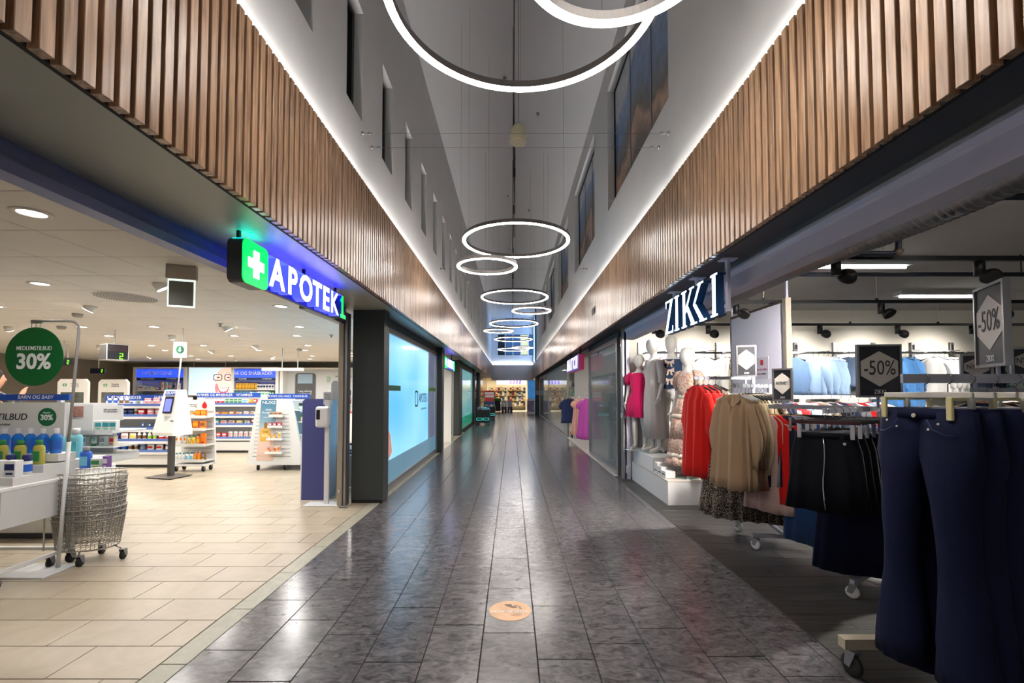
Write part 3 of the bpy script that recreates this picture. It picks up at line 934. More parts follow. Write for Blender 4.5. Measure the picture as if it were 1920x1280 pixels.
s2 = thing('pharmacy_sign', 'smaller lit pharmacy sign above the second entrance', 'sign', (-1.64, 11.15, 2.0))
MB().box(-0.1, 0, 0, 1.9, 0, 0.27).build('casing', M_SIGNBOX, s2)
MB().box(0, 0.006, 0.0, 0.36, 0, 0.27).build('green_face', M_GREENLED, s2)
MB().box(0, 0.005, 0.36, 1.68, 0.01, 0.26).build('blue_face', M_BLUELED, s2)
MB().box(0, 0.006, 1.68, 1.9, 0, 0.27).build('green_end', M_GREENLED, s2)
text(s2, 'APOTEK', 0.27, M_WHITELED, (0.008, 1.02, 0.135), FACE_XP, ext=0.004, bold=0.03, sx=1.08)
text(s2, '+', 0.3, M_WHITELED, (0.01, 0.18, 0.135), FACE_XP, ext=0.004, bold=0.03)
MB().box(-0.08, -0.02, 0.3, 1.8, 0.27, 0.275).build('top_glow', M_BLUELED, s2)
for q in (0.2, 1.6): MB().box(-0.06, -0.04, q, q + 0.04, 0.27, ZS - 2.0).build('bracket', M_BLKMET, s2)

# ------------------------------------------------------------------ boutique sign: five thin serif letters
M_ZFACE = mat('lit cool white letter face', (240, 248, 255), 0.4, emit=(214, 234, 255), es=2.4)
M_ZSIDE = mat('deep blue letter side', (20, 62, 110), 0.35)
zg = thing('boutique_sign', 'lit white serif letters hanging over the boutique front', 'sign', (1.62, 4.82, 2.0))
# drawn in (along, up); along runs from the far end to the near end
def zletter(polys, name='letter'):
    mb, fb = MB(), MB()
    for p in polys:
        q = [(-u, v) for u, v in p]
        mb.prism(q, 'x', 0.002, 0.07)
        fb.prism(q, 'x', -0.003, 0.002)
    o = mb.build(name, M_ZSIDE, zg)
    fb.build('letter_face', M_ZFACE, o)
H = 0.34
def sl(x0, x1, lean, w):   # stem quads
    return [(x0, 0), (x0 + w, 0), (x1 + w, H), (x1, H)]
zletter([[(0.0, 0), (0.05, 0), (0.22, H), (0.17, H)], [(0.0, 0), (0.22, 0), (0.22, 0.018), (0.0, 0.018)], [(0.205, 0), (0.222, 0), (0.222, 0.07), (0.215, 0.07)],
         [(0.02, H - 0.018), (0.22, H - 0.018), (0.22, H), (0.02, H)], [(0.02, H - 0.07), (0.027, H - 0.07), (0.04, H), (0.02, H)]])
def serif(x, z): return [(x - 0.035, z), (x + 0.085, z), (x + 0.085, z + 0.014), (x - 0.035, z + 0.014)]
zletter([[(0.31, 0), (0.36, 0), (0.36, H), (0.31, H)], serif(0.31, 0), serif(0.31, H - 0.014)])
zletter([[(0.50, 0), (0.55, 0), (0.55, H), (0.50, H)], serif(0.50, 0), serif(0.50, H - 0.014),
         [(0.55, 0.15), (0.57, 0.13), (0.72, H), (0.70, H)], [(0.66, H - 0.014), (0.76, H - 0.014), (0.76, H), (0.66, H)],
         [(0.57, 0.19), (0.60, 0.21), (0.78, 0.0), (0.71, 0.0)], [(0.68, 0), (0.82, 0), (0.82, 0.014), (0.68, 0.014)]])
zletter([[(0.745, 0.17), (0.775, 0.17), (0.92, H), (0.88, H)], [(0.84, H - 0.014), (0.96, H - 0.014), (0.96, H), (0.84, H)],
         [(0.745, 0.17), (0.80, 0.17), (0.98, 0.0), (0.91, 0.0)], [(0.88, 0), (1.02, 0), (1.02, 0.014), (0.88, 0.014)]])
zletter([[(1.14, 0), (1.19, 0), (1.19, H), (1.14, H)], serif(1.14, 0), serif(1.14, H - 0.014)])
for u in (0.03, 0.62, 1.22):
    MB().box(0.075, 0.10, -u - 0.02, -u + 0.02, 0.03, ZS - 2.0).build('hanger_bar', M_SHUT, zg)
    MB().box(0.03, 0.15, -u - 0.05, -u + 0.05, ZS - 0.012 - 2.0, ZS - 2.0).build('mount_plate', M_SHUT, zg)
for q in (0.06, 0.26): MB().box(0.07, 0.075, -1.24, 0.0, q, q + 0.03).build('backing_rail', M_SHUT, zg)

mg = thing('fashion_sign', 'lit white lettered sign with a red edge over the far fashion shop', 'sign', (1.52, 12.6, 1.92))
MB().box(0.0, 0.12, -2.2, 0, 0, 0.35).build('casing', mat('red plum sign box', (150, 40, 84), 0.4, emit=(190, 40, 90), es=0.12), mg)
MB().box(-0.006, 0, -2.2, 0, 0, 0.35).build('dark_face', mat('violet lit face', (70, 60, 140), 0.4, emit=(60, 50, 130), es=0.3), mg)
for ch, u in zip('MATCH', (0.26, 0.68, 1.05, 1.45, 1.86)):
    text(mg, ch, 0.40, mat('lit soft white face', (250, 248, 255), 0.4, emit=(236, 232, 250), es=0.9), (-0.012, -u, 0.17), FACE_XN, ext=0.004, bold=0.02, name='letter')
for q in (-2.0, -0.3): MB().box(0.05, 0.08, q, q + 0.04, 0.35, ZS - 1.92).build('bracket', M_BLKMET, mg)

# ------------------------------------------------------------------ pharmacy lamps
M_TRIM = mat('white lamp trim', (236, 232, 226), 0.4)
dl_ring = MB().lathe([(0.075, 0.004), (0.10, 0.0), (0.10, -0.006), (0.07, -0.008), (0.066, 0.0)], 24, cap0=False, cap1=False).mesh('trim_ring', M_TRIM)
dl_lens = MB().lathe([(0.068, 0.0), (0.068, -0.003)], 20).mesh('lens', M_LENS)
tl_body = MB().lathe([(0.062, -0.05), (0.062, 0.03)], 18).xf(Matrix.Rotation(R(32), 4, 'X')).mesh('lamp_head', M_TRIM)
tl_lens = MB().lathe([(0.058, -0.053), (0.058, -0.05)], 18).xf(Matrix.Rotation(R(32), 4, 'X')).mesh('lens', M_LENS)
WARM = (1.0, 0.965, 0.92)
spots = []
for j in range(9):
    for i in range(7):
        x, y = -2.91 - 1.2 * i - (0.6 if j % 2 else 0), 3.34 - 0.3 + 1.5 * j
        x = -2.91 - 0.6 * round((-2.91 - x) / 0.6)
        y = 2.744 + 0.6 * round((y - 2.744) / 0.6)
        if x > -13.5 and y < 16.3 and -x < 1.25 * y + 0.6:
            spots.append((x, y, (i + j) % 3 == 1))
rows = sorted({y for _, y, _ in spots})
for x, y, tilt in spots:
    r_ = rows.index(y)
    c_ = sorted([a for a, b, _ in spots if b == y], reverse=True).index(x)
    lab = '%s, %s row of the pharmacy ceiling, %s from the right' % ('tilted white spotlight' if tilt else 'round recessed downlight', ORD[r_], ORD[c_])
    t = thing('spotlight' if tilt else 'downlight', lab, 'ceiling light', (x, y, PC - (0.0 if not tilt else 0.01)), group='pharmacy ceiling lamps')
    if tilt:
        obj('lamp_head', tl_body, t, rz=random.choice((0, 1.6, 3.1, -0.8)))
        t.children[0].rotation_euler.z = (a := random.choice((0.3, 1.9, 2.8, -0.9)))
        o = obj('lens', tl_lens, t, rz=a)
    else:
        obj('trim_ring', dl_ring, t)
        obj('lens', dl_lens, t)
    l = bpy.data.lights.get('downlight_beam')
    if l is None:
        l = bpy.data.lights.new('downlight_beam', 'AREA')
        l.shape, l.size, l.energy, l.color, l.spread = 'DISK', 0.13, DOWN_W, WARM, R(165)
    obj('beam', l, t, (0, 0, -0.07))

# other fittings in the pharmacy ceiling
va = thing('air_diffuser', 'round perforated air diffuser in the pharmacy ceiling', 'vent', (-4.4, 5.2, PC - 0.004))
MB().lathe([(0.30, 0.006), (0.30, 0.0), (0.295, -0.002)], 36).build('plate', M_TRIM, va)
hole = MB().lathe([(0.008, -0.0035), (0.008, -0.002)], 6).mesh('hole', mat('vent hole', (96, 90, 84), 0.9))
hb = MB()
for rr in range(1, 12):
    for k in range(rr * 6):
        a = 2 * math.pi * k / (rr * 6)
        x, y = rr * 0.025 * math.cos(a), rr * 0.025 * math.sin(a)
        hb.add([(x - 0.008, y - 0.008, -0.003), (x + 0.008, y - 0.008, -0.003), (x + 0.008, y + 0.008, -0.003), (x - 0.008, y + 0.008, -0.003)], [(3, 2, 1, 0)])
tag(hb.build('perforations', mat('vent hole', (96, 90, 84), 0.9), va), kind='stuff')
for k, (x, y) in enumerate(((-3.6, 2.95), (-4.6, 7.2), (-3.4, 8.6))):
    t = thing('ceiling_sprinkler', 'small sprinkler head in the pharmacy ceiling, %s from the camera' % ORD[k], 'sprinkler', (x, y, PC - 0.05))
    MB().lathe([(0.04, 0.05), (0.04, 0.043), (0.014, 0.04), (0.012, 0.014), (0.024, 0.01), (0.024, 0.0)], 12).build('body', M_GREYMET, t)
for k, (x, y) in enumerate(((-6.0, 6.3), (-7.4, 7.5), (-4.2, 11.4), (-5.3, 11.4))):
    t = thing('smoke_detector', 'grey smoke detector on the pharmacy ceiling, %s from the camera' % ORD[k], 'detector', (x, y, PC - 0.05))
    MB().lathe([(0.04, 0.0), (0.055, 0.012), (0.06, 0.03), (0.06, 0.05)], 18).build('body', mat('grey detector', (168, 162, 154), 0.5), t)
ex = thing('exit_sign', 'blank glass edged exit sign box hanging from the pharmacy ceiling', 'sign', (-2.83, 3.9, 2.12), R(22))
MB().cbox(-0.11, 0.11, -0.03, 0.03, 0.24, PC - 2.12, 0.004).build('housing', mat('warm grey casing', (168, 158, 146), 0.5), ex)
MB().cbox(-0.10, 0.10, -0.006, 0.006, 0.0, 0.24, 0.002).build('glass_plate', mat('white lit edge', (240, 246, 242), 0.3, emit=(230, 245, 235), es=0.6), ex)
MB().box(-0.088, 0.088, -0.009, -0.006, 0.014, 0.222).build('grey_face', mat('grey glass face', (118, 122, 116), 0.3), ex)

# ------------------------------------------------------------------ boutique tracks, spots, duct and pipes
M_DUCT = mat('silver spiral duct', (150, 150, 150), 0.3, 0.9)
du = thing('spiral_duct', 'silver flexible duct running along the boutique shutter', 'duct', (2.32, 0.4, 2.42))
rings = []
N = 16
for k in range(410):
    y = k * 5.9 / 409
    rr = 0.095 + 0.006 * math.sin(k * 2.1)
    sag = 0.02 * math.sin(y * 2.3)
    rings.append([(rr * math.cos(2 * math.pi * i / N), y, sag + rr * math.sin(2 * math.pi * i / N)) for i in range(N)])
MB().loft(rings, smooth=True).build('hose', M_DUCT, du)
for k in range(4):
    MB().tube([(0, 0.6 + 1.4 * k, 0.1), (0, 0.6 + 1.4 * k, BZ - 2.42)], 0.004, 4).build('hanger', M_GREYMET, du)
M_PIPE = mat('dark blue pipe', (24, 34, 50), 0.4)
p1 = thing('sprinkler_pipe', 'dark blue pipe with an elbow high in the boutique', 'pipe', (2.3, 3.5, 2.46))
MB().tube([(0.17, 0, 0), (0.62, 0, 0), (0.66, 0, 0.01), (0.68, 0, 0.05), (0.68, 0, BZ - 2.46)], 0.022, 8).build('run', M_PIPE, p1)
MB().lathe([(0.03, -0.03), (0.03, 0.03)], 10).xf(Matrix.Translation((0.67, 0, 0.01)) @ Matrix.Rotation(R(45), 4, 'Y')).build('elbow', mat('brown elbow', (110, 92, 78), 0.5), p1)
for k, (y, z, x0) in enumerate(((2.7, 2.56, 2.44), (4.5, 2.56, 2.44))):
    t = thing('ceiling_pipe', 'straight dark pipe crossing the boutique ceiling, %s from the camera' % ORD[k], 'pipe', (x0, y, z))
    MB().tube([(0, 0, 0), (6.6, 0, 0)], 0.022, 8).build('run', M_PIPE, t)
    for q in (0.8, 2.6, 4.4):
        MB().tube([(q, 0, 0.02), (q, 0, BZ - z)], 0.006, 5).build('hanger', M_BLKMET, t)
hd = MB().lathe([(0.035, -0.10), (0.035, 0.02)], 14).mesh('driver', M_BLKMET)
lamp = MB().lathe([(0.03, 0.05), (0.055, 0.03), (0.068, 0.0), (0.068, -0.02), (0.06, -0.02)], 18).mesh('lamp_head', M_BLKMET)
lens = MB().lathe([(0.058, -0.018), (0.058, -0.014)], 18).mesh('lens', M_LENS)
lensoff = MB().lathe([(0.058, -0.018), (0.058, -0.014)], 18).mesh('lens', mat('dark lens', (30, 30, 30), 0.2))
def track(y, z, x0, x1, heads, k):
    t = thing('light_track', 'black lighting track crossing the boutique, %s from the camera' % ORD[k], 'light track', (0, y, z))
    MB().box(x0, x1, -0.018, 0.018, 0, 0.035).build('rail', M_BLKMET, t)
    q = x0 + 0.4
    while q < x1:
        MB().tube([(q, 0, 0.035), (q, 0, BZ - z)], 0.003, 4).build('hanger', M_WHITEM, t)
        MB().lathe([(0.018, 0.035), (0.012, 0.06)], 8, q).build('clip', M_BLKMET, t)
        q += 1.3
    for n, (x, tilt, on, turn) in enumerate(heads):
        s = thing('track_spotlight', 'black spotlight on the %s boutique track, %s from left, %s' % (ORD[k], ORD[n], 'lit towards the room' if on else 'turned to the wall'), 'spotlight', (x, y, z), group='boutique track spotlights')
        obj('driver', hd, s, (0, 0, -0.02))
        M_ = Matrix.Translation((0.09, 0, -0.12)) @ Matrix.Rotation(R(turn), 4, 'Z') @ Matrix.Rotation(R(tilt), 4, 'X')
        for nm, me in (('lamp_head', lamp), ('lens', lens)):
            o = obj(nm, me, s)
            o.matrix_local = M_
        MB().beam((0.03, 0, -0.1), (0.06, 0, -0.11), 0.02, 0.03).build('knuckle', M_BLKMET, s)
        ln = 'room_beam' if k < 2 else 'wall_beam'
        l = bpy.data.lights.get(ln)
        if l is None:
            l = bpy.data.lights.new(ln, 'SPOT')
            l.energy, l.spot_size, l.spot_blend, l.shadow_soft_size, l.color = SPOT_W * (1.0 if k < 2 else 0.16), R(110), 1.0, 0.06, (1.0, 0.95, 0.88)
        o = obj('beam', l, s)
        o.matrix_local = M_ @ Matrix.Translation((0, 0, -0.04))
track(3.55, 2.42, 2.5, 8.5, [(2.53, 58, 0, -8), (3.65, 30, 1, 140), (4.9, 40, 1, 200)], 0)
track(5.25, 2.42, 2.5, 8.5, [(2.58, 45, 0, 120), (3.0, 35, 1, 140), (4.25, 40, 1, 200), (5.6, 40, 0, 0)], 1)
track(6.75, 2.38, 2.0, 8.5, [(2.1, 58, 0, 0), (2.9, 58, 0, 0), (3.75, 58, 0, 0), (4.55, 58, 0, 0), (5.7, 58, 0, 0), (6.8, 58, 0, 0)], 2)
M_TUBE = mat('lit white tube', (255, 255, 255), 0.4, emit=(250, 246, 236), es=9.0)
for k, (x, y) in enumerate(((3.5, 4.7), (5.8, 6.15), (3.15, 2.8), (7.6, 6.15))):
    t = thing('fluorescent_fitting', 'white fluorescent fitting under the boutique ceiling, %s from the arcade' % ORD[k], 'ceiling light', (x, y, BZ - 0.09))
    MB().prism([(-0.09, 0.09), (-0.06, 0.03), (0.06, 0.03), (0.09, 0.09)], 'x', -0.6, 0.6).xf(Matrix.Identity(4)).build('reflector', M_WHITEM, t)
    MB().tube([(-0.57, 0, 0.015), (0.57, 0, 0.015)], 0.014, 8).build('tube', M_TUBE, t)

# lamps of the shops further on
for k, (x, y) in enumerate(((2.7, 9.2), (5.2, 9.2), (3.2, 12.4), (5.2, 12.4), (3.2, 17.5), (3.2, 22.0), (3.2, 26.5))):
    t = thing('panel_light', 'square light panel in the far fashion shop ceiling, number %s inwards' % ORD[k], 'ceiling light', (x, y, 2.69))
    MB().box(-0.3, 0.3, -0.3, 0.3, 0, 0.01).build('frame', M_WHITEM, t)
    MB().box(-0.27, 0.27, -0.27, 0.27, -0.004, 0).build('diffuser', mat('panel diffuser', (255, 255, 250), 0.4, emit=(255, 250, 238), es=20.0), t)
for k, (x, y) in enumerate(((-1.6, 35.0), (0.0, 35.0), (1.4, 35.0), (-1.6, 37.2), (0.0, 37.2), (1.4, 37.2))):
    t = thing('panel_light', 'square light panel in the far end shop, %s row, %s from left' % (ORD[k // 3], ORD[k % 3]), 'ceiling light', (x, y, 2.60))
    MB().box(-0.4, 0.4, -0.4, 0.4, 0.005, 0.02).build('frame', M_WHITEM, t)
    MB().box(-0.37, 0.37, -0.37, 0.37, 0, 0.005).build('diffuser', mat('bright panel diffuser', (255, 255, 250), 0.4, emit=(255, 246, 226), es=15.0), t)

# ------------------------------------------------------------------ products
def hexmat(name, c, rough=0.35, **k):
    return mat(name, c, rough, **k)
PM = {'white': (236, 236, 234), 'cream': (232, 220, 190), 'blue': (40, 96, 190), 'navy': (26, 40, 96), 'skyblue': (120, 196, 226), 'aqua': (96, 206, 220),
      'orange': (232, 120, 24), 'amber': (236, 168, 40), 'yellow': (236, 212, 80), 'red': (200, 30, 36), 'pink': (230, 160, 160), 'purple': (120, 80, 150),
      'green': (48, 140, 70), 'mint': (110, 190, 150), 'lime': (150, 190, 60), 'brown': (120, 84, 56), 'grey': (140, 142, 146), 'teal': (40, 140, 150),
      'black': (24, 24, 26), 'olive': (176, 166, 70), 'peach': (226, 190, 164), 'gold': (186, 140, 40)}
def pm(c):
    return mat('product ' + c, PM[c], 0.35)
M_PALEBLUE = mat('clear pale blue liquid', (134, 208, 224), 0.12, coat=0.5)
M_BLUELIQ = mat('clear strong blue liquid', (20, 112, 206), 0.1, coat=0.5)
M_YELLIQ = mat('clear yellow green liquid', (190, 182, 84), 0.12, coat=0.5)
_pmesh = {}
def pmesh(kind, w, h, d):
    k = (kind, round(w, 3), round(h, 3), round(d, 3))
    if k in _pmesh: return _pmesh[k]
    a, b, c = MB(), MB(), MB()
    if kind == 'carton':
        a.cbox(-w / 2, w / 2, -d / 2, d / 2, 0, h, min(0.003, w / 12))
        b.box(-w * 0.42, w * 0.42, -d / 2 - 0.0015, -d / 2, h * 0.42, h * 0.8)
        c.box(-w * 0.3, w * 0.3, -d / 2 - 0.0015, -d / 2, h * 0.15, h * 0.27)
    elif kind == 'bottle':
        r = w / 2
        a.lathe([(r * 0.92, 0), (r, h * 0.03), (r, h * 0.62), (r * 0.8, h * 0.72), (r * 0.42, h * 0.78), (r * 0.4, h * 0.8)], 14)
        b.lathe([(r * 0.5, h * 0.79), (r * 0.52, h * 0.81), (r * 0.5, h * 0.97), (r * 0.44, h)], 12)
        c.lathe([(r * 1.015, h * 0.15), (r * 1.015, h * 0.52)], 14, cap0=False, cap1=False)
    elif kind == 'flask':   # flat oval bottle
        def ov(sx, z): return [(w / 2 * sx * math.cos(2 * math.pi * i / 16), d / 2 * sx * math.sin(2 * math.pi * i / 16), z) for i in range(16)]
        a.loft([ov(0.93, 0), ov(1, h * 0.04), ov(1, h * 0.66), ov(0.85, h * 0.76), ov(0.4, h * 0.81)])
        b.lathe([(w * 0.24, h * 0.80), (w * 0.24, h * 0.98), (w * 0.2, h)], 12)
        c.prism([(-w * 0.3, h * 0.14), (w * 0.3, h * 0.14), (w * 0.3, h * 0.55), (-w * 0.3, h * 0.55)], 'y', -d / 2 - 0.003, -d / 2 + 0.004)
    elif kind == 'jar':
        r = w / 2
        a.lathe([(r * 0.94, 0), (r, h * 0.05), (r, h * 0.62), (r * 0.88, h * 0.7)], 14)
        b.lathe([(r * 0.96, h * 0.68), (r * 0.98, h * 0.72), (r * 0.98, h * 0.97), (r * 0.9, h)], 14)
        c.lathe([(r * 1.02, h * 0.15), (r * 1.02, h * 0.52)], 14, cap0=False, cap1=False)
    elif kind == 'tube':    # standing on its cap
        def fl(t):
            z = h * t
            q = 1 - max(0, (t - 0.22) / 0.78)
            return [(w / 2 * math.cos(2 * math.pi * i / 12), (d / 2) * (0.06 + 0.94 * q) * math.sin(2 * math.pi * i / 12), z) for i in range(12)]
        a.loft([fl(t) for t in (0.2, 0.4, 0.7, 0.93, 1.0)])
        b.lathe([(w * 0.42, 0), (w * 0.42, h * 0.2)], 12)
        c.prism([(-w * 0.3, h * 0.5), (w * 0.3, h * 0.5), (w * 0.3, h * 0.8), (-w * 0.3, h * 0.8)], 'y', -d * 0.4, -d * 0.1)
    elif kind == 'pouch':
        def ov(sx, sy, z): return [(w / 2 * sx * max(-1, min(1, 1.25 * math.cos(2 * math.pi * i / 12))), d / 2 * sy * math.sin(2 * math.pi * i / 12), z) for i in range(12)]
        a.loft([ov(0.96, 1, 0), ov(1, 0.9, h * 0.3), ov(1, 0.55, h * 0.7), ov(1, 0.1, h * 0.94), ov(1, 0.05, h)])
        b.prism([(-w * 0.5, h * 0.9), (w * 0.5, h * 0.9), (w * 0.5, h), (-w * 0.5, h)], 'y', -0.004, 0.004)
        c.prism([(-w * 0.36, h * 0.3), (w * 0.36, h * 0.3), (w * 0.36, h * 0.6), (-w * 0.36, h * 0.6)], 'y', -d / 2 * 0.9, -d / 2 * 0.6)
    res = _pmesh[k] = (a, b, c)
    return res
_pm2 = {}
def product(kind, w, h, d, ca, cb, cc, loc, label, rz=0.0, group=None, label_part=True):
    key = (kind, round(w, 3), round(h, 3), round(d, 3), ca, cb, cc)
    if key not in _pm2:
        a, b, c = pmesh(kind, w, h, d)
        ma = {'paleblue': M_PALEBLUE, 'blueliq': M_BLUELIQ, 'yelliq': M_YELLIQ}.get(ca) or pm(ca)
        _pm2[key] = (a.mesh('body', ma), b.mesh('top', pm(cb)), c.mesh('printed_label', pm(cc)))
    a, b, c = _pm2[key]
    t = thing({'carton': 'carton', 'bottle': 'bottle', 'flask': 'shampoo_bottle', 'jar': 'pill_jar', 'tube': 'cream_tube', 'pouch': 'pouch'}[kind], label, {'carton': 'box', 'bottle': 'bottle', 'flask': 'bottle', 'jar': 'jar', 'tube': 'tube', 'pouch': 'pouch'}[kind], loc, rz, group)
    obj('body', a, t)
    obj('print_panel' if kind == 'carton' else 'cap', b, t)
    if label_part: obj('printed_label', c, t)
    return t
KW = {'carton': 'carton', 'bottle': 'bottle', 'flask': 'flat bottle', 'jar': 'jar', 'tube': 'cream tube', 'pouch': 'pouch'}
def shelf_row(items, x0, x1, yf, z, place, face='y', jitter=0.004, group=None):
    """items: list of (kind,w,h,d,colours...) set side by side from left to right on a shelf, front at yf"""
    place = place.replace('on the ', '', 1) if place.startswith('on the ') else place
    place = place.replace('in the ', '', 1).replace(' of the ', ' of ')
    ws = [it[1] for it in items]
    gap = ((x1 - x0) - sum(ws)) / max(1, len(items))
    x = x0 + gap / 2
    seen = {}
    for it in items:
        kind, w, h, d, ca, cb, cc = it
        n = seen[(ca, cb, kind)] = seen.get((ca, cb, kind), -1) + 1
        tot = sum(1 for q in items if (q[4], q[5], q[0]) == (ca, cb, kind))
        nm = '%s %s %s' % ({'paleblue': 'pale blue', 'blueliq': 'bright blue', 'yelliq': 'yellow green'}.get(ca, ca), KW[kind], {'carton': 'with %s print' % cb}.get(kind, 'with %s cap' % cb if kind != 'pouch' else 'with %s top' % cb))
        lab = ('%s, %s of its kind, %s' % (nm, ORD[n] if n < 20 else 'last', place)) if tot > 1 else '%s, only one there, %s' % (nm, place)
        xc = x + w / 2
        j = random.uniform(-jitter, jitter)
        loc = (xc, yf + d / 2 + 0.012 + j, z) if face == 'y' else (yf - d / 2 - 0.012 + j, xc, z)
        product(kind, w, h, d, ca, cb, cc, loc, lab, 0 if face == 'y' else R(90), group or ('products ' + place))
        x += w + gap

M_BLUEHEAD = mat('blue header strip', (36, 84, 182), 0.4)
M_BLUESTRIP = mat('blue price strip', (92, 120, 190), 0.4)
M_WTXT = mat('white print', (245, 245, 248), 0.5)
M_DTXT = mat('dark print', (50, 52, 58), 0.6)
M_SHELFBACK = mat('light grey shelf back', (198, 200, 202), 0.5)
M_SKIRT = mat('dark plinth', (70, 74, 84), 0.6)

def caster(parent, x, y, r=0.045, m=None, rz=0.0):
    c = thing_part('caster', parent, (x, y, 0), rz)
    MB().lathe([(r * 0.5, -0.012), (r * 0.95, -0.011), (r, -0.006), (r, 0.006), (r * 0.95, 0.011), (r * 0.5, 0.012)], 16, 0, 0, 0).xf(Matrix.Translation((0.012, 0, r)) @ Matrix.Rotation(R(90), 4, 'Y')).build('wheel', m or M_RUBBER, c)
    MB().prism([(-0.03, r * 2.2), (0.02, r * 2.2), (0.03, r * 0.9), (0.0, r * 0.8)], 'x', -0.006, -0.002).prism([(-0.03, r * 2.2), (0.02, r * 2.2), (0.03, r * 0.9), (0.0, r * 0.8)], 'x', 0.026, 0.03).box(-0.006, 0.03, -0.03, 0.02, r * 2.2, r * 2.3).build('fork', M_GREYMET, c)
    return c
def thing_part(name, parent, loc, rz=0.0):
    return obj(name, None, parent, loc, rz)

def gondola(name, label, x0, x1, yf, depth, shelves, zt, header=None, base_h=0.26, ncap=True):
    """shelving run with its front towards the camera"""
    t = thing(name, label, 'shelf unit', ((x0 + x1) / 2, yf, 0))
    h = (x1 - x0) / 2
    MB().cbox(-h, h, 0.03, depth, 0.05, base_h, 0.01).build('base', M_WHITE, t)
    MB().box(-h + 0.05, h - 0.05, 0.08, depth - 0.05, 0, 0.05).build('plinth', M_SKIRT, t)
    MB().box(-h + 0.02, h - 0.02, depth - 0.04, depth - 0.01, base_h, zt).build('back_panel', M_SHELFBACK, t)
    for s in (-1, 1):
        MB().prism([(0.02, base_h), (depth, base_h), (depth, zt), (0.25, zt), (0.12, base_h + 0.5)], 'x', s * h - 0.012, s * h + 0.012).build('side_panel', M_WHITE, t)
    for k, z in enumerate(shelves):
        d0 = 0.0 + (depth - 0.42) * 0 + (0.0 if z < 0.6 else (0.06 if z < 0.9 else 0.12))
        sh = MB().box(-h + 0.02, h - 0.02, d0, depth - 0.04, z - 0.022, z).build('shelf', M_WHITE, t)
        MB().box(-h + 0.02, h - 0.02, d0 - 0.008, d0, z - 0.03, z + 0.014).build('price_strip', M_BLUESTRIP, sh)
        MB().box(-h + 0.02, h - 0.02, d0 - 0.01, d0 - 0.001, z - 0.075, z - 0.031).build('white_strip', M_WHITE, sh)
    if header:
        n = len(header)
        for i, s in enumerate(header):
            a, b = -h + 2 * h * i / n, -h + 2 * h * (i + 1) / n
            hd = MB().box(a + 0.004, b - 0.004, 0.20, 0.22, zt - 0.06, zt + 0.05).build('header', M_BLUEHEAD, t)
            text(hd, s, 0.085, M_WTXT, ((a + b) / 2, 0.197, zt - 0.005), bold=0.02, sx=0.9)
    return t

rnd = random.Random(5)
def mix(n, choices):
    return [choices[int(rnd.random() * len(choices))] for _ in range(n)]
C = 'carton'; B = 'bottle'; FK = 'flask'; J = 'jar'; T = 'tube'; P = 'pouch'
# nutrition drinks gondola
gondola('shelf_gondola', 'white drinks gondola with blue NÆRINGSDRIKKER header behind the info kiosk', -7.75, -6.30, 8.55, 0.5, [0.32, 0.52, 0.73, 0.97, 1.17], 1.30, ['NÆRINGSDRIKKER', 'NÆRING'])
white_btl = (B, .06, .15, .06, 'white', 'navy', 'blue'); pinkpack = (J, .115, .12, .1, 'white', 'pink', 'pink'); brn = (B, .06, .15, .06, 'white', 'white', 'brown')
shelf_row([white_btl, white_btl, brn, brn, (C, .07, .06, .04, 'white', 'blue', 'blue'), (C, .09, .07, .05, 'white', 'grey', 'blue')] + [pinkpack] * 4, -7.70, -6.36, 8.69, 1.17, 'on the top shelf of the drinks gondola')
shelf_row([brn, brn, white_btl, (J, .09, .12, .09, 'grey', 'navy', 'navy'), (J, .09, .12, .09, 'grey', 'navy', 'navy'), brn, (C, .12, .11, .08, 'red', 'white', 'white')] + [pinkpack] * 4, -7.70, -6.36, 8.69, 0.97, 'on the second shelf of the drinks gondola')
shelf_row([(C, .03, .09, .03, 'blue', 'white', 'navy'), (C, .03, .09, .03, 'blue', 'white', 'navy'), (P, .1, .1, .06, 'pink', 'brown', 'white'), (P, .1, .1, .06, 'pink', 'brown', 'white')], -7.0, -6.34, 8.63, 0.73, 'on the sparse middle shelf of the drinks gondola')
shelf_row([(C, .03, .14, .06, 'purple', 'white', 'white'), (P, .12, .12, .06, 'white', 'purple', 'blue'), (P, .12, .12, .06, 'navy', 'blue', 'pink'), (P, .12, .12, .06, 'white', 'pink', 'pink'), (P, .12, .12, .06, 'cream', 'pink', 'yellow'), brn, brn, (B, .06, .14, .06, 'white', 'white', 'lime'), (B, .06, .14, .06, 'white', 'white', 'lime'), (J, .1, .09, .09, 'white', 'white', 'red'), (J, .1, .09, .09, 'white', 'white', 'red')], -7.70, -6.36, 8.57, 0.52, 'on the fourth shelf of the drinks gondola')
shelf_row([(P, .12, .1, .06, 'cream', 'white', 'lime'), white_btl, white_btl, (J, .09, .13, .09, 'grey', 'navy', 'blue'), brn, brn, (J, .09, .13, .09, 'blue', 'grey', 'grey'), (P, .12, .12, .06, 'white', 'purple', 'red'), (P, .12, .12, .06, 'white', 'purple', 'red'), (J, .09, .14, .09, 'purple', 'white', 'white')], -7.70, -6.36, 8.57, 0.32, 'on the bottom shelf of the drinks gondola')
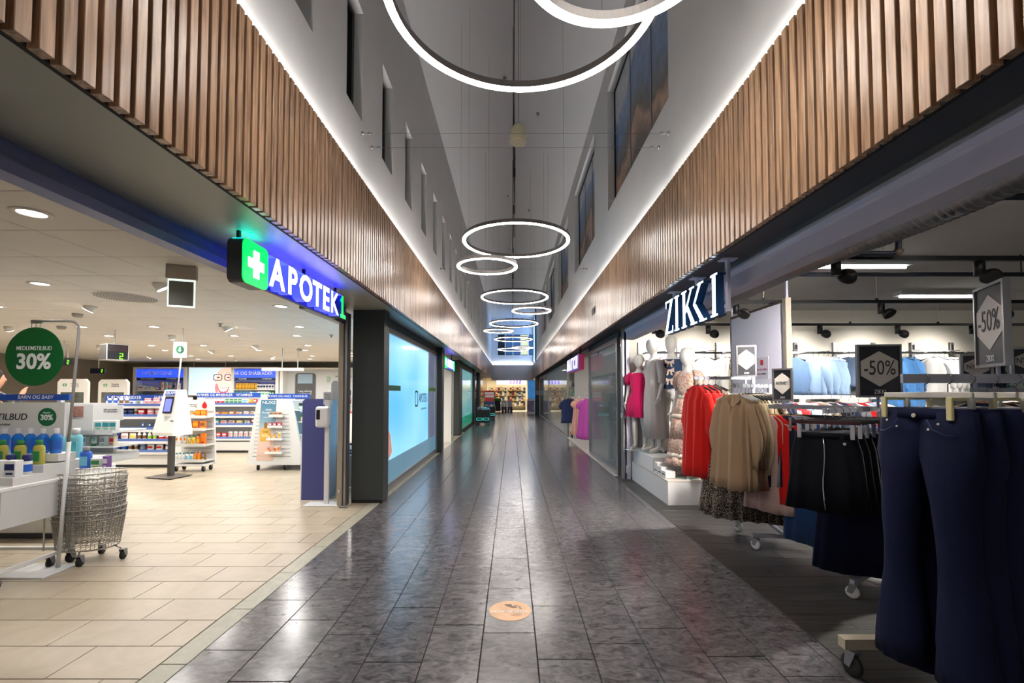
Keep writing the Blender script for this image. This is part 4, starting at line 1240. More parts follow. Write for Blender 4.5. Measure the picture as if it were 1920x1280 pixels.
# vitamins gondola
gondola('shelf_gondola', 'white vitamins gondola with blue VITAMINER OG MINERALER header', -7.45, -5.95, 10.65, 0.5, [0.36, 0.67, 0.88, 1.14], 1.34, ['VITAMINER OG MINERALER', 'VITAMINER'])
redj = (J, .07, .1, .07, 'white', 'white', 'red'); grnj = (J, .07, .1, .07, 'white', 'green', 'green')
shelf_row([redj] * 6 + [grnj] * 4 + [(C, .14, .1, .06, 'white', 'skyblue', 'grey'), (C, .07, .1, .06, 'amber', 'yellow', 'red'), (C, .07, .1, .06, 'red', 'white', 'amber')], -7.38, -6.0, 10.79, 1.14, 'on the top shelf of the vitamins gondola')
shelf_row([(C, .16, .08, .07, 'skyblue', 'blue', 'white')] + [(C, .1, .1, .06, 'orange', 'white', 'amber'), (C, .1, .06, .06, 'orange', 'white', 'red'), (C, .1, .06, .06, 'amber', 'orange', 'white'), (C, .1, .07, .06, 'orange', 'white', 'amber'), (C, .1, .06, .06, 'white', 'orange', 'red'), (C, .09, .07, .06, 'white', 'pink', 'orange'), (C, .08, .07, .06, 'white', 'orange', 'pink')], -7.38, -6.0, 10.73, 0.88, 'on the second shelf of the vitamins gondola')
shelf_row([(J, .07, .11, .07, 'teal', 'green', 'white'), (J, .07, .11, .07, 'green', 'white', 'white'), (J, .07, .11, .07, 'teal', 'green', 'white'), (J, .07, .11, .07, 'mint', 'teal', 'white'), (C, .12, .07, .06, 'white', 'red', 'pink'), (C, .12, .07, .06, 'white', 'red', 'pink'), (C, .12, .07, .06, 'cream', 'yellow', 'red'), (C, .1, .07, .06, 'white', 'grey', 'grey'), (C, .05, .11, .05, 'red', 'white', 'red')], -7.38, -6.0, 10.73, 0.67, 'on the third shelf of the vitamins gondola')
shelf_row([(C, .12, .13, .07, 'yellow', 'cream', 'white'), (C, .13, .14, .07, 'yellow', 'cream', 'white')] + [(C, .09, .1, .06, 'red', 'white', 'pink')] * 3 + [(C, .07, .13, .06, 'white', 'pink', 'red')] * 5, -7.38, -6.0, 10.67, 0.36, 'on the bottom shelf of the vitamins gondola')
# end display of orange bottles
od = thing('end_display', 'white wheeled end display full of orange bottles beside the kiosk', 'display', (-5.68, 8.1, 0))
MB().prism([(-0.33, 0.12), (0.30, 0.12), (0.26, 1.02), (0.24, 1.26), (-0.27, 1.26), (-0.30, 1.02)], 'y', 0.26, 0.30).build('back_board', M_WHITE, od)
MB().cbox(-0.32, 0.28, 0.0, 0.30, 0.10, 0.135, 0.004).build('base', M_WHITE, od)
for z in (0.97, 0.75, 0.475, 0.20):
    MB().box(-0.28, 0.29, 0.0, 0.27, z - 0.02, z).box(-0.28, 0.29, -0.008, 0.0, z - 0.03, z + 0.02).build('shelf', M_WHITE, od)
for k in range(9):
    MB().box(-0.27, 0.24, 0.252, 0.258, 0.3 + k * 0.08, 0.306 + k * 0.08).build('slot', M_GREYMET, od)
for x in (-0.26, 0.22):
    for y in (0.05, 0.25): caster(od, x, y, 0.045)
pb = MB().box(-0.26, 0.25, 0.24, 0.25, 1.06, 1.25).build('sign_board', M_WHITE, od)
MB().lathe([(0.045, 0), (0.045, 0.004)], 16).xf(Matrix.Translation((0.1, 0.238, 1.15)) @ Matrix.Rotation(R(90), 4, 'X')).prism([(0.06, 1.18), (0.14, 1.18), (0.1, 1.235)], 'y', 0.2345, 0.238).build('red_drop', pm('red'), pb)
text(pb, 'Pleie og lek\nhver dag', 0.035, M_DTXT, (-0.1, 0.238, 1.16), sx=0.9)
ob_ = (FK, .055, .15, .05, 'orange', 'orange', 'amber'); am = (C, .07, .13, .05, 'amber', 'orange', 'white'); wt = (T, .045, .15, .04, 'white', 'white', 'orange')
shelf_row([(T, .045, .12, .04, 'white', 'cream', 'grey')] * 3 + [(J, .06, .08, .06, 'orange', 'amber', 'white')] * 2 + [(C, .08, .12, .05, 'orange', 'amber', 'amber')] * 2, -5.95, -5.4, 8.1, 0.97, 'on the top shelf of the orange end display')
shelf_row([am, (C, .07, .13, .05, 'amber', 'yellow', 'cream'), am, (C, .09, .14, .05, 'orange', 'amber', 'brown'), (C, .09, .14, .05, 'orange', 'brown', 'amber')], -5.95, -5.4, 8.1, 0.75, 'on the second shelf of the orange end display')
shelf_row([wt, wt, wt, (FK, .05, .16, .05, 'yellow', 'green', 'amber'), (FK, .05, .16, .05, 'yellow', 'green', 'amber'), (B, .06, .19, .06, 'orange', 'brown', 'amber'), (C, .07, .2, .06, 'orange', 'orange', 'red')], -5.95, -5.4, 8.1, 0.475, 'on the third shelf of the orange end display')
shelf_row([(FK, .05, .13, .05, 'white', 'teal', 'white')] * 3 + [(FK, .06, .14, .05, 'white', 'teal', 'skyblue')] * 2 + [(FK, .055, .16, .05, 'orange', 'peach', 'amber')] * 2 + [(C, .06, .15, .05, 'brown', 'grey', 'amber')], -5.95, -5.4, 8.1, 0.20, 'on the bottom shelf of the orange end display')
# kiosk
ki = thing('info_kiosk', 'white wedge shaped queue kiosk with tablet screen on a dark post', 'kiosk', (-5.66, 7.62, 0), R(-14))
MB().cbox(-0.26, 0.26, -0.2, 0.2, 0.012, 0.024, 0.003).build('base_plate', mat('bronze grey steel', (110, 102, 96), 0.4, 0.4), ki)
for x in (-0.22, 0.22):
    for y in (-0.16, 0.16): MB().lathe([(0.015, 0), (0.02, 0.012)], 10, x, y).build('foot', M_BLKMET, ki)
MB().cbox(-0.045, 0.035, 0.0, 0.07, 0.024, 0.72, 0.003).build('post', mat('dark grey steel', (78, 76, 76), 0.4, 0.3), ki)
def tr(w, z, y0, y1): return [(-w, y0, z), (w, y0, z), (w, y1, z), (-w, y1, z)]
hd_ = MB().loft([tr(0.215, 0.69, -0.12, 0.22), tr(0.212, 0.74, -0.13, 0.22), tr(0.14, 1.42, 0.0, 0.16), tr(0.12, 1.44, 0.02, 0.15)], smooth=False).build('head', M_WHITE, ki)
sl_ = math.atan2(0.13, 0.68)
SM = Matrix.Translation((0.0, -0.067, 1.09)) @ Matrix.Rotation(-sl_, 4, 'X')
MB().cbox(-0.075, 0.105, -0.012, -0.002, -0.04, 0.24, 0.004).xf(SM).build('tablet', M_BLKMET, ki)
MB().box(-0.052, 0.082, -0.014, -0.012, -0.01, 0.20).xf(SM).build('screen', mat('lit blue screen', (100, 110, 220), 0.2, emit=(96, 104, 220), es=0.9), ki)
bl = MB().box(-0.1, 0.1, -0.006, -0.002, 0.26, 0.33).xf(SM).build('name_plate', M_BLUEHEAD, ki)
text(ki, 'KØLAPP', 0.062, M_WTXT, tuple(SM @ Vector((0, -0.008, 0.295))), (R(90) - sl_, 0, 0), bold=0.03)
for k in range(4):
    MB().box(-0.02, 0.12 - 0.03 * k, -0.004, -0.002, -0.10 - k * 0.02, -0.095 - k * 0.02).xf(SM).build('printed_line', M_DTXT if k < 2 else M_SHELFBACK, ki)
MB().box(0.12, 0.18, -0.006, -0.002, -0.17, -0.155).xf(SM).build('ticket_slot', M_NAVYTXT, ki)
# hanging arrow sign over the kiosk
ha = thing('hanging_sign', 'white hanging notice with green arrow disc above the kiosk', 'sign', (-5.62, 7.75, 1.98))
MB().cbox(-0.115, 0.115, -0.006, 0.006, 0, 0.27, 0.002).build('board', mat('pale translucent board', (224, 224, 218), 0.5), ha)
MB().lathe([(0.068, 0), (0.068, 0.003)], 24).xf(Matrix.Translation((0, -0.006, 0.14)) @ Matrix.Rotation(R(90), 4, 'X')).build('green_disc', mat('dark green disc', (30, 112, 76), 0.4), ha)
MB().box(-0.012, 0.012, -0.012, -0.009, 0.13, 0.185).prism([(-0.035, 0.135), (0.0, 0.095), (0.035, 0.135)], 'y', -0.012, -0.009).build('arrow', M_WTXT, ha)
text(ha, 'Trekk', 0.03, M_DTXT, (0, -0.008, 0.238))
text(ha, 'kølapp her', 0.026, M_DTXT, (0, -0.008, 0.04))
MB().tube([(0.04, 0, 0.27), (0.04, 0, PC - 1.98)], 0.008, 6).build('ceiling_rod', M_WHITEM, ha)
MB().tube([(0.02, 0.0, 0.0), (-0.03, 0.0, -0.54)], 0.012, 8).build('lower_rod', M_WHITEM, ha)
# queue number display
qd = thing('number_display', 'black hanging queue display showing a green 2', 'display', (-6.95, 8.0, 1.955), R(60))
MB().cbox(-0.155, 0.155, -0.14, 0.14, 0, 0.275, 0.004).build('casing', M_WHITEM, qd)
MB().box(-0.14, 0.14, -0.146, -0.14, 0.012, 0.263).build('front_screen', mat('dark red black screen', (36, 28, 30), 0.25), qd)
MB().box(-0.161, -0.155, -0.125, 0.125, 0.012, 0.263).build('side_screen', mat('dim side screen', (70, 66, 62), 0.25), qd)
MB().box(-0.13, 0.13, -0.148, -0.146, 0.15, 0.25).build('dim_red_field', mat('dim red display', (40, 12, 18), 0.3, emit=(110, 10, 24), es=0.05), qd)
M_DIGIT = mat('lit green digit', (120, 255, 40), 0.4, emit=(130, 255, 30), es=1.3)
def digit2(o, x, y, z, s, nm='digit_segment'):
    for a, b, c, d in ((0, 0.9, 0.5, 1.0), (0.4, 0.5, 0.5, 1.0), (0, 0.45, 0.5, 0.55), (0, 0, 0.1, 0.5), (0, 0, 0.5, 0.1)):
        MB().box(x + a * s, x + c * s, y - 0.002, y, z + b * s, z + d * s).build(nm, M_DIGIT, o)
digit2(qd, 0.02, -0.147, 0.02, 0.1)
MB().tube([(0, 0, 0.275), (0, 0, PC - 1.955)], 0.01, 6).build('ceiling_rod', M_WHITEM, qd)
for k, (x, y, z) in enumerate(((-11.55, 12.8, 1.93), (-10.0, 10.3, 2.02), (-9.4, 9.6, 1.96))):
    t = thing('counter_display', 'small dark number display on a white rod, %s' % ('beside the taupe wall', 'lower of two beside the round sign', 'upper of two beside the round sign')[k], 'display', (x, y, z))
    MB().cbox(-0.2, 0.2, -0.04, 0.04, 0, 0.14, 0.004).build('casing', M_BLKMET, t)
    MB().box(-0.18, 0.08, -0.044, -0.04, 0.02, 0.12).build('dark_field', mat('navy display', (14, 18, 60), 0.3), t)
    digit2(t, 0.11, -0.041, 0.03, 0.08)
    MB().tube([(0, 0, 0.14), (0, 0, PC - z)], 0.012, 6).build('ceiling_rod', M_WHITEM, t)

# wedge shaped end panel with cosmetics poster, shelves along its corridor side
nx = thing('cosmetics_display', 'white wedge shaped wheeled display with blue to peach perfume poster', 'display', (-4.24, 8.25, 0))
poly = [(-0.51, 0.14), (-0.46, 0.10), (0.44, 0.10), (0.50, 0.15), (0.5, 0.2), (0.29, 1.2), (0.24, 1.27), (-0.30, 1.27), (-0.35, 1.2)]
MB().prism(poly, 'y', 0.0, 0.05).build('end_panel', M_WHITE, nx)
MB().prism([(-0.42, 0.12), (0.42, 0.12), (0.22, 1.25), (-0.28, 1.25)], 'y', 0.05, 1.3).build('body', M_SHELFBACK, nx)
for x in (-0.34, 0.14):
    for y in (0.06, 1.2): caster(nx, x, y, 0.045)
def nuxe_mat():
    m = bpy.data.materials.new('poster blue to peach print')
    m.use_nodes = True
    nt = m.node_tree
    geo = nt.nodes.new('ShaderNodeNewGeometry')
    sep = nt.nodes.new('ShaderNodeSeparateXYZ')
    mr = nt.nodes.new('ShaderNodeMapRange')
    mr.inputs['From Min'].default_value, mr.inputs['From Max'].default_value = 0.18, 1.26
    r = nt.nodes.new('ShaderNodeValToRGB')
    E = r.color_ramp.elements
    E[0].position, E[0].color = 0.0, (lin(226), lin(190), lin(174), 1)
    E[1].position, E[1].color = 1.0, (lin(52), lin(116), lin(146), 1)
    e = E.new(0.4); e.color = (lin(230), lin(206), lin(190), 1)
    e = E.new(0.62); e.color = (lin(140), lin(176), lin(194), 1)
    nt.links.new(geo.outputs['Position'], sep.inputs[0])
    nt.links.new(sep.outputs['Z'], mr.inputs['Value'])
    nt.links.new(mr.outputs[0], r.inputs[0])
    nt.links.new(r.outputs[0], nt.nodes['Principled BSDF'].inputs['Base Color'])
    nt.nodes['Principled BSDF'].inputs['Roughness'].default_value = 0.35
    return m
ps = MB().prism([(-0.33, 0.18), (-0.03, 0.18), (0.01, 1.26), (-0.26, 1.26)], 'y', -0.006, 0.0).build('poster', nuxe_mat(), nx)
text(ps, 'NUXE', 0.075, M_WTXT, (-0.12, -0.008, 1.21), bold=0.01, sx=1.2)
text(ps, 'Huile\nProdigieuse', 0.05, M_WTXT, (-0.13, -0.008, 1.06), shear=0.25)
text(ps, 'NOURISHING OIL', 0.022, M_WTXT, (-0.13, -0.008, 0.95))
M_GOLDP = mat('printed gold oil', (222, 176, 84), 0.3)
MB().prism([(-0.27, 0.52), (-0.08, 0.52), (-0.085, 0.73), (-0.14, 0.755), (-0.21, 0.755), (-0.265, 0.73)], 'y', -0.008, -0.006).build('printed_bottle', M_GOLDP, ps)
MB().box(-0.2, -0.15, -0.008, -0.006, 0.755, 0.86).build('printed_cap', mat('printed bronze cap', (150, 104, 50), 0.3), ps)
text(ps, 'NUXE', 0.035, M_DTXT, (-0.175, -0.0095, 0.69))
MB().box(-0.24, -0.11, -0.0095, -0.0085, 0.6, 0.65).build('printed_lines', mat('printed cream lines', (240, 214, 150), 0.4), ps)
for k in range(12):
    MB().box(-0.40 + k * 0.006, 0.28 - k * 0.004, -0.004, 0.0, 0.25 + k * 0.068, 0.256 + k * 0.068).build('slot', M_GREYMET, nx)
cs = [('peach', 'peach', 0.98), ('red', 'red', 0.79), ('amber', 'cream', 0.57), ('orange', 'peach', 0.33)]
SHN = ['top', 'second', 'third', 'bottom']
for k, (ca, cb, z) in enumerate(cs):
    MB().box(-0.07 - 0.02 * k, 0.17, -0.10, 0.0, z - 0.012, z).box(-0.07 - 0.02 * k, 0.17, -0.105, -0.10, z - 0.022, z + 0.02).build('shelf', M_WHITE, nx)
    it = [(C, .05, .07, .05, ca, 'white' if ca != 'peach' else 'brown', cb)] * 3 if k < 2 else [(FK, .06, .09, .04, ca, 'gold' if k == 2 else 'red', cb), (FK, .05, .08, .04, ca, 'gold' if k == 2 else 'red', cb), (C, .05, .12, .04, cb, ca, ca)]
    shelf_row(it, -4.24 - 0.07 - 0.02 * k, -4.24 + 0.16, 8.25 - 0.11, z, 'on the %s ledge of the cosmetics display' % SHN[k])
hd2 = MB().box(-0.36, 0.42, 0.42, 0.44, 1.28, 1.37).build('header', M_BLUEHEAD, nx)
text(hd2, 'MUNN OG HALS', 0.06, M_WTXT, (-0.16, 0.418, 1.325), bold=0.02)
text(hd2, 'TANNHELSE', 0.05, M_WTXT, (0.24, 0.418, 1.325), bold=0.02)
for k, (z, ca, cb) in enumerate(((1.08, 'green', 'black'), (0.87, 'yellow', 'green'), (0.63, 'mint', 'green'), (0.38, 'green', 'white'))):
    MB().box(0.2, 0.40 + 0.04 * k, 0.08, 1.25, z - 0.02, z).box(0.40 + 0.04 * k, 0.408 + 0.04 * k, 0.08, 1.25, z - 0.04, z + 0.02).build('side_shelf', M_WHITE, nx)
    shelf_row([(J if k != 2 else FK, .07, .12, .06, ca, cb, 'white')] * 7, 8.36, 9.45, -4.24 + 0.40 + 0.04 * k, z, 'on the %s side shelf of the cosmetics display' % SHN[k], face='x')

# plum divider and sanitiser stand by the doorway
pd = thing('display_divider', 'tall plum blue display back panel by the pharmacy doorway', 'display', (-2.58, 6.0, 0))
MB().prism([(-0.155, 0), (0.145, 0), (0.145, 1.29), (0.125, 1.31), (-0.12, 1.31), (-0.155, 1.28)], 'y', 0, 0.03).build('front_panel', mat('plum blue panel', (62, 66, 122), 0.45), pd)
MB().box(-0.17, -0.155, 0.0, 0.35, 0, 0.85).build('side_panel', M_WHITE, pd)
MB().box(0.145, 0.16, 0.0, 0.35, 0, 1.29).build('side_panel', mat('dusky pink panel', (170, 150, 150), 0.5), pd)
for z in (0.35, 0.62, 0.9):
    MB().prism([(0.03, z), (0.36, z), (0.36, z + 0.05), (0.30, z + 0.12), (0.03, z + 0.12)], 'x', -0.15, 0.14).build('tray', M_WHITE, pd)
gp = thing('security_panel', 'slim grey security panel rising behind the plum panel', 'panel', (-2.54, 6.55, 0))
MB().prism([(-0.045, 0), (0.045, 0), (0.055, 1.5), (0.03, 1.56), (-0.01, 1.56), (-0.04, 1.52)], 'y', 0, 0.03).build('panel', M_GREYMET, gp)
MB().box(-0.08, 0.08, -0.03, 0.06, 0, 0.02).build('foot', M_GREYMET, gp)
ss = thing('sanitizer_stand', 'white hand sanitizer stand with dispenser and notice by the doorway', 'stand', (-2.31, 5.76, 0))
MB().cbox(-0.25, 0.17, -0.10, 0.11, 0, 0.012, 0.003).build('base_plate', M_WHITEM, ss)
MB().cbox(-0.03, 0.03, -0.015, 0.015, 0.012, 1.30, 0.004).build('post', M_WHITEM, ss)
dp = MB().cbox(-0.12, 0.05, -0.09, 0.0, 0.96, 1.22, 0.02).build('dispenser', M_WHITE, ss)
MB().cbox(-0.105, -0.06, -0.094, -0.088, 1.06, 1.18, 0.002).build('window', M_BLKMET, dp)
MB().box(-0.05, 0.06, -0.012, -0.006, 1.24, 1.40).build('notice', mat('pale grey notice', (196, 200, 206), 0.5), ss)
text(ss, 'Husk å\nsprite\nhendene', 0.028, M_DTXT, (0.005, -0.014, 1.34))
# low rack near the door with folded goods
lr = thing('product_bin', 'low grey bin with red and blue packs just inside the doorway', 'bin', (-2.32, 6.75, 0))
MB().cbox(-0.16, 0.16, -0.2, 0.2, 0.06, 0.5, 0.006).build('bin_body', M_GREYMET, lr)
for x in (-0.12, 0.12): caster(lr, x, 0.1, 0.03)
for k, c_ in enumerate(('red', 'navy', 'skyblue')):
    product(C, .08, .16, .05, c_, 'white', 'white', (-2.42 + .1 * k, 6.72, 0.5), '%s pack standing on the low grey bin by the doorway' % c_)

# ------------------------------------------------------------------ back wall displays
def wall_bay(x0, x1, z0, z1, yf, label, depth=0.35):
    t = thing('wall_bay', label, 'shelf unit', ((x0 + x1) / 2, yf, 0))
    h = (x1 - x0) / 2
    for s in (-1, 1):
        MB().box(s * h - 0.05, s * h + 0.05, 0, depth, 0, z1).build('side_panel', M_WHITE, t)
    MB().box(-h + 0.05, h - 0.05, 0, depth, z1 - 0.05, z1).build('top_panel', M_WHITE, t)
    MB().box(-h + 0.05, h - 0.05, depth - 0.03, depth, 0, z1 - 0.05).build('back_panel', M_SHELFBACK, t)
    return t
M_LITBLUE = mat('lit blue sign panel', (50, 84, 214), 0.4, emit=(48, 82, 230), es=0.7)
def bay_sign(t, h, z0, z1, s, subs):
    g = MB().box(-h + 0.07, h - 0.07, 0.02, 0.05, z0, z1).build('sign_panel', M_LITBLUE, t)
    MB().box(-h + 0.07, h - 0.07, 0.015, 0.045, z0 - 0.1, z0 - 0.004).build('lower_strip', M_NAVYTXT, g)
    text(g, s, 0.17, M_WTXT, (-0.1, 0.012, (z0 + z1) / 2), bold=0.02, sx=0.9)
    for k, q in enumerate(subs):
        text(g, q, 0.07, M_WTXT, (-0.42 + 0.84 * k, 0.008, z0 - 0.05), bold=0.01)
b1 = wall_bay(-13.1, -11.35, 0, 2.28, 15.9, 'wall bay with lit blue INTIMHYGIENE sign')
bay_sign(b1, 0.875, 1.92, 2.2, 'INTIMHYGIENE', ['INKONTINENS', 'INTIMVASK'])
for z in (0.5, 0.85, 1.15, 1.48): MB().box(-0.82, 0.82, -0.06, 0.3, z - 0.03, z).build('shelf', M_WHITE, b1)
shelf_row([(C, .2, .16, .1, 'white', 'grey', 'pink'), (C, .1, .12, .1, 'white', 'grey', 'grey'), (C, .1, .12, .1, 'white', 'grey', 'blue'), (C, .1, .09, .1, 'cream', 'yellow', 'lime'), (C, .11, .1, .1, 'purple', 'white', 'grey')] + [(P, .1, .3, .08, 'peach', 'orange', 'grey'), (P, .1, .3, .08, 'skyblue', 'grey', 'orange'), (P, .1, .3, .08, 'grey', 'navy', 'pink'), (P, .1, .3, .08, 'grey', 'brown', 'navy'), (P, .12, .26, .08, 'white', 'orange', 'orange')], -12.98, -11.48, 15.86, 1.48, 'on the top shelf of the INTIMHYGIENE bay')
shelf_row([(C, .2, .18, .12, 'blue', 'skyblue', 'white')] * 3 + [(P, .22, .2, .1, 'navy', 'white', 'white')] * 4, -12.98, -11.48, 15.86, 1.15, 'on the second shelf of the INTIMHYGIENE bay')
# smiling portrait light box, drawn with flat shapes
fb = thing('portrait_light_box', 'pale blue light box with a close cropped smiling face in glasses', 'poster', (-10.5, 15.95, 1.3))
MB().box(-0.76, 0.76, 0, 0.08, 0, 0.98).build('box', M_WHITEM, fb)
lit = lambda nm, c, e=0.55: mat(nm, c, 0.4, emit=c, es=e)
pf = MB().box(-0.74, 0.74, -0.006, 0, 0.02, 0.96).build('print', lit('printed pale blue', (196, 222, 232)), fb)
face = [(0.74, 0.02), (0.30, 0.02), (0.22, 0.10), (0.17, 0.28), (0.16, 0.5), (0.22, 0.75), (0.33, 0.9), (0.5, 0.96), (0.74, 0.96)]
MB().prism(face, 'y', -0.009, -0.006).build('printed_face', lit('printed light skin', (232, 190, 178)), pf)
def el(cx, cz, a, b, n=20, t0=0, t1=360): return [(cx + a * math.cos(R(t0 + (t1 - t0) * i / n)), cz + b * math.sin(R(t0 + (t1 - t0) * i / n))) for i in range(n)]
MB().prism(el(0.235, 0.25, 0.06, 0.16), 'y', -0.0105, -0.009).build('printed_cheek', lit('printed pink cheek', (214, 120, 122)), pf)
MB().prism([(0.26, 0.28), (0.45, 0.25), (0.68, 0.30), (0.62, 0.12), (0.47, 0.05), (0.33, 0.11)], 'y', -0.0115, -0.009).build('printed_lips', lit('printed lips', (196, 80, 96)), pf)
MB().prism([(0.30, 0.26), (0.45, 0.23), (0.64, 0.27), (0.58, 0.16), (0.46, 0.12), (0.36, 0.16)], 'y', -0.013, -0.0115).build('printed_teeth', lit('printed white teeth', (248, 246, 244)), pf)
for k, cx in enumerate((0.27, 0.62)):
    g = MB()
    frame_loop(g, [(cx + u, 0.62 + v) for u, v in ring_poly(0.155 if k == 0 else 0.12, 0.115, 0.08)], [(cx + u, 0.62 + v) for u, v in ring_poly(0.13 if k == 0 else 0.095, 0.09, 0.06)], 'y', -0.013, -0.009)
    g.build('printed_glasses', lit('printed dark frame', (44, 40, 72), 0.1), pf)
    MB().prism(el(cx + 0.02, 0.62, 0.05, 0.022), 'y', -0.0115, -0.009).build('printed_eye', lit('printed eye', (96, 70, 70), 0.2), pf)
    MB().prism([(cx - 0.1, 0.755), (cx + 0.02, 0.785), (cx + 0.11, 0.76), (cx + 0.02, 0.80)], 'y', -0.0115, -0.009).build('printed_brow', lit('printed brow', (150, 110, 100), 0.3), pf)
for x in (-0.6, 0.5): MB().tube([(x, 0.04, 0.98), (x, 0.04, PC - 1.3)], 0.008, 5).build('ceiling_rod', M_WHITEM, fb)
b2 = wall_bay(-9.7, -8.15, 0, 2.28, 15.9, 'wall bay with lit blue SÅR OG SMÅSKADER sign')
bay_sign(b2, 0.775, 1.92, 2.2, 'SÅR OG SMÅSKADER', ['PLASTER', 'KOMPRESS'])
for z in (0.6, 0.95, 1.25, 1.5): MB().box(-0.72, 0.72, 0.0, 0.3, z - 0.02, z).build('shelf', M_WHITE, b2)
MB().box(-0.72, 0.72, 0.02, 0.06, 1.78, 1.80).build('hook_rail', M_GREYMET, b2)
shelf_row([(P, .1, .24, .06, 'gold', 'brown', 'amber')] * 7 + [(C, .09, .18, .05, 'white', 'navy', 'grey')] * 6, -9.6, -8.25, 15.9, 1.5, 'on the top shelf of the wound care bay')
shelf_row([(P, .1, .18, .06, 'teal', 'skyblue', 'white')] * 4 + [(C, .08, .17, .05, 'white', 'brown', 'grey'), (C, .1, .16, .05, 'skyblue', 'red', 'white')] + [(C, .12, .18, .05, 'white', 'mint', 'mint')] * 3 + [(C, .06, .18, .05, 'green', 'white', 'mint')] * 2, -9.6, -8.25, 15.9, 1.25, 'on the second shelf of the wound care bay')
b3 = wall_bay(-8.0, -5.5, 0, 2.26, 15.9, 'white panelled wall with grey poster and 30 percent offer')
dk = MB().prism([(u - 0.55, 1.6 + v) for u, v in ring_poly(0.36, 0.48, 0.1)], 'y', 0.30, 0.32).build('grey_poster', mat('grey black poster print', (84, 84, 88), 0.4), b3)
MB().box(-0.82, -0.3, 0.295, 0.30, 1.72, 2.05).build('pale_blue_print', mat('pale blue print', (150, 176, 196), 0.4), dk)
text(dk, 'Lang erfaring\nog gode råd', 0.09, M_WTXT, (-0.55, 0.292, 1.4))
text(b3, 'MEDLEMSTILBUD', 0.085, M_DTXT, (0.82, 0.30, 1.96))
gd = MB().lathe([(0.16, 0), (0.16, 0.006)], 28).xf(Matrix.Translation((0.82, 0.31, 1.68)) @ Matrix.Rotation(R(90), 4, 'X')).build('green_disc', mat('offer green', (20, 104, 66), 0.45), b3)
text(gd, '30%', 0.14, M_WTXT, (0.82, 0.302, 1.68), bold=0.03)
MB().prism([(0.2, 1.75), (0.3, 1.75), (0.35, 1.95), (0.22, 1.98)], 'y', 0.305, 0.32).build('bird_print', mat('printed sage', (150, 180, 150), 0.4), b3)
for z in (0.7, 1.0, 1.3): MB().box(0.3, 1.2, 0.0, 0.3, z - 0.02, z).build('shelf', M_WHITE, b3)
shelf_row([(C, .1, .16, .06, 'white', 'grey', 'skyblue')] * 3 + [(C, .12, .18, .06, 'navy', 'grey', 'white')] * 3, -6.4, -5.6, 15.92, 1.3, 'upper shelf under 30 percent offer')
shelf_row([(FK, .1, .16, .06, 'black', 'navy', 'white')] * 4 + [(C, .12, .14, .06, 'red', 'white', 'grey')] * 2, -6.4, -5.6, 15.92, 1.0, 'lower shelf under 30 percent offer')
lb = thing('pendant_bar_lamp', 'long white bar lamp hanging in front of the panelled back wall', 'pendant light', (-5.6, 11.2, 1.92))
MB().cbox(-0.5, 0.5, -0.04, 0.04, 0, 0.075, 0.004).build('bar', M_WHITE, lb)
for x in (-0.02, 0.36): MB().tube([(x, 0, 0.075), (x, 0, PC - 1.92)], 0.014, 6).build('rod', M_WHITEM, lb)
# shelf run along the right end of the pharmacy, seen past the doorway
cr_ = thing('counter_shelf', 'low white counter with red tray near the back of the pharmacy', 'counter', (-4.6, 13.2, 0))
MB().cbox(-0.6, 0.9, 0, 0.5, 0.0, 0.8, 0.006).build('body', M_WHITE, cr_)
MB().box(-0.1, 0.5, 0.05, 0.4, 0.8, 0.84).build('red_tray', pm('red'), cr_)
MB().box(0.1, 0.35, 0.1, 0.12, 0.84, 1.2).build('notice_card', M_WHITE, cr_)

# ------------------------------------------------------------------ front promotion table
ft = thing('promotion_table', 'white metal promotion table on casters at the pharmacy entrance', 'table', (-4.16, 3.24, 0))
MB().cbox(-0.6, 0.55, 0.0, 0.62, 0.68, 0.71, 0.005).build('table_top', M_WHITE, ft)
MB().box(0.53, 0.548, 0.03, 0.60, 0.42, 0.68).build('apron', mat('pale grey apron', (206, 206, 206), 0.45), ft)
MB().box(-0.6, 0.53, 0.0, 0.018, 0.42, 0.68).build('apron', mat('pale grey apron', (206, 206, 206), 0.45), ft)
for x in (-0.57, 0.52):
    for y in (0.02, 0.58):
        MB().cbox(x - 0.02, x + 0.02, y - 0.02, y + 0.02, 0.10, 0.68, 0.003).build('leg', M_WHITEM, ft)
        caster(ft, x, y, 0.042)
for y in (0.02, 0.58): MB().box(-0.55, 0.5, y - 0.012, y + 0.012, 0.10, 0.125).build('stretcher', M_WHITEM, ft)
MB().box(0.508, 0.532, 0.02, 0.58, 0.10, 0.125).build('stretcher', M_WHITEM, ft)
for k, (y0, z) in enumerate(((0.12, 0.77), (0.335, 0.83), (0.45, 0.90))):
    MB().box(-0.58, 0.53, y0, 0.60, z - 0.06 if k else 0.71, z).build('riser', M_WHITE, ft)
sb = MB().box(-0.58, 0.47, 0.55, 0.57, 1.03, 1.31).build('sign_board', M_WHITE, ft)
MB().box(0.36, 0.40, 0.55, 0.57, 0.9, 1.03).build('sign_post', M_WHITEM, ft)
MB().box(-0.5, -0.46, 0.55, 0.57, 0.9, 1.03).build('sign_post', M_WHITEM, ft)
text(sb, 'MEDLEMSTILBUD', 0.075, M_DTXT, (-0.12, 0.547, 1.19), bold=0.02, shear=0.15)
text(sb, 'på utvalgte produkter', 0.03, M_DTXT, (-0.1, 0.547, 1.13), shear=0.15)
g2 = MB().lathe([(0.075, 0), (0.075, 0.004)], 28).xf(Matrix.Translation((0.33, 0.55, 1.19)) @ Matrix.Rotation(R(90), 4, 'X')).build('green_disc', mat('offer green', (20, 104, 66), 0.45), sb)
text(g2, '30%', 0.062, M_WTXT, (0.33, 0.544, 1.185), bold=0.03)
text(g2, 'MEDLEM', 0.016, M_WTXT, (0.33, 0.544, 1.225))
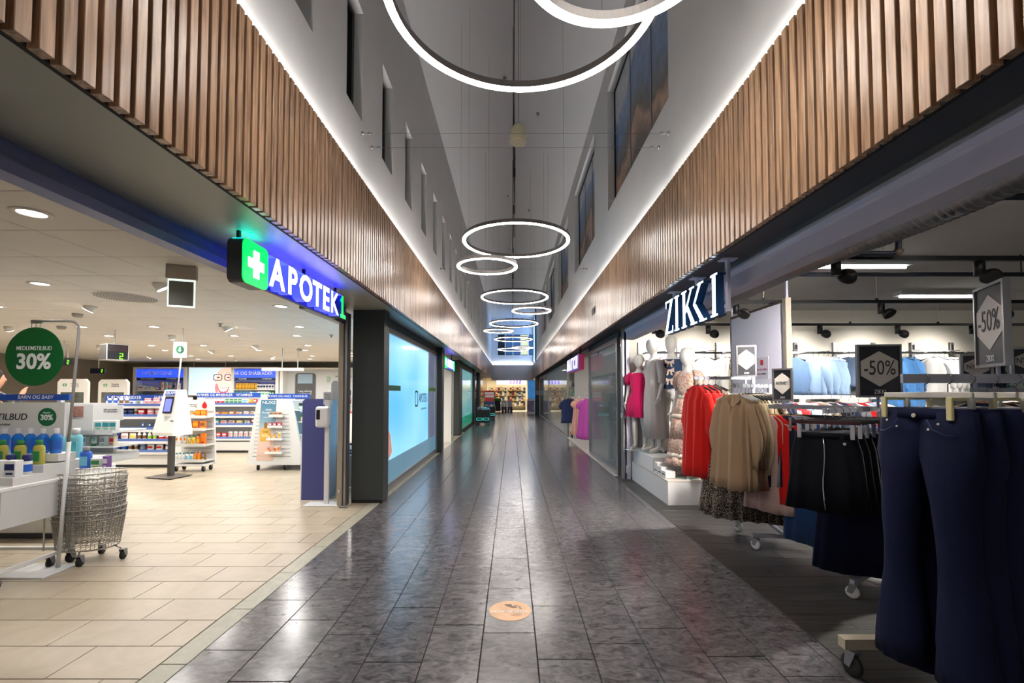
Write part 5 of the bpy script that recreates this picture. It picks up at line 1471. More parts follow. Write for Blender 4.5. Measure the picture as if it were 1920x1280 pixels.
shelf_row([(B, .075, .20, .075, 'blueliq', 'white', 'blue')] * 10, -4.70, -3.66, 3.70, 0.90, 'in the back row of the promotion table')
shelf_row([(B, .06, .16, .06, 'cream', 'green', 'lime')] * 6 + [(FK, .09, .19, .05, 'yelliq', 'green', 'green')] * 3, -4.74, -3.64, 3.58, 0.83, 'in the middle row of the promotion table')
shelf_row([(C, .085, .12, .06, 'white', 'navy', 'navy')] * 9, -4.74, -3.63, 3.38, 0.77, 'in the front row of the promotion table')
shelf_row([(J, .06, .15, .06, 'white', 'navy', 'blue')] * 9, -4.74, -3.63, 3.47, 0.77, 'behind white cartons, promotion table')
pl = MB().box(-0.58, 0.1, -0.03, -0.015, 0.25, 0.62).build('price_poster', M_WHITE, ft)
# round offer sign on a pole
rs = thing('round_offer_sign', 'large round green MEDLEMSTILBUD 30% sign hung from a bent grey pole', 'sign', (-3.585, 3.67, 0))
MB().cbox(-0.28, 0.08, -0.2, 0.1, 0, 0.012, 0.003).build('base_plate', M_WHITEM, rs)
MB().tube([(0.0, 0, 0.012), (0.055, 0, 1.0)], 0.014, 10).build('lower_pole', M_WHITEM, rs)
MB().tube([(0.05, 0, 0.95), (0.105, 0, 1.88), (0.10, 0, 1.93), (0.07, 0, 1.96), (0.03, 0, 1.965), (-0.26, 0, 1.965)], 0.010, 10).build('upper_pole', mat('pale grey lacquer', (170, 168, 164), 0.4), rs)
MB().cbox(-0.28, -0.19, -0.008, 0.008, 1.945, 1.975, 0.003).build('clip_bar', M_GREYMET, rs)
for x in (-0.275, -0.24, -0.205): MB().tube([(x, 0, 1.945), (x, -0.002, 1.905)], 0.0025, 5).build('wire_hook', M_GREYMET, rs)
disc = MB().lathe([(0.232, 0), (0.236, 0.002), (0.232, 0.006)], 56, smooth=False).xf(Matrix.Translation((-0.245, 0.003, 1.68)) @ Matrix.Rotation(R(90), 4, 'X')).build('green_disc', mat('offer green disc', (10, 96, 44), 0.35), rs)
text(disc, 'MEDLEMSTILBUD', 0.046, M_WTXT, (-0.245, -0.006, 1.745), bold=0.02, sx=0.82, shear=0.12)
text(disc, '30%', 0.17, M_WTXT, (-0.245, -0.006, 1.635), bold=0.03, sx=0.98)
# stepped unit with baby products
bu = thing('shelf_gondola', 'white stepped unit with blue BARN OG BABY header behind the promotion table', 'shelf unit', (-4.75, 4.35, 0))
MB().cbox(-0.8, 0.66, 0.0, 0.42, 0.50, 0.66, 0.008).build('ledge', M_WHITE, bu)
MB().cbox(-0.8, 0.42, 0.04, 0.45, 0.06, 0.50, 0.008).build('base', M_WHITE, bu)
MB().box(-0.75, 0.38, 0.08, 0.42, 0.0, 0.06).build('plinth', M_SKIRT, bu)
MB().cbox(-0.8, 0.55, 0.13, 0.85, 0.66, 0.75, 0.006).build('step', M_WHITE, bu)
MB().box(-0.8, 0.45, 0.62, 0.66, 0.75, 1.28).build('back_panel', M_WHITE, bu)
MB().box(-0.3, 0.62, 0.42, 0.85, 0.97, 0.99).box(-0.3, 0.62, 0.41, 0.42, 0.955, 1.01).build('shelf', M_WHITE, bu)
MB().box(-0.3, 0.62, 0.42, 0.85, 0.82, 0.835).build('shelf', M_WHITE, bu)
hb_ = MB().box(-0.8, 0.36, 0.2, 0.22, 1.315, 1.375).build('header', M_BLUEHEAD, bu)
text(hb_, 'BARN OG BABY', 0.05, M_WTXT, (0.03, 0.197, 1.345), bold=0.02, shear=0.15)
MB().box(-0.7, -0.66, 0.2, 0.24, 0.75, 1.315).build('header_post', M_WHITEM, bu)
MB().box(0.2, 0.24, 0.24, 0.28, 0.75, 1.315).build('header_post', M_WHITEM, bu)
pp = MB().box(0.14, 0.42, 0.40, 0.41, 1.0, 1.27).build('photo_card', M_WHITE, bu)
MB().box(0.20, 0.32, 0.396, 0.40, 1.14, 1.25).build('photo_print', mat('printed warm photo', (150, 110, 96), 0.4, noise=(30, 0.5)), pp)
pc2 = MB().box(0.36, 0.60, 0.55, 0.56, 1.1, 1.26).build('text_card', M_WHITE, bu)
text(pc2, 'Mild mot huden,\nfor hele familien', 0.022, M_DTXT, (0.47, 0.548, 1.2))
shelf_row([(FK, .125, .29, .07, 'paleblue', 'white', 'aqua')] * 3, -4.72, -4.22, 4.5, 0.75, 'step behind sign pole')
shelf_row([(FK, .115, .21, .06, 'blue', 'grey', 'skyblue'), (C, .09, .10, .06, 'white', 'green', 'lime'), (C, .05, .12, .05, 'purple', 'white', 'white')], -4.19, -3.86 - 0.02, 4.42, 0.66, 'on the low front ledge of the baby unit')
shelf_row([(C, .06, .12, .05, 'blue', 'skyblue', 'white')] + [(C, .075, .11, .05, 'white', 'teal', 'mint')] * 5, -4.58, -4.14, 4.80, 0.99, 'on the upper shelf of the baby unit')
shelf_row([(C, .07, .1, .05, 'white', 'teal', 'grey'), (T, .05, .1, .04, 'white', 'green', 'mint'), (C, .06, .1, .05, 'white', 'grey', 'mint'), (C, .05, .1, .05, 'cream', 'red', 'red')], -4.55, -4.14, 4.80, 0.835, 'on the lower shelf of the baby unit')
# rounded counters boards
for k, (x, y) in enumerate(((-9.55, 10.0), (-8.93, 10.3))):
    t = thing('counter_board', 'white rounded counter board with green logo, %s of the two' % ('left', 'right')[k], 'counter', (x, y, 0))
    MB().prism([(-0.36, 0), (0.30, 0), (0.30, 1.62), (0.24, 1.69), (-0.30, 1.69), (-0.36, 1.62)], 'y', 0, 0.06).build('board', mat('warm white board', (228, 222, 212), 0.5), t)
    lo = MB()
    frame_loop(lo, [(-0.2 + u, 1.56 + v) for u, v in ring_poly(0.04, 0.03, 0.012)], [(-0.2 + u, 1.56 + v) for u, v in ring_poly(0.022, 0.014, 0.006)], 'y', -0.004, 0)
    lo.build('logo', pm('green'), t)
    text(t, 'Personlig\nveiledning', 0.045, M_DTXT, (0.02, -0.004, 1.56))
    MB().box(-0.28, 0.22, -0.006, 0, 1.15, 1.40).build('photo_print', mat('printed dark photo %d' % k, (84, 86, 78), 0.4, noise=(9, 0.6)), t)
    MB().cbox(-0.4, 0.4, -0.5, 0.0, 0, 0.95, 0.01).build('desk', M_WHITE, t)
# basket stack
M_WIRE = mat('chromed basket wire', (186, 182, 174), 0.22, 0.95)
def oval(a, b, z, n=40, dx=0.0): return [(a * math.copysign(abs(math.cos(2 * math.pi * i / n)) ** 0.8, math.cos(2 * math.pi * i / n)) + dx, b * math.copysign(abs(math.sin(2 * math.pi * i / n)) ** 0.8, math.sin(2 * math.pi * i / n)), z) for i in range(n)]
bm_ = MB()
HB = 0.24
for z, w in ((0.0, 0.003), (0.03, 0.002), (0.06, 0.002), (0.09, 0.002), (0.12, 0.002), (0.15, 0.002), (0.18, 0.002), (0.21, 0.002), (HB, 0.0055)):
    f_ = 0.87 + 0.13 * z / HB
    bm_.tube(oval(0.235 * f_, 0.175 * f_, z), w, 5, closed=True)
lo_, hi_ = oval(0.235 * 0.87, 0.175 * 0.87, 0, 44), oval(0.235, 0.175, HB, 44)
for i in range(44): bm_.tube([lo_[i], hi_[i]], 0.0018, 4)
for k in range(9):
    x = -0.16 + 0.04 * k
    yy = 0.13 * math.sqrt(max(0, 1 - (x / 0.2) ** 2))
    bm_.tube([(x, -yy, 0), (x, yy, 0)], 0.0018, 4)
wire_me = bm_.mesh('wire_body', M_WIRE)
hdl = MB().tube([(0.24 * math.cos(R(a)), 0.0 + 0.165 * 0, 0) for a in (0,)] + [(0.0, 0, 0)], 0.003, 4)
flat_handle = MB().tube([(0.24 * math.cos(R(a)), -0.172 * math.sin(R(a)), HB + 0.004) for a in range(8, 173, 12)], 0.0045, 6).mesh('carry_handle', M_WIRE)
bc = thing('basket_cart', 'chrome wheeled cart with hooped handle carrying the wire baskets', 'cart', (-3.52, 3.86, 0), R(12))
MB().tube(oval(0.20, 0.135, 0.115, 32), 0.006, 6, closed=True).build('base_ring', M_WIRE, bc)
for x, y in ((-0.2, -0.12), (0.02, -0.15), (0.25, -0.02), (0.0, 0.15)):
    caster(bc, x, y, 0.038)
    MB().tube([(x, y, 0.088), (x * 0.8, y * 0.85, 0.115)], 0.007, 6).build('arm', M_WIRE, bc)
MB().tube([(-0.275, -0.06, 0.115), (-0.28, -0.06, 0.7)] + [(-0.205 + 0.075 * math.cos(R(a)), -0.06, 0.70 + 0.095 * math.sin(R(a))) for a in range(180, -1, -20)] + [(-0.13, -0.06, 0.62)], 0.006, 8).build('hoop_handle', M_WIRE, bc)
NB = 10
for k in range(NB):
    t = thing('wire_basket', 'chrome wire shopping basket, %s in the stack beside the promotion table' % ('lowest' if k == 0 else 'topmost' if k == NB - 1 else ORD[k] + ' from the bottom'), 'basket', (-3.52 + 0.004 * (k % 3), 3.86, 0.123 + 0.041 * k), R(12 + (k % 3) * 2 - 2), 'stacked wire baskets')
    obj('wire_body', wire_me, t)
    obj('carry_handle', flat_handle, t)

# ------------------------------------------------------------------ garments
def wob(x, s):
    return math.sin(x * 1.7 + s) * 0.5 + math.sin(x * 3.1 + s * 2.3) * 0.3 + math.sin(x * 6.3 + s * 0.7) * 0.2
def cloth(name, c, rough=0.85, pattern=None, sheen=0.15):
    """woven cloth; pattern = (second colour, scale, kind)"""
    if name in _mats: return _mats[name]
    m = mat(name, c, rough, bump=0.1, bscale=160, sheen=sheen, spec=0.25)
    nt = m.node_tree
    b = nt.nodes['Principled BSDF']
    tc = nt.nodes.new('ShaderNodeTexCoord')
    if pattern:
        c2, sc, kind = pattern
        r = nt.nodes.new('ShaderNodeValToRGB')
        r.color_ramp.interpolation = 'EASE'
        if kind == 'ring':
            v = nt.nodes.new('ShaderNodeTexVoronoi')
            v.inputs['Scale'].default_value = sc
            nt.links.new(tc.outputs['Object'], v.inputs['Vector'])
            w = nt.nodes.new('ShaderNodeMath'); w.operation = 'SINE'
            q = nt.nodes.new('ShaderNodeMath'); q.operation = 'MULTIPLY'; q.inputs[1].default_value = 16
            nt.links.new(v.outputs['Distance'], q.inputs[0]); nt.links.new(q.outputs[0], w.inputs[0])
            nt.links.new(w.outputs[0], r.inputs[0])
            p0, p1 = 0.35, 0.6
        elif kind == 'stripe':
            v = nt.nodes.new('ShaderNodeTexWave')
            v.bands_direction = 'X'
            v.inputs['Scale'].default_value = sc
            nt.links.new(tc.outputs['Object'], v.inputs['Vector'])
            nt.links.new(v.outputs['Fac'], r.inputs[0])
            p0, p1 = 0.45, 0.6
        elif kind == 'check':
            v = nt.nodes.new('ShaderNodeTexWave'); v.bands_direction = 'X'; v.inputs['Scale'].default_value = sc
            v2 = nt.nodes.new('ShaderNodeTexWave'); v2.bands_direction = 'Z'; v2.inputs['Scale'].default_value = sc
            ad = nt.nodes.new('ShaderNodeMath'); ad.operation = 'MULTIPLY_ADD'; ad.inputs[1].default_value = 0.5
            nt.links.new(tc.outputs['Object'], v.inputs['Vector']); nt.links.new(tc.outputs['Object'], v2.inputs['Vector'])
            h_ = nt.nodes.new('ShaderNodeMath'); h_.operation = 'MULTIPLY'; h_.inputs[1].default_value = 0.5
            nt.links.new(v2.outputs['Fac'], h_.inputs[0])
            nt.links.new(v.outputs['Fac'], ad.inputs[0]); nt.links.new(h_.outputs[0], ad.inputs[2])
            nt.links.new(ad.outputs[0], r.inputs[0])
            p0, p1 = 0.3, 0.8
        else:
            v = nt.nodes.new('ShaderNodeTexNoise')
            v.inputs['Scale'].default_value = sc
            v.inputs['Detail'].default_value = 3
            nt.links.new(tc.outputs['Object'], v.inputs['Vector'])
            nt.links.new(v.outputs['Fac'], r.inputs[0])
            p0, p1 = 0.48, 0.58
        r.color_ramp.elements[0].position, r.color_ramp.elements[1].position = p0, p1
        r.color_ramp.elements[0].color = tuple(lin(q) for q in c) + (1,)
        r.color_ramp.elements[1].color = tuple(lin(q) for q in c2) + (1,)
        nt.links.new(r.outputs[0], b.inputs['Base Color'])
    return m

def body_rings(prof, folds=3, amp=0.012, seed=0.0, n=60, hem=0.01):
    """prof: (z, half width, half depth); folds grow downwards"""
    L_ = prof[0][0] - prof[-1][0]
    out = []
    for z, w, d in prof:
        t = (prof[0][0] - z) / L_
        ring_ = []
        for i in range(n):
            a = 2 * math.pi * i / n
            ca, sa = math.cos(a), math.sin(a)
            x = w * math.copysign(abs(ca) ** 0.75, ca)
            y = d * math.copysign(abs(sa) ** 0.75, sa)
            q_ = round(folds * 2.2)
            f_ = amp * (0.25 + 0.75 * t) * (0.62 * math.sin(q_ * a + seed) + 0.38 * math.sin((q_ * 2 + 3) * a + seed * 2.3 + t))
            y += f_ * (1 if sa > 0 else -1) * (0.4 + abs(sa))
            x += f_ * 0.5 * ca
            ring_.append((x, y, z + hem * t * t * math.sin(2 * a + seed) - hem * 0.6 * t * t * wob(3 * a, seed + 1)))
        out.append(ring_)
    return out
def sleeve(mb, x, z, L_, s, r0=0.062, r1=0.05, puff=0.0, seed=0.0, out=0.055, flat=0.55, n=14, cuff=True):
    rings = []
    K = 9
    for k in range(K + 1):
        t = k / K
        cx = x + s * (out * math.sin(min(1, t * 1.4) * math.pi / 2) + 0.008 * wob(t * 5, seed))
        cz = z - L_ * t
        rr = r0 + (r1 - r0) * t + puff * math.sin(math.pi * min(1, t * 1.15)) ** 1.5
        if cuff and t > 0.88: rr = r1 * 0.72
        cy = 0.01 * wob(t * 4, seed + 2)
        rings.append([(cx + rr * math.cos(2 * math.pi * i / n) * (1 + 0.1 * wob(i * 1.3, seed + k * 0.5)), cy + flat * rr * math.sin(2 * math.pi * i / n) * (1 + 0.15 * wob(i * 1.9 + k * 0.4, seed)), cz + 0.012 * math.cos(2 * math.pi * i / n) * s * -1) for i in range(n)])
    mb.loft(rings)
def top_mesh(L_=0.66, w=0.2, hem_w=0.25, sl=0.5, puff=0.0, seed=0.0, depth=0.045, folds=3, amp=0.012, r0=0.062, r1=0.05, neck=0.07, flare=1.0, waist=None):
    """shirt, blouse or dress hanging from shoulders at z = 0 (collar)"""
    mb = MB()
    prof = [(0.0, neck, 0.02), (-0.012, neck + 0.02, 0.026), (-0.035, w * 0.72, 0.03), (-0.06, w * 0.94, 0.034), (-0.09, w, 0.036), (-0.16, w * 1.0, depth)]
    n = 7
    for k in range(1, n + 1):
        t = k / n
        ww = w + (hem_w - w) * t ** flare
        if waist: ww -= waist * math.exp(-((t - 0.3) / 0.13) ** 2)
        prof.append((-0.16 - (L_ - 0.16) * t, ww, depth * (1 + 0.5 * t)))
    mb.loft(body_rings(prof, folds, amp, seed))
    if sl:
        for s in (-1, 1):
            sleeve(mb, s * (w - 0.025), -0.075, sl, s, r0, r1, puff, seed + s)
    return mb
def collar(w=0.075, m=None):
    mb = MB()
    for s in (-1, 1):
        mb.add([(s * 0.005, -0.045, -0.10), (s * w, -0.03, 0.012), (s * (w + 0.02), -0.045, -0.055), (s * 0.045, -0.055, -0.10),
                (s * 0.005, -0.04, -0.10), (s * w, -0.02, 0.015), (s * (w + 0.02), -0.035, -0.055), (s * 0.045, -0.045, -0.10)],
               [(0, 1, 2, 3), (4, 7, 6, 5), (0, 4, 5, 1), (1, 5, 6, 2), (2, 6, 7, 3), (3, 7, 4, 0)])
    return mb
M_HWOOD = wood_mat('hanger wood', (150, 106, 60), (206, 164, 108), 0.4, 0.1, 'x')
M_HDARK = mat('dark red wood hanger', (62, 26, 34), 0.35)
M_HBLK = mat('black velvet hanger', (18, 18, 20), 0.8)
M_HWHITE = mat('white plastic hanger', (226, 226, 226), 0.4)
M_HOOK = mat('steel hook', (130, 128, 126), 0.25, 0.9)
_hm = {}
def hanger_mesh(m, w=0.19):
    k = (m.name, w)
    if k not in _hm:
        a = MB()
        a.tube([(-w, 0, -0.055), (-w * 0.5, 0, -0.022), (0, 0, 0.0), (w * 0.5, 0, -0.022), (w, 0, -0.055)], 0.009, 6)
        h_ = MB().tube([(0, 0, 0), (0, 0, 0.045)] + [(0.022 * math.sin(R(q)), 0, 0.068 - 0.022 * math.cos(R(q))) for q in range(0, 270, 30)], 0.0022, 5)
        _hm[k] = (a.mesh('hanger', m), h_.mesh('hook', M_HOOK))
    return _hm[k]
HOOK = 0.092   # rail top above the collar
def hung(name, label, cat, me, rail_pt, rz, hm, parts=(), group=None, hw=0.19, drop=0.0):
    """a garment on its hanger; rail_pt is the top of the rail"""
    t = thing(name, label, cat, (rail_pt[0], rail_pt[1], rail_pt[2] - HOOK - drop), rz, group)
    obj(parts[0][2] if parts and len(parts[0]) > 2 and False else 'cloth', me, t)
    a, b = hanger_mesh(hm, hw)
    h_ = obj('hanger', a, t, (0, 0, 0.006))
    obj('hook', b, h_)
    for nm, pme in parts:
        obj(nm, pme, t)
    return t
def buttons(n, z0, dz, y, m, r=0.006):
    mb = MB()
    for k in range(n):
        mb.lathe([(r, 0), (r, 0.003)], 8).v[-16:]
    return mb
def placket(L_, y=-0.062, m=None):
    return MB().box(-0.016, 0.016, y, y + 0.02, -L_ + 0.03, -0.10)

# ------------------------------------------------------------------ racks
M_RACK = mat('grey white rack steel', (176, 178, 190), 0.35, 0.3)
def rack_base(t, pts_cast, posts, m=M_RACK, wheel=None):
    for x, y, rz in pts_cast:
        caster(t, x, y, 0.045, wheel or M_WHITEM, rz)
# rack one: beige blouses
r1 = thing('clothes_rack', 'grey wheeled rack carrying the beige blouses and patterned skirts', 'clothes rack', (0, 0, 0))
for x, y in ((2.155, 4.12), (2.27, 4.66), (2.65, 4.05), (2.78, 4.55)):
    caster(r1, x, y, 0.045, M_WHITEM, 0.4)
MB().beam((2.13, 4.12, 0.125), (2.68, 4.05, 0.125), 0.03, 0.03).build('base_bar', M_RACK, r1)
MB().beam((2.24, 4.67, 0.125), (2.80, 4.55, 0.125), 0.03, 0.03).build('base_bar', M_RACK, r1)
MB().beam((2.42, 4.085, 0.125), (2.52, 4.60, 0.125), 0.03, 0.03).build('cross_bar', M_RACK, r1)
MB().beam((2.49, 4.43, 0.125), (2.49, 4.43, 1.47), 0.035, 0.03).build('upright', M_RACK, r1)
MB().beam((2.46, 4.68, 0.125), (2.46, 4.68, 1.55), 0.03, 0.03).build('upright', M_RACK, r1)
MB().beam((1.92, 3.99, 1.452), (2.56, 4.49, 1.452), 0.012, 0.03).build('hang_rail', M_RACK, r1)
MB().beam((1.86, 4.69, 1.54), (2.48, 4.69, 1.54), 0.012, 0.03).build('hang_rail', M_RACK, r1)
UR = math.atan2(0.50, 0.64)
def on1(t): return (1.92 + 0.64 * t, 3.99 + 0.50 * t, 1.467)
M_BEIGEC = cloth('beige viscose', (164, 136, 106))
M_SANDC = cloth('sand linen', (198, 176, 138))
M_SANDC2 = cloth('pale sand linen', (206, 188, 152))
M_REDC = cloth('scarlet crepe', (214, 26, 18))
M_NAVYC = cloth('navy crepe', (22, 28, 52))
M_PATC = cloth('brown ring print', (44, 36, 32), pattern=((170, 156, 136), 34, 'ring'))
M_DUSTC = cloth('dusty rose grey', (150, 128, 116))
bl_me = top_mesh(0.80, 0.18, 0.215, 0.54, 0.02, 1.0, 0.06, 6, 0.05, 0.05, 0.042).mesh('cloth', M_BEIGEC)
bl_co = collar(0.08).mesh('collar', M_BEIGEC)
bl_pl = placket(0.62).mesh('placket', M_BEIGEC)
rzf = UR - R(90) - R(16)
ent = [(0.02, 'beige', bl_me, M_HWHITE), (0.10, 'beige', None, M_HWHITE), (0.18, 'beige', None, M_HWHITE), (0.28, 'sand', None, M_HBLK), (0.36, 'sand', None, M_HBLK), (0.44, 'sand', None, M_HBLK), (0.52, 'sand', None, M_HBLK)]
bn, sn = 0, 0
for k, (t_, cn, me, hm) in enumerate(ent):
    if cn == 'beige':
        me = me or top_mesh(0.80, 0.18, 0.21, 0.54, 0.02, 2.0 + k, 0.055, 6, 0.045, 0.05, 0.042).mesh('cloth', M_BEIGEC)
        lab = ['front beige blouse with collar and puffed sleeves on white hanger', 'second beige blouse, just behind the front one on white hanger', 'third beige blouse from the front of the grey rack'][bn]; bn += 1
        hung('blouse', lab, 'blouse', me, on1(t_), rzf, hm, [('collar', bl_co), ('placket', bl_pl)], 'beige blouses on the grey rack')
    else:
        me = top_mesh(0.74, 0.18, 0.21, 0.60, 0.02, 4.0 + k, 0.05, 6, 0.045, 0.05, 0.042).mesh('cloth', (M_SANDC, M_SANDC2)[k % 2])
        lab = '%s sand linen blouse behind the beige blouses, on black hanger' % ORD[sn]; sn += 1
        hung('blouse', lab, 'blouse', me, on1(t_), rzf, hm, [('placket', placket(0.6).mesh('placket', (M_SANDC, M_SANDC2)[k % 2]))], 'sand blouses on the grey rack')
pat = top_mesh(1.14, 0.185, 0.34, 0.3, 0.02, 7.0, 0.05, 5, 0.03, 0.06, 0.05, flare=1.2)
for k, t_ in enumerate((0.62, 0.70)):
    hung('patterned_dress', '%s long brown ring patterned dress hanging behind the sand blouses' % ('nearer', 'farther')[k], 'dress', pat.mesh('cloth', M_PATC) if k == 0 else bpy.data.meshes['cloth'] and pat.mesh('cloth', M_PATC), on1(t_), rzf, M_HBLK, group='patterned dresses on the grey rack')
for k, t_ in enumerate((0.82, 0.92)):
    hung('navy_top', '%s navy long sleeved top at the far end of the grey rack' % ('front', 'rear')[k], 'top', top_mesh(0.62, 0.2, 0.22, 0.5, 0, 9.0 + k).mesh('cloth', M_NAVYC), on1(t_), rzf, M_HWOOD, group='navy tops on the grey rack')
# second arm: red dresses, dusty blouse, patterned skirts
red_me = top_mesh(0.92, 0.175, 0.20, 0.5, 0.03, 3.3, 0.06, 5, 0.035, 0.055, 0.05).mesh('cloth', M_REDC)
for k, x in enumerate((1.90, 1.955, 2.01)):
    hung('red_dress', '%s scarlet dress at the end of the grey rack, beside the floral mannequin' % ('outermost', 'middle', 'innermost')[k], 'dress', red_me if k != 1 else top_mesh(0.80, 0.175, 0.20, 0.48, 0.03, 5.3, 0.06, 5, 0.035, 0.055, 0.05).mesh('cloth', M_REDC), (x, 4.69, 1.555), R(-78), M_HBLK, group='scarlet dresses')
hung('dusty_blouse', 'dusty rose long blouse between the scarlet dresses and beige blouses', 'blouse', top_mesh(0.95, 0.19, 0.24, 0.5, 0.02, 6.1).mesh('cloth', M_DUSTC), (2.08, 4.69, 1.555), R(-78), M_HBLK)
sk = MB().loft(body_rings([(0, 0.15, 0.05), (-0.05, 0.16, 0.055), (-0.3, 0.22, 0.08), (-0.6, 0.27, 0.10), (-0.74, 0.29, 0.11)], 7, 0.03, 2.2, 72, 0.015))
for k, x in enumerate((2.16, 2.25, 2.34)):
    t = hung('patterned_skirt', 'long brown ring patterned skirt below the blouses, %s from the arcade' % ORD[k], 'skirt', sk.mesh('cloth', M_PATC), (x - 0.1, 4.40 - 0.05 * k, 1.06), R(-58), M_HBLK, group='patterned skirts', hw=0.15)
MB().beam((2.1, 4.46, 1.045), (2.49, 4.43, 1.045), 0.012, 0.025).build('low_rail', M_RACK, r1)

def offer_sign(loc, rz, w, h, body, fs, label, pole_to, glitter=True):
    t = thing('sale_sign', label, 'sign', loc, rz)
    MB().box(-w / 2 - 0.012, w / 2 + 0.012, -0.004, 0.014, 0, h).build('backing', M_GREYMET, t)
    f = MB()
    frame_loop(f, [(-w / 2 - 0.014, -0.014), (w / 2 + 0.014, -0.014), (w / 2 + 0.014, h + 0.014), (-w / 2 - 0.014, h + 0.014)], [(-w / 2, 0), (w / 2, 0), (w / 2, h), (-w / 2, h)], 'y', -0.012, 0.016)
    f.build('frame', M_ALU, t)
    MB().box(-w / 2, w / 2, -0.006, -0.004, 0, h).build('dark_card', mat('dark glitter card', (34, 34, 44), 0.5, noise=(300, 0.7)), t)
    hx = [(0, h * 0.90), (w * 0.46, h * 0.70), (w * 0.46, h * 0.40), (0, h * 0.18), (-w * 0.46, h * 0.40), (-w * 0.46, h * 0.70)]
    hp = MB().prism(hx, 'y', -0.008, -0.006).build('hexagon', mat('pale hexagon card', (222, 214, 206), 0.6), t)
    text(hp, body, fs * (0.8 if body == 'NYHET' else 1), M_DTXT, (0, -0.0095, h * 0.55), sx=0.72)
    text(t, 'ZIKKI', w * 0.17, M_WTXT, (0, -0.008, h * 0.07), sx=0.7)
    MB().beam((0, 0.02, h * 0.2), (0, 0.02, pole_to - loc[2]), 0.016, 0.012).build('stem', M_RACK, t)
    return t
offer_sign((2.25, 4.40, 1.56), R(-14), 0.15, 0.27, 'NYHET', 0.062, 'NYHET sign standing above the beige blouses', 1.46)
offer_sign((2.37, 4.02, 1.33), R(-42), 0.13, 0.26, 'NYHET', 0.052, 'narrow NYHET sign between the grey rack and the skirt rack', 1.28)
offer_sign((2.69, 3.36, 1.37), R(-8), 0.27, 0.36, '-50%', 0.15, '-50% sign with dark blue card behind the dark skirts', 1.28)
offer_sign((2.35, 2.24, 1.53), R(-116), 0.27, 0.38, '-50%', 0.15, 'large -50% sign turned sideways above the jeans', 1.46)
offer_sign((3.02, 2.98, 1.47), R(-30), 0.13, 0.16, 'NYHET', 0.052, 'small NYHET sign below the large -50% sign', 1.40)
offer_sign((3.18, 2.82, 1.50), R(-30), 0.13, 0.16, 'NYHET', 0.06, 'NYHET sign cut by the right edge of the picture', 1.40)

# rack two: dark skirts, red tops, blue jeans behind
r2 = thing('clothes_rack', 'steel rack in the middle carrying dark denim skirts', 'clothes rack', (0, 0, 0))
MB().beam((2.02, 2.98, 1.272), (2.76, 3.44, 1.272), 0.014, 0.035).build('hang_rail', M_RACK, r2)
MB().beam((2.22, 3.98, 1.272), (2.76, 3.44, 1.272), 0.014, 0.035).build('hang_rail', M_RACK, r2)
MB().beam((2.76, 3.44, 0.10), (2.76, 3.44, 1.29), 0.035, 0.035).build('upright', M_RACK, r2)
MB().beam((2.3, 3.15, 0.11), (3.1, 3.65, 0.11), 0.03, 0.03).build('base_bar', M_RACK, r2)
MB().beam((2.55, 3.8, 0.11), (2.95, 3.08, 0.11), 0.03, 0.03).build('base_bar', M_RACK, r2)
for x, y in ((2.3, 3.15), (3.1, 3.65), (2.55, 3.8), (2.95, 3.08)): caster(r2, x, y, 0.042, M_WHITEM, 0.7)
M_DNAVY = cloth('black blue denim', (10, 11, 20), sheen=0.0)
M_DBLUE = cloth('mid blue denim', (28, 72, 128))
M_DLIGHT = cloth('light blue denim', (96, 138, 176))
M_DDARK = cloth('dark indigo denim', (14, 20, 50), sheen=0.0)
M_GREYC = cloth('grey knit', (140, 144, 156))
U2 = math.atan2(0.46, 0.74)
def on2(t): return (2.02 + 0.74 * t, 2.98 + 0.46 * t, 1.29)
sk2 = lambda s, L_=0.50, hw=0.23: MB().loft(body_rings([(0, 0.165, 0.045), (-0.035, 0.168, 0.048), (-0.12, 0.19, 0.06), (-0.3, 0.205, 0.065), (-L_, hw, 0.07)], 2, 0.012, s, 64, 0.006))
def clip_hanger(t, hm, w=0.165, m_clip=None):
    """bar hanger with hook and two clips, bar at z = 0.04 above the waistband"""
    h_ = MB().cbox(-w - 0.02, w + 0.02, -0.008, 0.008, 0.055, 0.08, 0.003).build('hanger', hm, t)
    MB().tube([(0, 0, 0.08), (0, 0, 0.115)] + [(0.022 * math.sin(R(q)), 0, 0.138 - 0.022 * math.cos(R(q))) for q in range(0, 270, 30)], 0.0022, 5).build('hook', M_HOOK, h_)
    for x in (-w * 0.85, w * 0.85):
        MB().cbox(x - 0.012, x + 0.012, -0.06, -0.046, -0.035, 0.06, 0.003).box(x - 0.01, x + 0.01, -0.05, 0.05, 0.045, 0.058).build('clip', m_clip or M_CHROME, h_)
CH = 0.16
def denim_skirt(label, pt, rz, m, s, zipper, L_=0.50, hw=0.23):
    t = thing('denim_skirt', label, 'skirt', (pt[0], pt[1], pt[2] - CH), rz, 'denim skirts on the middle rack')
    sk2(s, L_, hw).build('cloth', m, t)
    MB().loft(body_rings([(0.004, 0.168, 0.048), (-0.036, 0.171, 0.051)], 2, 0.0, s, 64, 0.0)).build('waistband', m, t)
    if zipper:
        MB().tube([(-0.01 + 0.006 * math.sin(k), -0.062 - 0.004 * k, -0.03 - (L_ - 0.05) / 7 * k) for k in range(8)], 0.005, 6).build('zip', M_CHROME, t)
        MB().lathe([(0.009, 0), (0.009, 0.004)], 10).xf(Matrix.Translation((0.1, -0.066, -0.06)) @ Matrix.Rotation(R(90), 4, 'X')).build('rivet', M_CHROME, t)
        MB().box(-0.05, 0.0, 0.03, 0.033, -0.03, 0.0).build('brand_tag', M_WHITE, t)
    clip_hanger(t, M_HDARK if zipper else M_HBLK)
rz2 = U2 - R(90) + R(22)
denim_skirt('front black blue denim skirt with full length zip on dark wood hanger', on2(0.02), rz2, M_DNAVY, 0.4, True)
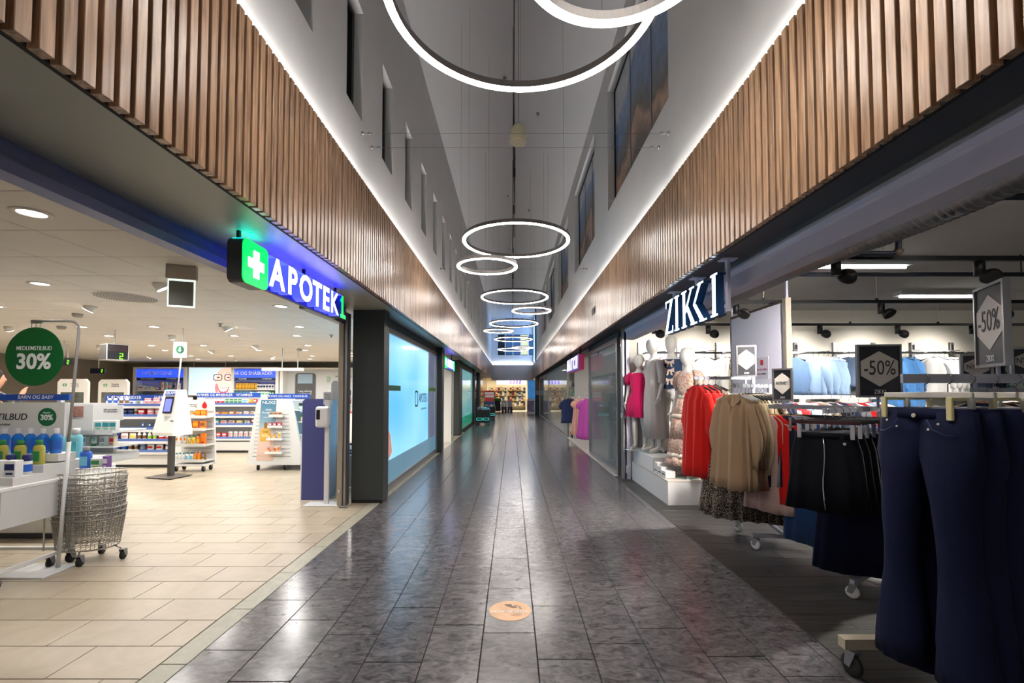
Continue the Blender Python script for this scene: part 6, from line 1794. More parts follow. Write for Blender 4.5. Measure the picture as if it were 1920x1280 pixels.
for k in range(6):
    denim_skirt('black blue denim skirt, %s behind the zipped one' % ORD[k], on2(0.14 + 0.115 * k), rz2, M_DNAVY, 1.4 + k, False, 0.50 + 0.02 * (k % 2))
denim_skirt('ankle length mid blue denim skirt hanging low behind the dark skirts', on2(0.50), rz2, M_DDARK, 3.1, False, 0.98, 0.27)
denim_skirt('ankle length blue denim skirt at the far end of the dark skirts', on2(0.93), rz2, M_DBLUE, 4.1, False, 0.98, 0.27)
def on2b_(t): return (2.22 + 0.54 * t, 3.98 - 0.54 * t, 1.29)
for k in range(3):
    denim_skirt('%s washed light blue denim skirt hanging low behind the zipped skirt' % ORD[k], on2b_(0.42 + 0.1 * k), R(-48), (M_DBLUE, M_DLIGHT, M_DLIGHT)[k], 7.1 + k, False, 0.96, 0.22)
def on2b(t): return (2.22 + 0.54 * t, 3.98 - 0.54 * t, 1.29)
hung('scarlet_shirt', 'scarlet short sleeved long top on wooden hanger beside the narrow NYHET sign', 'top', top_mesh(0.74, 0.18, 0.2, 0.22, 0.02, 8.8).mesh('cloth', M_REDC), on2b(0.06), R(-48), M_HWOOD)
hung('black_top', 'black top on wooden hanger just behind the scarlet top', 'top', top_mesh(0.6, 0.18, 0.2, 0.2, 0.0, 9.8).mesh('cloth', M_NAVYC), on2b(0.16), R(-48), M_HWOOD)
hung('grey_knit', 'grey long sleeved knit hanging behind the zipped denim skirt', 'top', top_mesh(0.6, 0.18, 0.2, 0.42, 0.0, 10.8).mesh('cloth', M_GREYC), on2b(0.28), R(-48), M_HWOOD)
hung('rose_top', 'pale rose top half hidden behind the scarlet top', 'top', top_mesh(0.82, 0.18, 0.22, 0.2, 0.0, 12.8).mesh('cloth', cloth('pale rose cotton', (196, 166, 158))), on2b(0.0), R(-48), M_HWOOD)

# trousers
def jeans_mesh(L_=1.16, wst=0.18, hem=0.17, seed=0.0, flare=True):
    mb = MB()
    n = 22
    for s in (-1, 1):
        rings = []
        for k in range(13):
            t = k / 12
            z = -L_ * t
            if t < 0.25:
                q = t / 0.25
                cx, wx, dy = s * (0.5 * wst + 0.012 * q), 0.5 * wst + 0.022 + 0.012 * q, 0.05 + 0.03 * q
            else:
                q = (t - 0.25) / 0.75
                kn = 0.088 - 0.02 * math.sin(math.pi / 2 * min(1, q * 2.2)) + (0.10 * max(0, q - 0.5) if flare else 0)
                cx, wx, dy = s * (0.102 + 0.035 * q), kn + 0.008 * wob(q * 6, seed + s), 0.075 + 0.012 * wob(q * 5, seed)
            rings.append([(cx + wx * math.cos(2 * math.pi * i / n) * (1 + 0.05 * wob(i + k * 0.8, seed)), dy * math.sin(2 * math.pi * i / n) * (1 + 0.12 * wob(i * 1.7 + k * 0.6, seed + s)), z + 0.01 * t * math.sin(2 * math.pi * i / n)) for i in range(n)])
        mb.loft(rings)
    return mb
M_CLIP = mat('milky plastic hanger', (206, 202, 192), 0.3)
M_CLIPY = mat('yellowed plastic clip', (214, 204, 150), 0.35)
r3 = thing('clothes_rack', 'foreground rack on black casters carrying the dark jeans', 'clothes rack', (0, 0, 0))
MB().beam((1.70, 2.0, 1.452), (3.0, 2.0, 1.452), 0.014, 0.04).build('hang_rail', M_RACK, r3)
MB().beam((2.42, 2.02, 0.17), (2.42, 2.02, 1.47), 0.05, 0.04).build('upright', M_RACK, r3)
MB().beam((1.62, 2.30, 0.165), (2.60, 2.30, 0.165), 0.05, 0.05).build('base_bar', mat('champagne steel', (196, 186, 164), 0.35, 0.3), r3)
MB().beam((1.9, 1.9, 0.165), (2.95, 1.9, 0.165), 0.05, 0.05).build('base_bar', mat('champagne steel', (196, 186, 164), 0.35, 0.3), r3)
MB().beam((2.42, 2.30, 0.165), (2.42, 1.9, 0.165), 0.05, 0.05).build('cross_bar', mat('champagne steel', (196, 186, 164), 0.35, 0.3), r3)
for x, y in ((1.66, 2.30), (2.56, 2.30), (1.94, 1.9), (2.9, 1.9)): caster(r3, x, y, 0.055, None, 0.2)
M_BRASS = mat('pale metal rivet', (206, 200, 190), 0.25, 0.8)
JL = ['front dark indigo flared jeans with metal buttons', 'second dark indigo jeans behind the front pair', 'third pair of dark indigo jeans on the foreground rack', 'fourth pair of dark jeans on the foreground rack', 'fifth pair of dark jeans, near the right picture edge', 'sixth pair of dark jeans, cut by the right edge']
for k, x in enumerate((1.80, 1.90, 2.00, 2.10, 2.20, 2.32)):
    rz = R(-90) + R(8 - 4 * (k % 3))
    t = thing('jeans', JL[k], 'jeans', (x, 2.0, 1.472 - CH), rz, 'jeans on the foreground rack')
    jeans_mesh(1.11 + 0.04 * (k % 2), 0.175, 0.17, 0.7 + k).build('cloth', M_DDARK if k < 3 else M_DNAVY, t)
    MB().loft(body_rings([(0.012, 0.186, 0.05), (-0.03, 0.190, 0.056)], 2, 0.0, 1, 36, 0.0)).build('waistband', M_DDARK, t)
    if k < 3:
        for bx_, bz_, r_ in ((0.0, -0.02, 0.011), (-0.11, -0.045, 0.006), (-0.065, -0.07, 0.006), (0.11, -0.05, 0.006), (0.07, -0.075, 0.006)):
            MB().lathe([(r_, 0), (r_ * 0.8, 0.004)], 12).xf(Matrix.Translation((bx_, -0.06 - (0.012 if bz_ < -0.03 else 0), bz_)) @ Matrix.Rotation(R(90), 4, 'X')).build('rivet', M_BRASS, t)
        for s in (-1, 1):
            MB().tube([(s * 0.06, -0.068, -0.035), (s * 0.085, -0.075, -0.075), (s * 0.13, -0.068, -0.095), (s * 0.165, -0.05, -0.095)], 0.0025, 5).build('pocket_seam', mat('faded seam', (40, 56, 100), 0.8), t)
        MB().box(-0.03, 0.03, 0.03, 0.034, -0.03, 0.005).build('brand_tag', M_WHITE, t)
    clip_hanger(t, M_CLIP, 0.165, M_CLIPY if k % 2 == 0 else M_CLIP)
# dark clothes behind the jeans at the picture edge
r5 = thing('clothes_rack', 'rack half hidden behind the jeans at the right edge', 'clothes rack', (0, 0, 0))
MB().beam((2.75, 2.75, 1.40), (4.2, 2.75, 1.40), 0.014, 0.035).build('hang_rail', M_RACK, r5)
MB().beam((3.1, 2.75, 0.08), (3.1, 2.75, 1.40), 0.04, 0.035).build('upright', M_RACK, r5)
MB().beam((2.8, 2.6, 0.09), (3.5, 2.9, 0.09), 0.03, 0.03).build('base_bar', M_RACK, r5)
caster(r5, 2.8, 2.6, 0.035); caster(r5, 3.5, 2.9, 0.035)
for k, x in enumerate((2.82, 2.90, 3.0, 3.16, 3.26)):
    c_ = [M_NAVYC, M_DNAVY, M_NAVYC, cloth('teal floral print', (30, 70, 72), pattern=((190, 130, 80), 22, 'noise')), cloth('teal floral print', (30, 70, 72))][k]
    hung('dark_jacket' if k < 3 else 'floral_top', ('dark top on wooden hanger behind the jeans, %s from the arcade' % ORD[k]) if k < 3 else 'teal floral top behind the jeans, %s of two' % ('nearer', 'farther')[k - 3], 'top', top_mesh(0.7, 0.2, 0.22, 0.4, 0, 20.0 + k).mesh('cloth', c_), (x, 2.75, 1.42), R(-60), M_HWOOD, group='dark tops behind the jeans')

# centre rail further in with mixed hangers
r4 = thing('clothes_rack', 'white perforated rail further inside the boutique', 'clothes rack', (0, 0, 0))
MB().beam((3.05, 5.3, 1.34), (4.4, 5.3, 1.34), 0.02, 0.045).build('hang_rail', M_WHITE, r4)
for x in (3.35, 4.3):
    MB().beam((x, 5.3, 0.06), (x, 5.3, 1.34), 0.04, 0.04).build('upright', M_WHITE, r4)
    MB().beam((x, 5.0, 0.05), (x, 5.6, 0.05), 0.04, 0.03).build('foot', M_WHITE, r4)
MX = [('grey', (120, 122, 128)), ('black', (24, 24, 28)), ('white', (220, 218, 214)), ('red', (190, 24, 30)), ('navy', (26, 34, 62)), ('taupe', (150, 136, 122)), ('pale blue', (150, 176, 206))]
for k in range(11):
    cn, cc_ = MX[(k * 3) % 7]
    hung('hung_top', '%s top on the white perforated rail, %s from the arcade' % (cn, ORD[k]), 'top', top_mesh(0.6, 0.18, 0.2, 0.3, 0, 30.0 + k).mesh('cloth', cloth('rail ' + cn, cc_)), (3.12 + 0.11 * k, 5.3, 1.365), R(-70), M_HWHITE if k % 3 else mat('red plastic hanger', (170, 20, 26), 0.4), group='tops on the white rail')
fm_ = thing('dress_form', 'cream dress form with red cap standing behind the racks', 'dress form', (3.34, 5.75, 0))
MB().lathe([(0.02, 0.02), (0.02, 0.9), (0.10, 0.92), (0.13, 1.05), (0.115, 1.15), (0.15, 1.32), (0.13, 1.40), (0.05, 1.44), (0.04, 1.50)], 18).build('torso', cloth('cream canvas', (214, 204, 176)), fm_)
MB().lathe([(0.04, 1.50), (0.045, 1.51), (0.02, 1.535), (0.025, 1.56), (0.012, 1.59)], 14).build('cap', M_HDARK, fm_)
MB().lathe([(0.15, 0), (0.15, 0.015), (0.03, 0.03)], 18).build('base', M_BLKMET, fm_)

# ------------------------------------------------------------------ wall fittings with shirts
WY = 7.58
for k in range(9):
    x = 2.11 + 0.645 * k
    t = thing('wall_upright', 'slotted steel upright on the boutique back wall, %s from the arcade' % ORD[k], 'wall rail', (x, WY, 0.5), group='boutique wall uprights')
    MB().cbox(-0.028, 0.028, -0.03, 0.015, 0, 1.72, 0.003).build('channel', M_ALU, t)
    MB().box(-0.02, 0.02, -0.035, -0.03, 1.6, 1.68).build('bracket', M_CHROME, t)
for k in range(8):
    x = 2.11 + 0.645 * k
    t = thing('wall_rail', 'chrome clothes rail on the boutique back wall, bay %s from the arcade' % ORD[k], 'wall rail', (x + 0.03, WY - 0.03, 2.03), group='boutique wall rails')
    MB().beam((0.0, -0.22, 0), (0.585, -0.22, 0), 0.012, 0.03).build('rail', M_CHROME, t)
    for q in (0.02, 0.56): MB().beam((q, 0.0, 0.0), (q, -0.22, 0.0), 0.012, 0.025).build('arm', M_CHROME, t)
    MB().tube([(0.2, -0.22, 0.015), (0.45, -0.30, 0.03)], 0.006, 5).build('price_arm', M_CHROME, t)
def wall_clothes(bay, n, m, L_, sl, word, cat, hm, seed, puff=0.0, extra=None, w=0.19, hw=0.22, x0=0.14):
    for k in range(n):
        x = 2.14 + 0.645 * bay + x0 + 0.33 * (k / max(1, n - 1) if n > 1 else 0.5)
        lab = '%s on boutique back wall, %s in bay' % (word, ('only one' if n == 1 else 'frontmost' if k == n - 1 else ORD[k] + ' from left'))
        me = top_mesh(L_, w, hw, sl, puff, seed + k, 0.04).mesh('cloth', m)
        parts = []
        if extra == 'shirt' and k == n - 1:
            parts = [('collar', collar(0.07).mesh('collar', m)), ('placket', placket(L_ - 0.02, -0.055).mesh('placket', m))]
        hung(cat.replace(' ', '_'), lab, cat, me, (x, WY - 0.25, 2.045), R(-62 + 62 * (k / max(1, n - 1))) if n > 1 else 0, hm, parts, word + ' bay')
M_PBLUE = cloth('pale blue poplin', (150, 178, 214))
M_DENIMS = cloth('washed denim', (66, 116, 170))
M_WHITEC = cloth('white cotton', (224, 222, 218))
wall_clothes(0, 1, cloth('pink jersey', (214, 60, 110)), 0.5, 0.2, 'pink top', 'top', M_HWHITE, 40)
wall_clothes(1, 2, M_WHITEC, 0.55, 0.4, 'white shirt behind the mannequins', 'shirt', M_HBLK, 41, extra='shirt', x0=0.30)
wall_clothes(2, 3, cloth('cream leaf print', (196, 194, 160), pattern=((110, 110, 84), 26, 'noise')), 0.6, 0.3, 'cream leaf printed blouse', 'blouse', M_HBLK, 44, x0=0.05)
wall_clothes(3, 2, cloth('dusty blue denim', (90, 116, 150)), 0.6, 0.45, 'dusty blue shirt beside the white panel', 'shirt', M_HBLK, 47, x0=0.1)
wall_clothes(4, 5, M_PBLUE, 0.60, 0.50, 'pale blue puff sleeved blouse', 'blouse', M_HWHITE, 50, 0.03, 'shirt', x0=0.10)
wall_clothes(5, 4, cloth('grey blue cotton', (104, 124, 152)), 0.46, 0.36, 'grey blue shirt beside the -50% sign', 'shirt', M_HDARK, 56, x0=0.02)
wall_clothes(6, 3, M_DENIMS, 0.82, 0.45, 'washed denim shirt dress', 'dress', M_HBLK, 60, 0, 'shirt', x0=0.02)
# uprights continue to the right
for k in range(9, 13):
    t = thing('wall_upright', 'slotted steel upright on the boutique back wall, %s from the arcade' % ORD[k], 'wall rail', (2.11 + 0.645 * k, WY, 0.5), group='boutique wall uprights')
    MB().cbox(-0.028, 0.028, -0.03, 0.015, 0, 1.72, 0.003).build('channel', M_ALU, t)
for k in (8, 9, 10):
    t = thing('wall_rail', 'chrome clothes rail on the boutique back wall, bay %s from the arcade' % ORD[k], 'wall rail', (2.11 + 0.645 * k + 0.03, WY - 0.03, 2.03), group='boutique wall rails')
    MB().beam((0.0, -0.22, 0), (0.585, -0.22, 0), 0.012, 0.03).build('rail', M_CHROME, t)
    for q in (0.02, 0.56): MB().beam((q, 0.0, 0.0), (q, -0.22, 0.0), 0.012, 0.025).build('arm', M_CHROME, t)
wall_clothes(7, 5, M_WHITEC, 0.58, 0.42, 'white blouse right of the denim dresses', 'blouse', M_HBLK, 64, 0.02, 'shirt', x0=0.10)
wall_clothes(8, 3, M_NAVYC, 0.66, 0.45, 'black blouse near the right edge', 'blouse', M_HBLK, 70, x0=0.0)
wall_clothes(9, 3, cloth('teal print', (40, 110, 110), pattern=((190, 200, 190), 20, 'noise')), 0.6, 0.4, 'teal printed blouse at the right edge', 'blouse', M_HWOOD, 74, x0=0.1)

# ------------------------------------------------------------------ partition panel
pp = thing('partition_panel', 'tall bluish white partition panel between the racks and the wall', 'panel', (2.93, 4.86, 0))
MB().cbox(-0.02, 0.02, 0.04, 1.20, 0.03, 2.36, 0.003).build('board', mat('bluish white laminate', (226, 227, 242), 0.3), pp)
MB().cbox(-0.03, 0.03, -0.03, 0.04, 0.0, 2.40, 0.004).build('post', mat('champagne aluminium', (176, 166, 150), 0.35, 0.6), pp)
MB().cbox(-0.02, 0.02, 1.20, 1.24, 0.0, 2.40, 0.003).build('post', M_GREYMET, pp)
MB().box(-0.024, 0.024, 0.04, 1.20, 2.36, 2.385).build('top_rail', mat('dark bronze trim', (66, 58, 54), 0.4), pp)
for y in (0.0, 1.22): MB().cbox(-0.012, 0.012, y - 0.012, y + 0.012, 2.40, BZ, 0.002).build('ceiling_post', M_RACK, pp)
nt_ = MB().box(-0.023, -0.02, 0.33, 0.62, 1.55, 1.80).build('notice', mat('notice paper', (206, 204, 216), 0.5), pp)
text(nt_, 'Click & Collect', 0.038, mat('plum print', (150, 30, 80), 0.5), (-0.0245, 0.475, 1.66), FACE_XN)
text(nt_, 'hent i butikken', 0.03, M_DTXT, (-0.0245, 0.475, 1.61), FACE_XN)
MB().box(-0.0245, -0.023, 0.44, 0.50, 1.71, 1.77).build('red_mark', pm('red'), nt_)

# ------------------------------------------------------------------ platform, mannequins, plant
pf_ = thing('display_platform', 'low white display platform under the mannequins', 'platform', (1.93, 5.72, 0))
MB().box(0.0, 1.1, 0.0, 1.70, 0.0, 0.285).build('body', M_WHITE, pf_)
MB().box(-0.006, 1.1, -0.006, 1.70, 0.285, 0.30).build('top_board', mat('pale oak edge board', (206, 196, 184), 0.45), pf_)
st = thing('display_step', 'white stepped block on the platform under the rear mannequins', 'platform', (1.94, 6.35, 0.30))
MB().cbox(0.0, 0.9, 0.0, 1.02, 0, 0.20, 0.004).build('block', M_WHITE, st)
for k in range(3):
    pq = thing('plinth_block', 'small white plinth block on the platform edge, %s from the camera' % ORD[k], 'block', (1.945, 5.86 + 0.16 * k, 0.30))
    MB().cbox(0.0, 0.13, 0.0, 0.14, 0, 0.09 + 0.03 * k, 0.004).build('block', M_WHITE, pq)
    MB().box(-0.001, 0.0, 0.02, 0.12, 0.04, 0.055).build('printed_line', M_DTXT, pq)

M_MANN = mat('matt white mannequin', (224, 220, 214), 0.45)
def mannequin(loc, rz, H_, label, pose=0, base=True):
    t = thing('mannequin', label, 'mannequin', loc, rz)
    k = H_ / 1.75
    V, E, Rr = [], [], []
    def v(p, r, par=None):
        V.append((p[0] * k, p[1] * k, p[2] * k)); Rr.append((r[0] * k, r[1] * k) if isinstance(r, tuple) else (r * k, r * k))
        if par is not None: E.append((par, len(V) - 1))
        return len(V) - 1
    pel = v((0, 0, 0.93), (0.15, 0.10))
    wa = v((0, -0.005, 1.08), (0.105, 0.08), pel)
    ch = v((0, -0.015, 1.25), (0.135, 0.10), wa)
    up = v((0, 0, 1.36), (0.115, 0.07), ch)
    nb = v((0, 0.008, 1.43), (0.055, 0.05), up)
    nk = v((0, 0.0, 1.50), (0.044, 0.044), nb)
    h1 = v((0, -0.03, 1.55), (0.072, 0.088), nk)
    h2 = v((0, -0.02, 1.63), (0.102, 0.122), h1)
    h3 = v((0, -0.004, 1.705), (0.088, 0.108), h2)
    v((0, 0.0, 1.742), (0.04, 0.05), h3)
    for s in (-1, 1):
        sh = v((s * 0.165, 0.005, 1.375), 0.052, up)
        if pose == 1 and s == 1:
            el_ = v((s * 0.25, -0.02, 1.14), 0.037, sh); wr = v((s * 0.14, -0.17, 1.10), 0.025, el_); d = (-0.8, -0.5, 0.0)
        else:
            el_ = v((s * 0.225, 0.03, 1.11), 0.037, sh); wr = v((s * 0.235, -0.05, 0.88), 0.025, el_); d = (0.05 * s, -0.25, -0.95)
        b_ = V[wr]; D = Vector(d).normalized()
        sd = D.cross(Vector((s, 0, 0))).normalized() if pose != 1 or s == -1 else Vector((0, 0, 1))
        pw = v(tuple((Vector(b_) / k) + D * 0.055), (0.033, 0.02), wr)
        pc_ = Vector(V[pw]) / k
        for q in range(4):
            o_ = sd * (0.022 * (q - 1.5))
            ln = (0.07, 0.085, 0.08, 0.062)[q]
            a_ = v(tuple(pc_ + o_ + D * 0.04), 0.009, pw)
            b2_ = v(tuple(pc_ + o_ + D * (0.04 + ln * 0.55) + Vector((-s * 0.012, -0.004, 0))), 0.008, a_)
            v(tuple(pc_ + o_ + D * (0.035 + ln) + Vector((-s * 0.03, -0.008, 0))), 0.006, b2_)
        a_ = v(tuple(pc_ - D * 0.01 - sd * 0.042 + Vector((0, -0.012, 0))), 0.011, pw)
        v(tuple(pc_ + D * 0.03 - sd * 0.058 + Vector((0, -0.02, 0))), 0.008, a_)
        hp = v((s * 0.085, 0.0, 0.86), (0.088, 0.09), pel)
        kn = v((s * (0.09 + (0.01 if pose else 0)), -0.015 - (0.03 if s == 1 else 0), 0.49), 0.056, hp)
        cf = v((s * 0.095, 0.012, 0.34), 0.05, kn)
        an = v((s * 0.095, 0.02, 0.085), 0.032, cf)
        he = v((s * 0.096, -0.03, 0.045), 0.033, an)
        v((s * 0.105, -0.15, 0.022), (0.03, 0.016), he)
    me = bpy.data.meshes.new('body')
    me.from_pydata(V, E, [])
    me.materials.append(M_MANN)
    o = obj('body', me, t)
    md = o.modifiers.new('skin', 'SKIN')
    md.use_smooth_shade = True
    sv = me.skin_vertices[0].data
    for i, r in enumerate(Rr):
        sv[i].radius = r
        sv[i].use_root = i == 0
    ss_ = o.modifiers.new('sub', 'SUBSURF')
    ss_.levels = ss_.render_levels = 2
    if base:
        MB().cbox(-0.17, 0.17, -0.2, 0.16, 0.0, 0.008, 0.003).build('base_plate', mat('clear base plate', (196, 210, 206), 0.1), t)
    return t
def shell(t, k, prof, name, m, folds=4, amp=0.012, seed=0.0, n=64, cy=0.0):
    mb = MB().loft(body_rings([(z * k, w * k, d * k) for z, w, d in prof], folds, amp, seed, n, 0.008))
    if cy: mb.xf(Matrix.Translation((0, cy * k, 0)))
    return mb.build(name, m, t)
M_FLORAL = cloth('blush floral chiffon', (206, 182, 164), pattern=((180, 132, 116), 42, 'noise'))
M_LACE = cloth('cream lace trim', (222, 208, 190))
k = 1.69 / 1.75
m4 = mannequin((2.30, 5.98, 0.30), R(-66), 1.69, 'front mannequin in a tiered blush floral dress')
shell(m4, k, [(1.40, 0.10, 0.075), (1.38, 0.16, 0.095), (1.30, 0.17, 0.12), (1.16, 0.135, 0.11), (1.09, 0.125, 0.105)], 'bodice', M_FLORAL, 3, 0.004, 1)
shell(m4, k, [(1.10, 0.13, 0.108), (1.05, 0.132, 0.11)], 'waist_band', M_LACE, 3, 0.002, 1)
tier = [(1.05, 0.135, 0.115, 0.80, 0.20, 0.18), (0.80, 0.205, 0.185, 0.52, 0.235, 0.215), (0.52, 0.24, 0.22, 0.28, 0.26, 0.24), (0.28, 0.265, 0.245, 0.17, 0.31, 0.29)]
for i, (za, wa_, da, zb, wb, db) in enumerate(tier):
    shell(m4, k, [(za, wa_, da), ((za * 2 + zb) / 3, wa_ * 0.6 + wb * 0.4, da * 0.6 + db * 0.4), (zb, wb, db)], 'skirt_tier', M_FLORAL, 7, 0.018, i * 1.7)
    if i in (0, 2): shell(m4, k, [(zb + 0.045, wb * 1.03, db * 1.03), (zb - 0.012, wb * 1.06, db * 1.06)], 'lace_band', M_LACE, 7, 0.014, i * 1.7)
for s in (-1, 1):
    mb = MB()
    sleeve(mb, s * 0.155 * k, 1.42 * k, 0.24, s, 0.055, 0.05, 0.02, 3.0 + s, 0.045, 0.95)
    mb.build('puff_sleeve', M_FLORAL, m4)
k = 1.0
m3 = mannequin((2.385, 6.86, 0.50), R(-30), 1.75, 'tall mannequin in a navy waistcoat with blush bows')
M_VEST = cloth('navy waistcoat cloth', (44, 62, 92))
M_STONE = cloth('stone trousers cloth', (196, 186, 176))
shell(m3, k, [(1.39, 0.14, 0.085), (1.33, 0.165, 0.115), (1.20, 0.145, 0.118), (1.05, 0.135, 0.112), (0.96, 0.155, 0.12)], 'waistcoat', M_VEST, 2, 0.004, 2)
for i, z in enumerate((1.34, 1.22, 1.08)):
    mb = MB()
    for s in (-1, 1):
        mb.loft([[(s * 0.01, -0.135, z + 0.008), (s * 0.01, -0.125, z + 0.008), (s * 0.01, -0.125, z - 0.008), (s * 0.01, -0.135, z - 0.008)],
                 [(s * 0.065, -0.145, z + 0.04), (s * 0.065, -0.12, z + 0.04), (s * 0.065, -0.12, z - 0.03), (s * 0.065, -0.145, z - 0.03)]], smooth=False)
        mb.prism([(s * 0.005, z - 0.005), (s * 0.03, z - 0.005), (s * 0.045, z - 0.075), (s * 0.02, z - 0.07)], 'y', -0.138, -0.13)
    mb.box(-0.014, 0.014, -0.145, -0.125, z - 0.012, z + 0.012)
    mb.build('bow', cloth('blush satin', (222, 200, 184), 0.5), m3)
mb = jeans_mesh(0.88, 0.17, 0.16, 3.0).xf(Matrix.Translation((0, 0, 0.97)) @ Matrix.Scale(1.25, 4, (0, 1, 0)))
mb.build('wide_trousers', M_STONE, m3)
m2 = mannequin((2.145, 6.92, 0.50), R(-78), 1.72, 'mannequin in a pale grey long tunic beside the navy waistcoat', 0)
k = 1.72 / 1.75
M_TUNIC = cloth('pale grey viscose', (190, 184, 180))
shell(m2, k, [(1.40, 0.09, 0.07), (1.37, 0.155, 0.095), (1.25, 0.16, 0.12), (1.05, 0.145, 0.115), (0.9, 0.17, 0.13), (0.6, 0.18, 0.14), (0.22, 0.185, 0.145)], 'tunic', M_TUNIC, 4, 0.012, 5)
for s in (-1, 1):
    mb = MB()
    sleeve(mb, s * 0.16 * k, 1.40 * k, 0.34, s, 0.055, 0.06, 0.008, 6.0 + s, 0.06, 0.9, cuff=False)
    mb.build('sleeve', M_TUNIC, m2)
m1 = mannequin((2.005, 7.22, 0.502), R(-40), 1.50, 'mannequin at the back in a short magenta dress')
k = 1.50 / 1.75
M_MAG = cloth('magenta crepe', (196, 18, 88))
shell(m1, k, [(1.40, 0.11, 0.075), (1.37, 0.165, 0.10), (1.24, 0.165, 0.13), (1.06, 0.135, 0.115), (0.9, 0.20, 0.16), (0.60, 0.26, 0.21)], 'dress', M_MAG, 5, 0.016, 7)
for s in (-1, 1):
    mb = MB()
    sleeve(mb, s * 0.155 * k, 1.41 * k, 0.2, s, 0.055, 0.05, 0.02, 8.0 + s, 0.05, 0.9)
    mb.build('sleeve', M_MAG, m1)
pt_ = thing('potted_plant', 'spiky green plant behind the floral mannequin', 'plant', (2.72, 6.3, 0.30))
MB().lathe([(0.10, 0), (0.14, 0.28), (0.145, 0.30), (0.12, 0.30)], 18).build('pot', M_WHITE, pt_)
MB().tube([(0, 0, 0.28), (0.01, 0, 0.8)], 0.02, 8).build('stem', mat('brown stem', (92, 74, 56), 0.8), pt_)
rp = random.Random(3)
M_LEAF = mat('dark green leaf', (44, 74, 46), 0.45)
for q in range(26):
    a, e = rp.uniform(0, 6.28), rp.uniform(0.15, 1.2)
    L_ = rp.uniform(0.25, 0.4)
    d = Vector((math.cos(a) * math.cos(e), math.sin(a) * math.cos(e), math.sin(e)))
    sd = Vector((-math.sin(a), math.cos(a), 0))
    o0 = Vector((0.01, 0, 0.78))
    rg = []
    for t in (0, 0.3, 0.7, 1.0):
        w = 0.016 * (1 - t) + 0.001 if t > 0.2 else 0.012
        c_ = o0 + d * (L_ * t) + Vector((0, 0, -0.12 * t * t * math.cos(e)))
        rg.append([tuple(c_ - sd * w), tuple(c_ + Vector((0, 0, 0.003))), tuple(c_ + sd * w), tuple(c_ - Vector((0, 0, 0.002)))])
    MB().loft(rg).build('leaf', M_LEAF, pt_)

# ------------------------------------------------------------------ far fashion shop
M_POLO = cloth('navy striped polo', (26, 36, 70), pattern=((44, 62, 110), 9, 'stripe'))
r6 = thing('clothes_rack', 'wooden based rack of polo shirts in the far fashion shop opening', 'clothes rack', (0, 0, 0))
MB().beam((1.70, 14.25, 1.27), (2.7, 14.25, 1.27), 0.025, 0.03).build('hang_rail', M_WHITEM, r6)
MB().beam((2.25, 14.25, 0.2), (2.25, 14.25, 1.65), 0.03, 0.03).build('upright', M_WHITEM, r6)
MB().box(1.8, 2.6, 14.1, 14.4, 0.12, 0.2).build('wooden_base', M_HWOOD, r6)
for x, y in ((1.84, 14.12), (2.56, 14.12), (1.84, 14.38), (2.56, 14.38)): caster(r6, x, y, 0.05)
for k, (m_, w_) in enumerate(((M_POLO, 'navy striped polo shirt facing the arcade'), (cloth('sage cotton', (110, 128, 112)), 'sage polo shirt just behind the navy one'), (cloth('coral cotton', (206, 92, 92)), 'coral polo shirt third on the far rack'), (cloth('mint cotton', (120, 196, 176)), 'mint polo shirt fourth on the far rack'))):
    me = top_mesh(0.74, 0.21, 0.24, 0.24, 0, 80.0 + k, r0=0.075, r1=0.075)
    hung('polo_shirt', w_, 'polo shirt', me.mesh('cloth', m_), (1.76 + 0.13 * k - (0.12 if k in (1, 2) else 0), 14.25 + 0.1 * (k in (1, 2)), 1.287), R(-18), M_HBLK, [('collar', collar(0.07).mesh('collar', m_))], 'polo shirts on the far rack')
r7 = thing('clothes_rack', 'white rail of summer dresses beside the tall glass pane', 'clothes rack', (0, 0, 0))
MB().beam((1.95, 11.4, 1.32), (1.95, 13.4, 1.32), 0.025, 0.03).build('hang_rail', M_WHITEM, r7)
for y in (11.45, 13.35): MB().beam((1.95, y, 0.0), (1.95, y, 1.32), 0.03, 0.03).build('upright', M_WHITEM, r7)
for k, (y, m_, w_) in enumerate(((11.6, cloth('orchid cotton', (196, 84, 176)), 'orchid pink dress nearest the tall glass pane'), (11.9, cloth('orchid cotton', (196, 84, 176)), 'second orchid pink dress on the white rail'), (12.6, cloth('salmon plaid', (222, 156, 132), pattern=((236, 196, 176), 7, 'check')), 'salmon plaid dress on the white rail'), (13.0, cloth('salmon plaid', (222, 156, 132)), 'second salmon plaid dress on the white rail'))):
    hung('summer_dress', w_, 'dress', top_mesh(1.02, 0.19, 0.28, 0.2, 0.02, 90.0 + k, 0.06, 5, 0.03).mesh('cloth', m_), (1.95, y, 1.337), R(-12), M_HWHITE, group='summer dresses on the white rail')
m5 = mannequin((2.13, 9.25, 0.0), R(-30), 1.72, 'mannequin with white cap and grey green jacket behind the glass', 1, base=True)
k = 1.72 / 1.75
shell(m5, k, [(1.41, 0.11, 0.08), (1.38, 0.18, 0.11), (1.2, 0.19, 0.15), (0.85, 0.2, 0.16)], 'jacket', cloth('grey green twill', (96, 112, 104)), 3, 0.012, 2)
for s in (-1, 1):
    mb = MB(); sleeve(mb, s * 0.165 * k, 1.40 * k, 0.5, s, 0.06, 0.05, 0.01, 2.0 + s, 0.07, 0.95); mb.build('sleeve', cloth('grey green twill', (96, 112, 104)), m5)
jeans_mesh(0.86, 0.165, 0.13, 2.0, False).xf(Matrix.Translation((0, 0, 0.92 * k)) @ Matrix.Scale(1.2, 4, (0, 1, 0))).build('trousers', M_GREYC, m5)
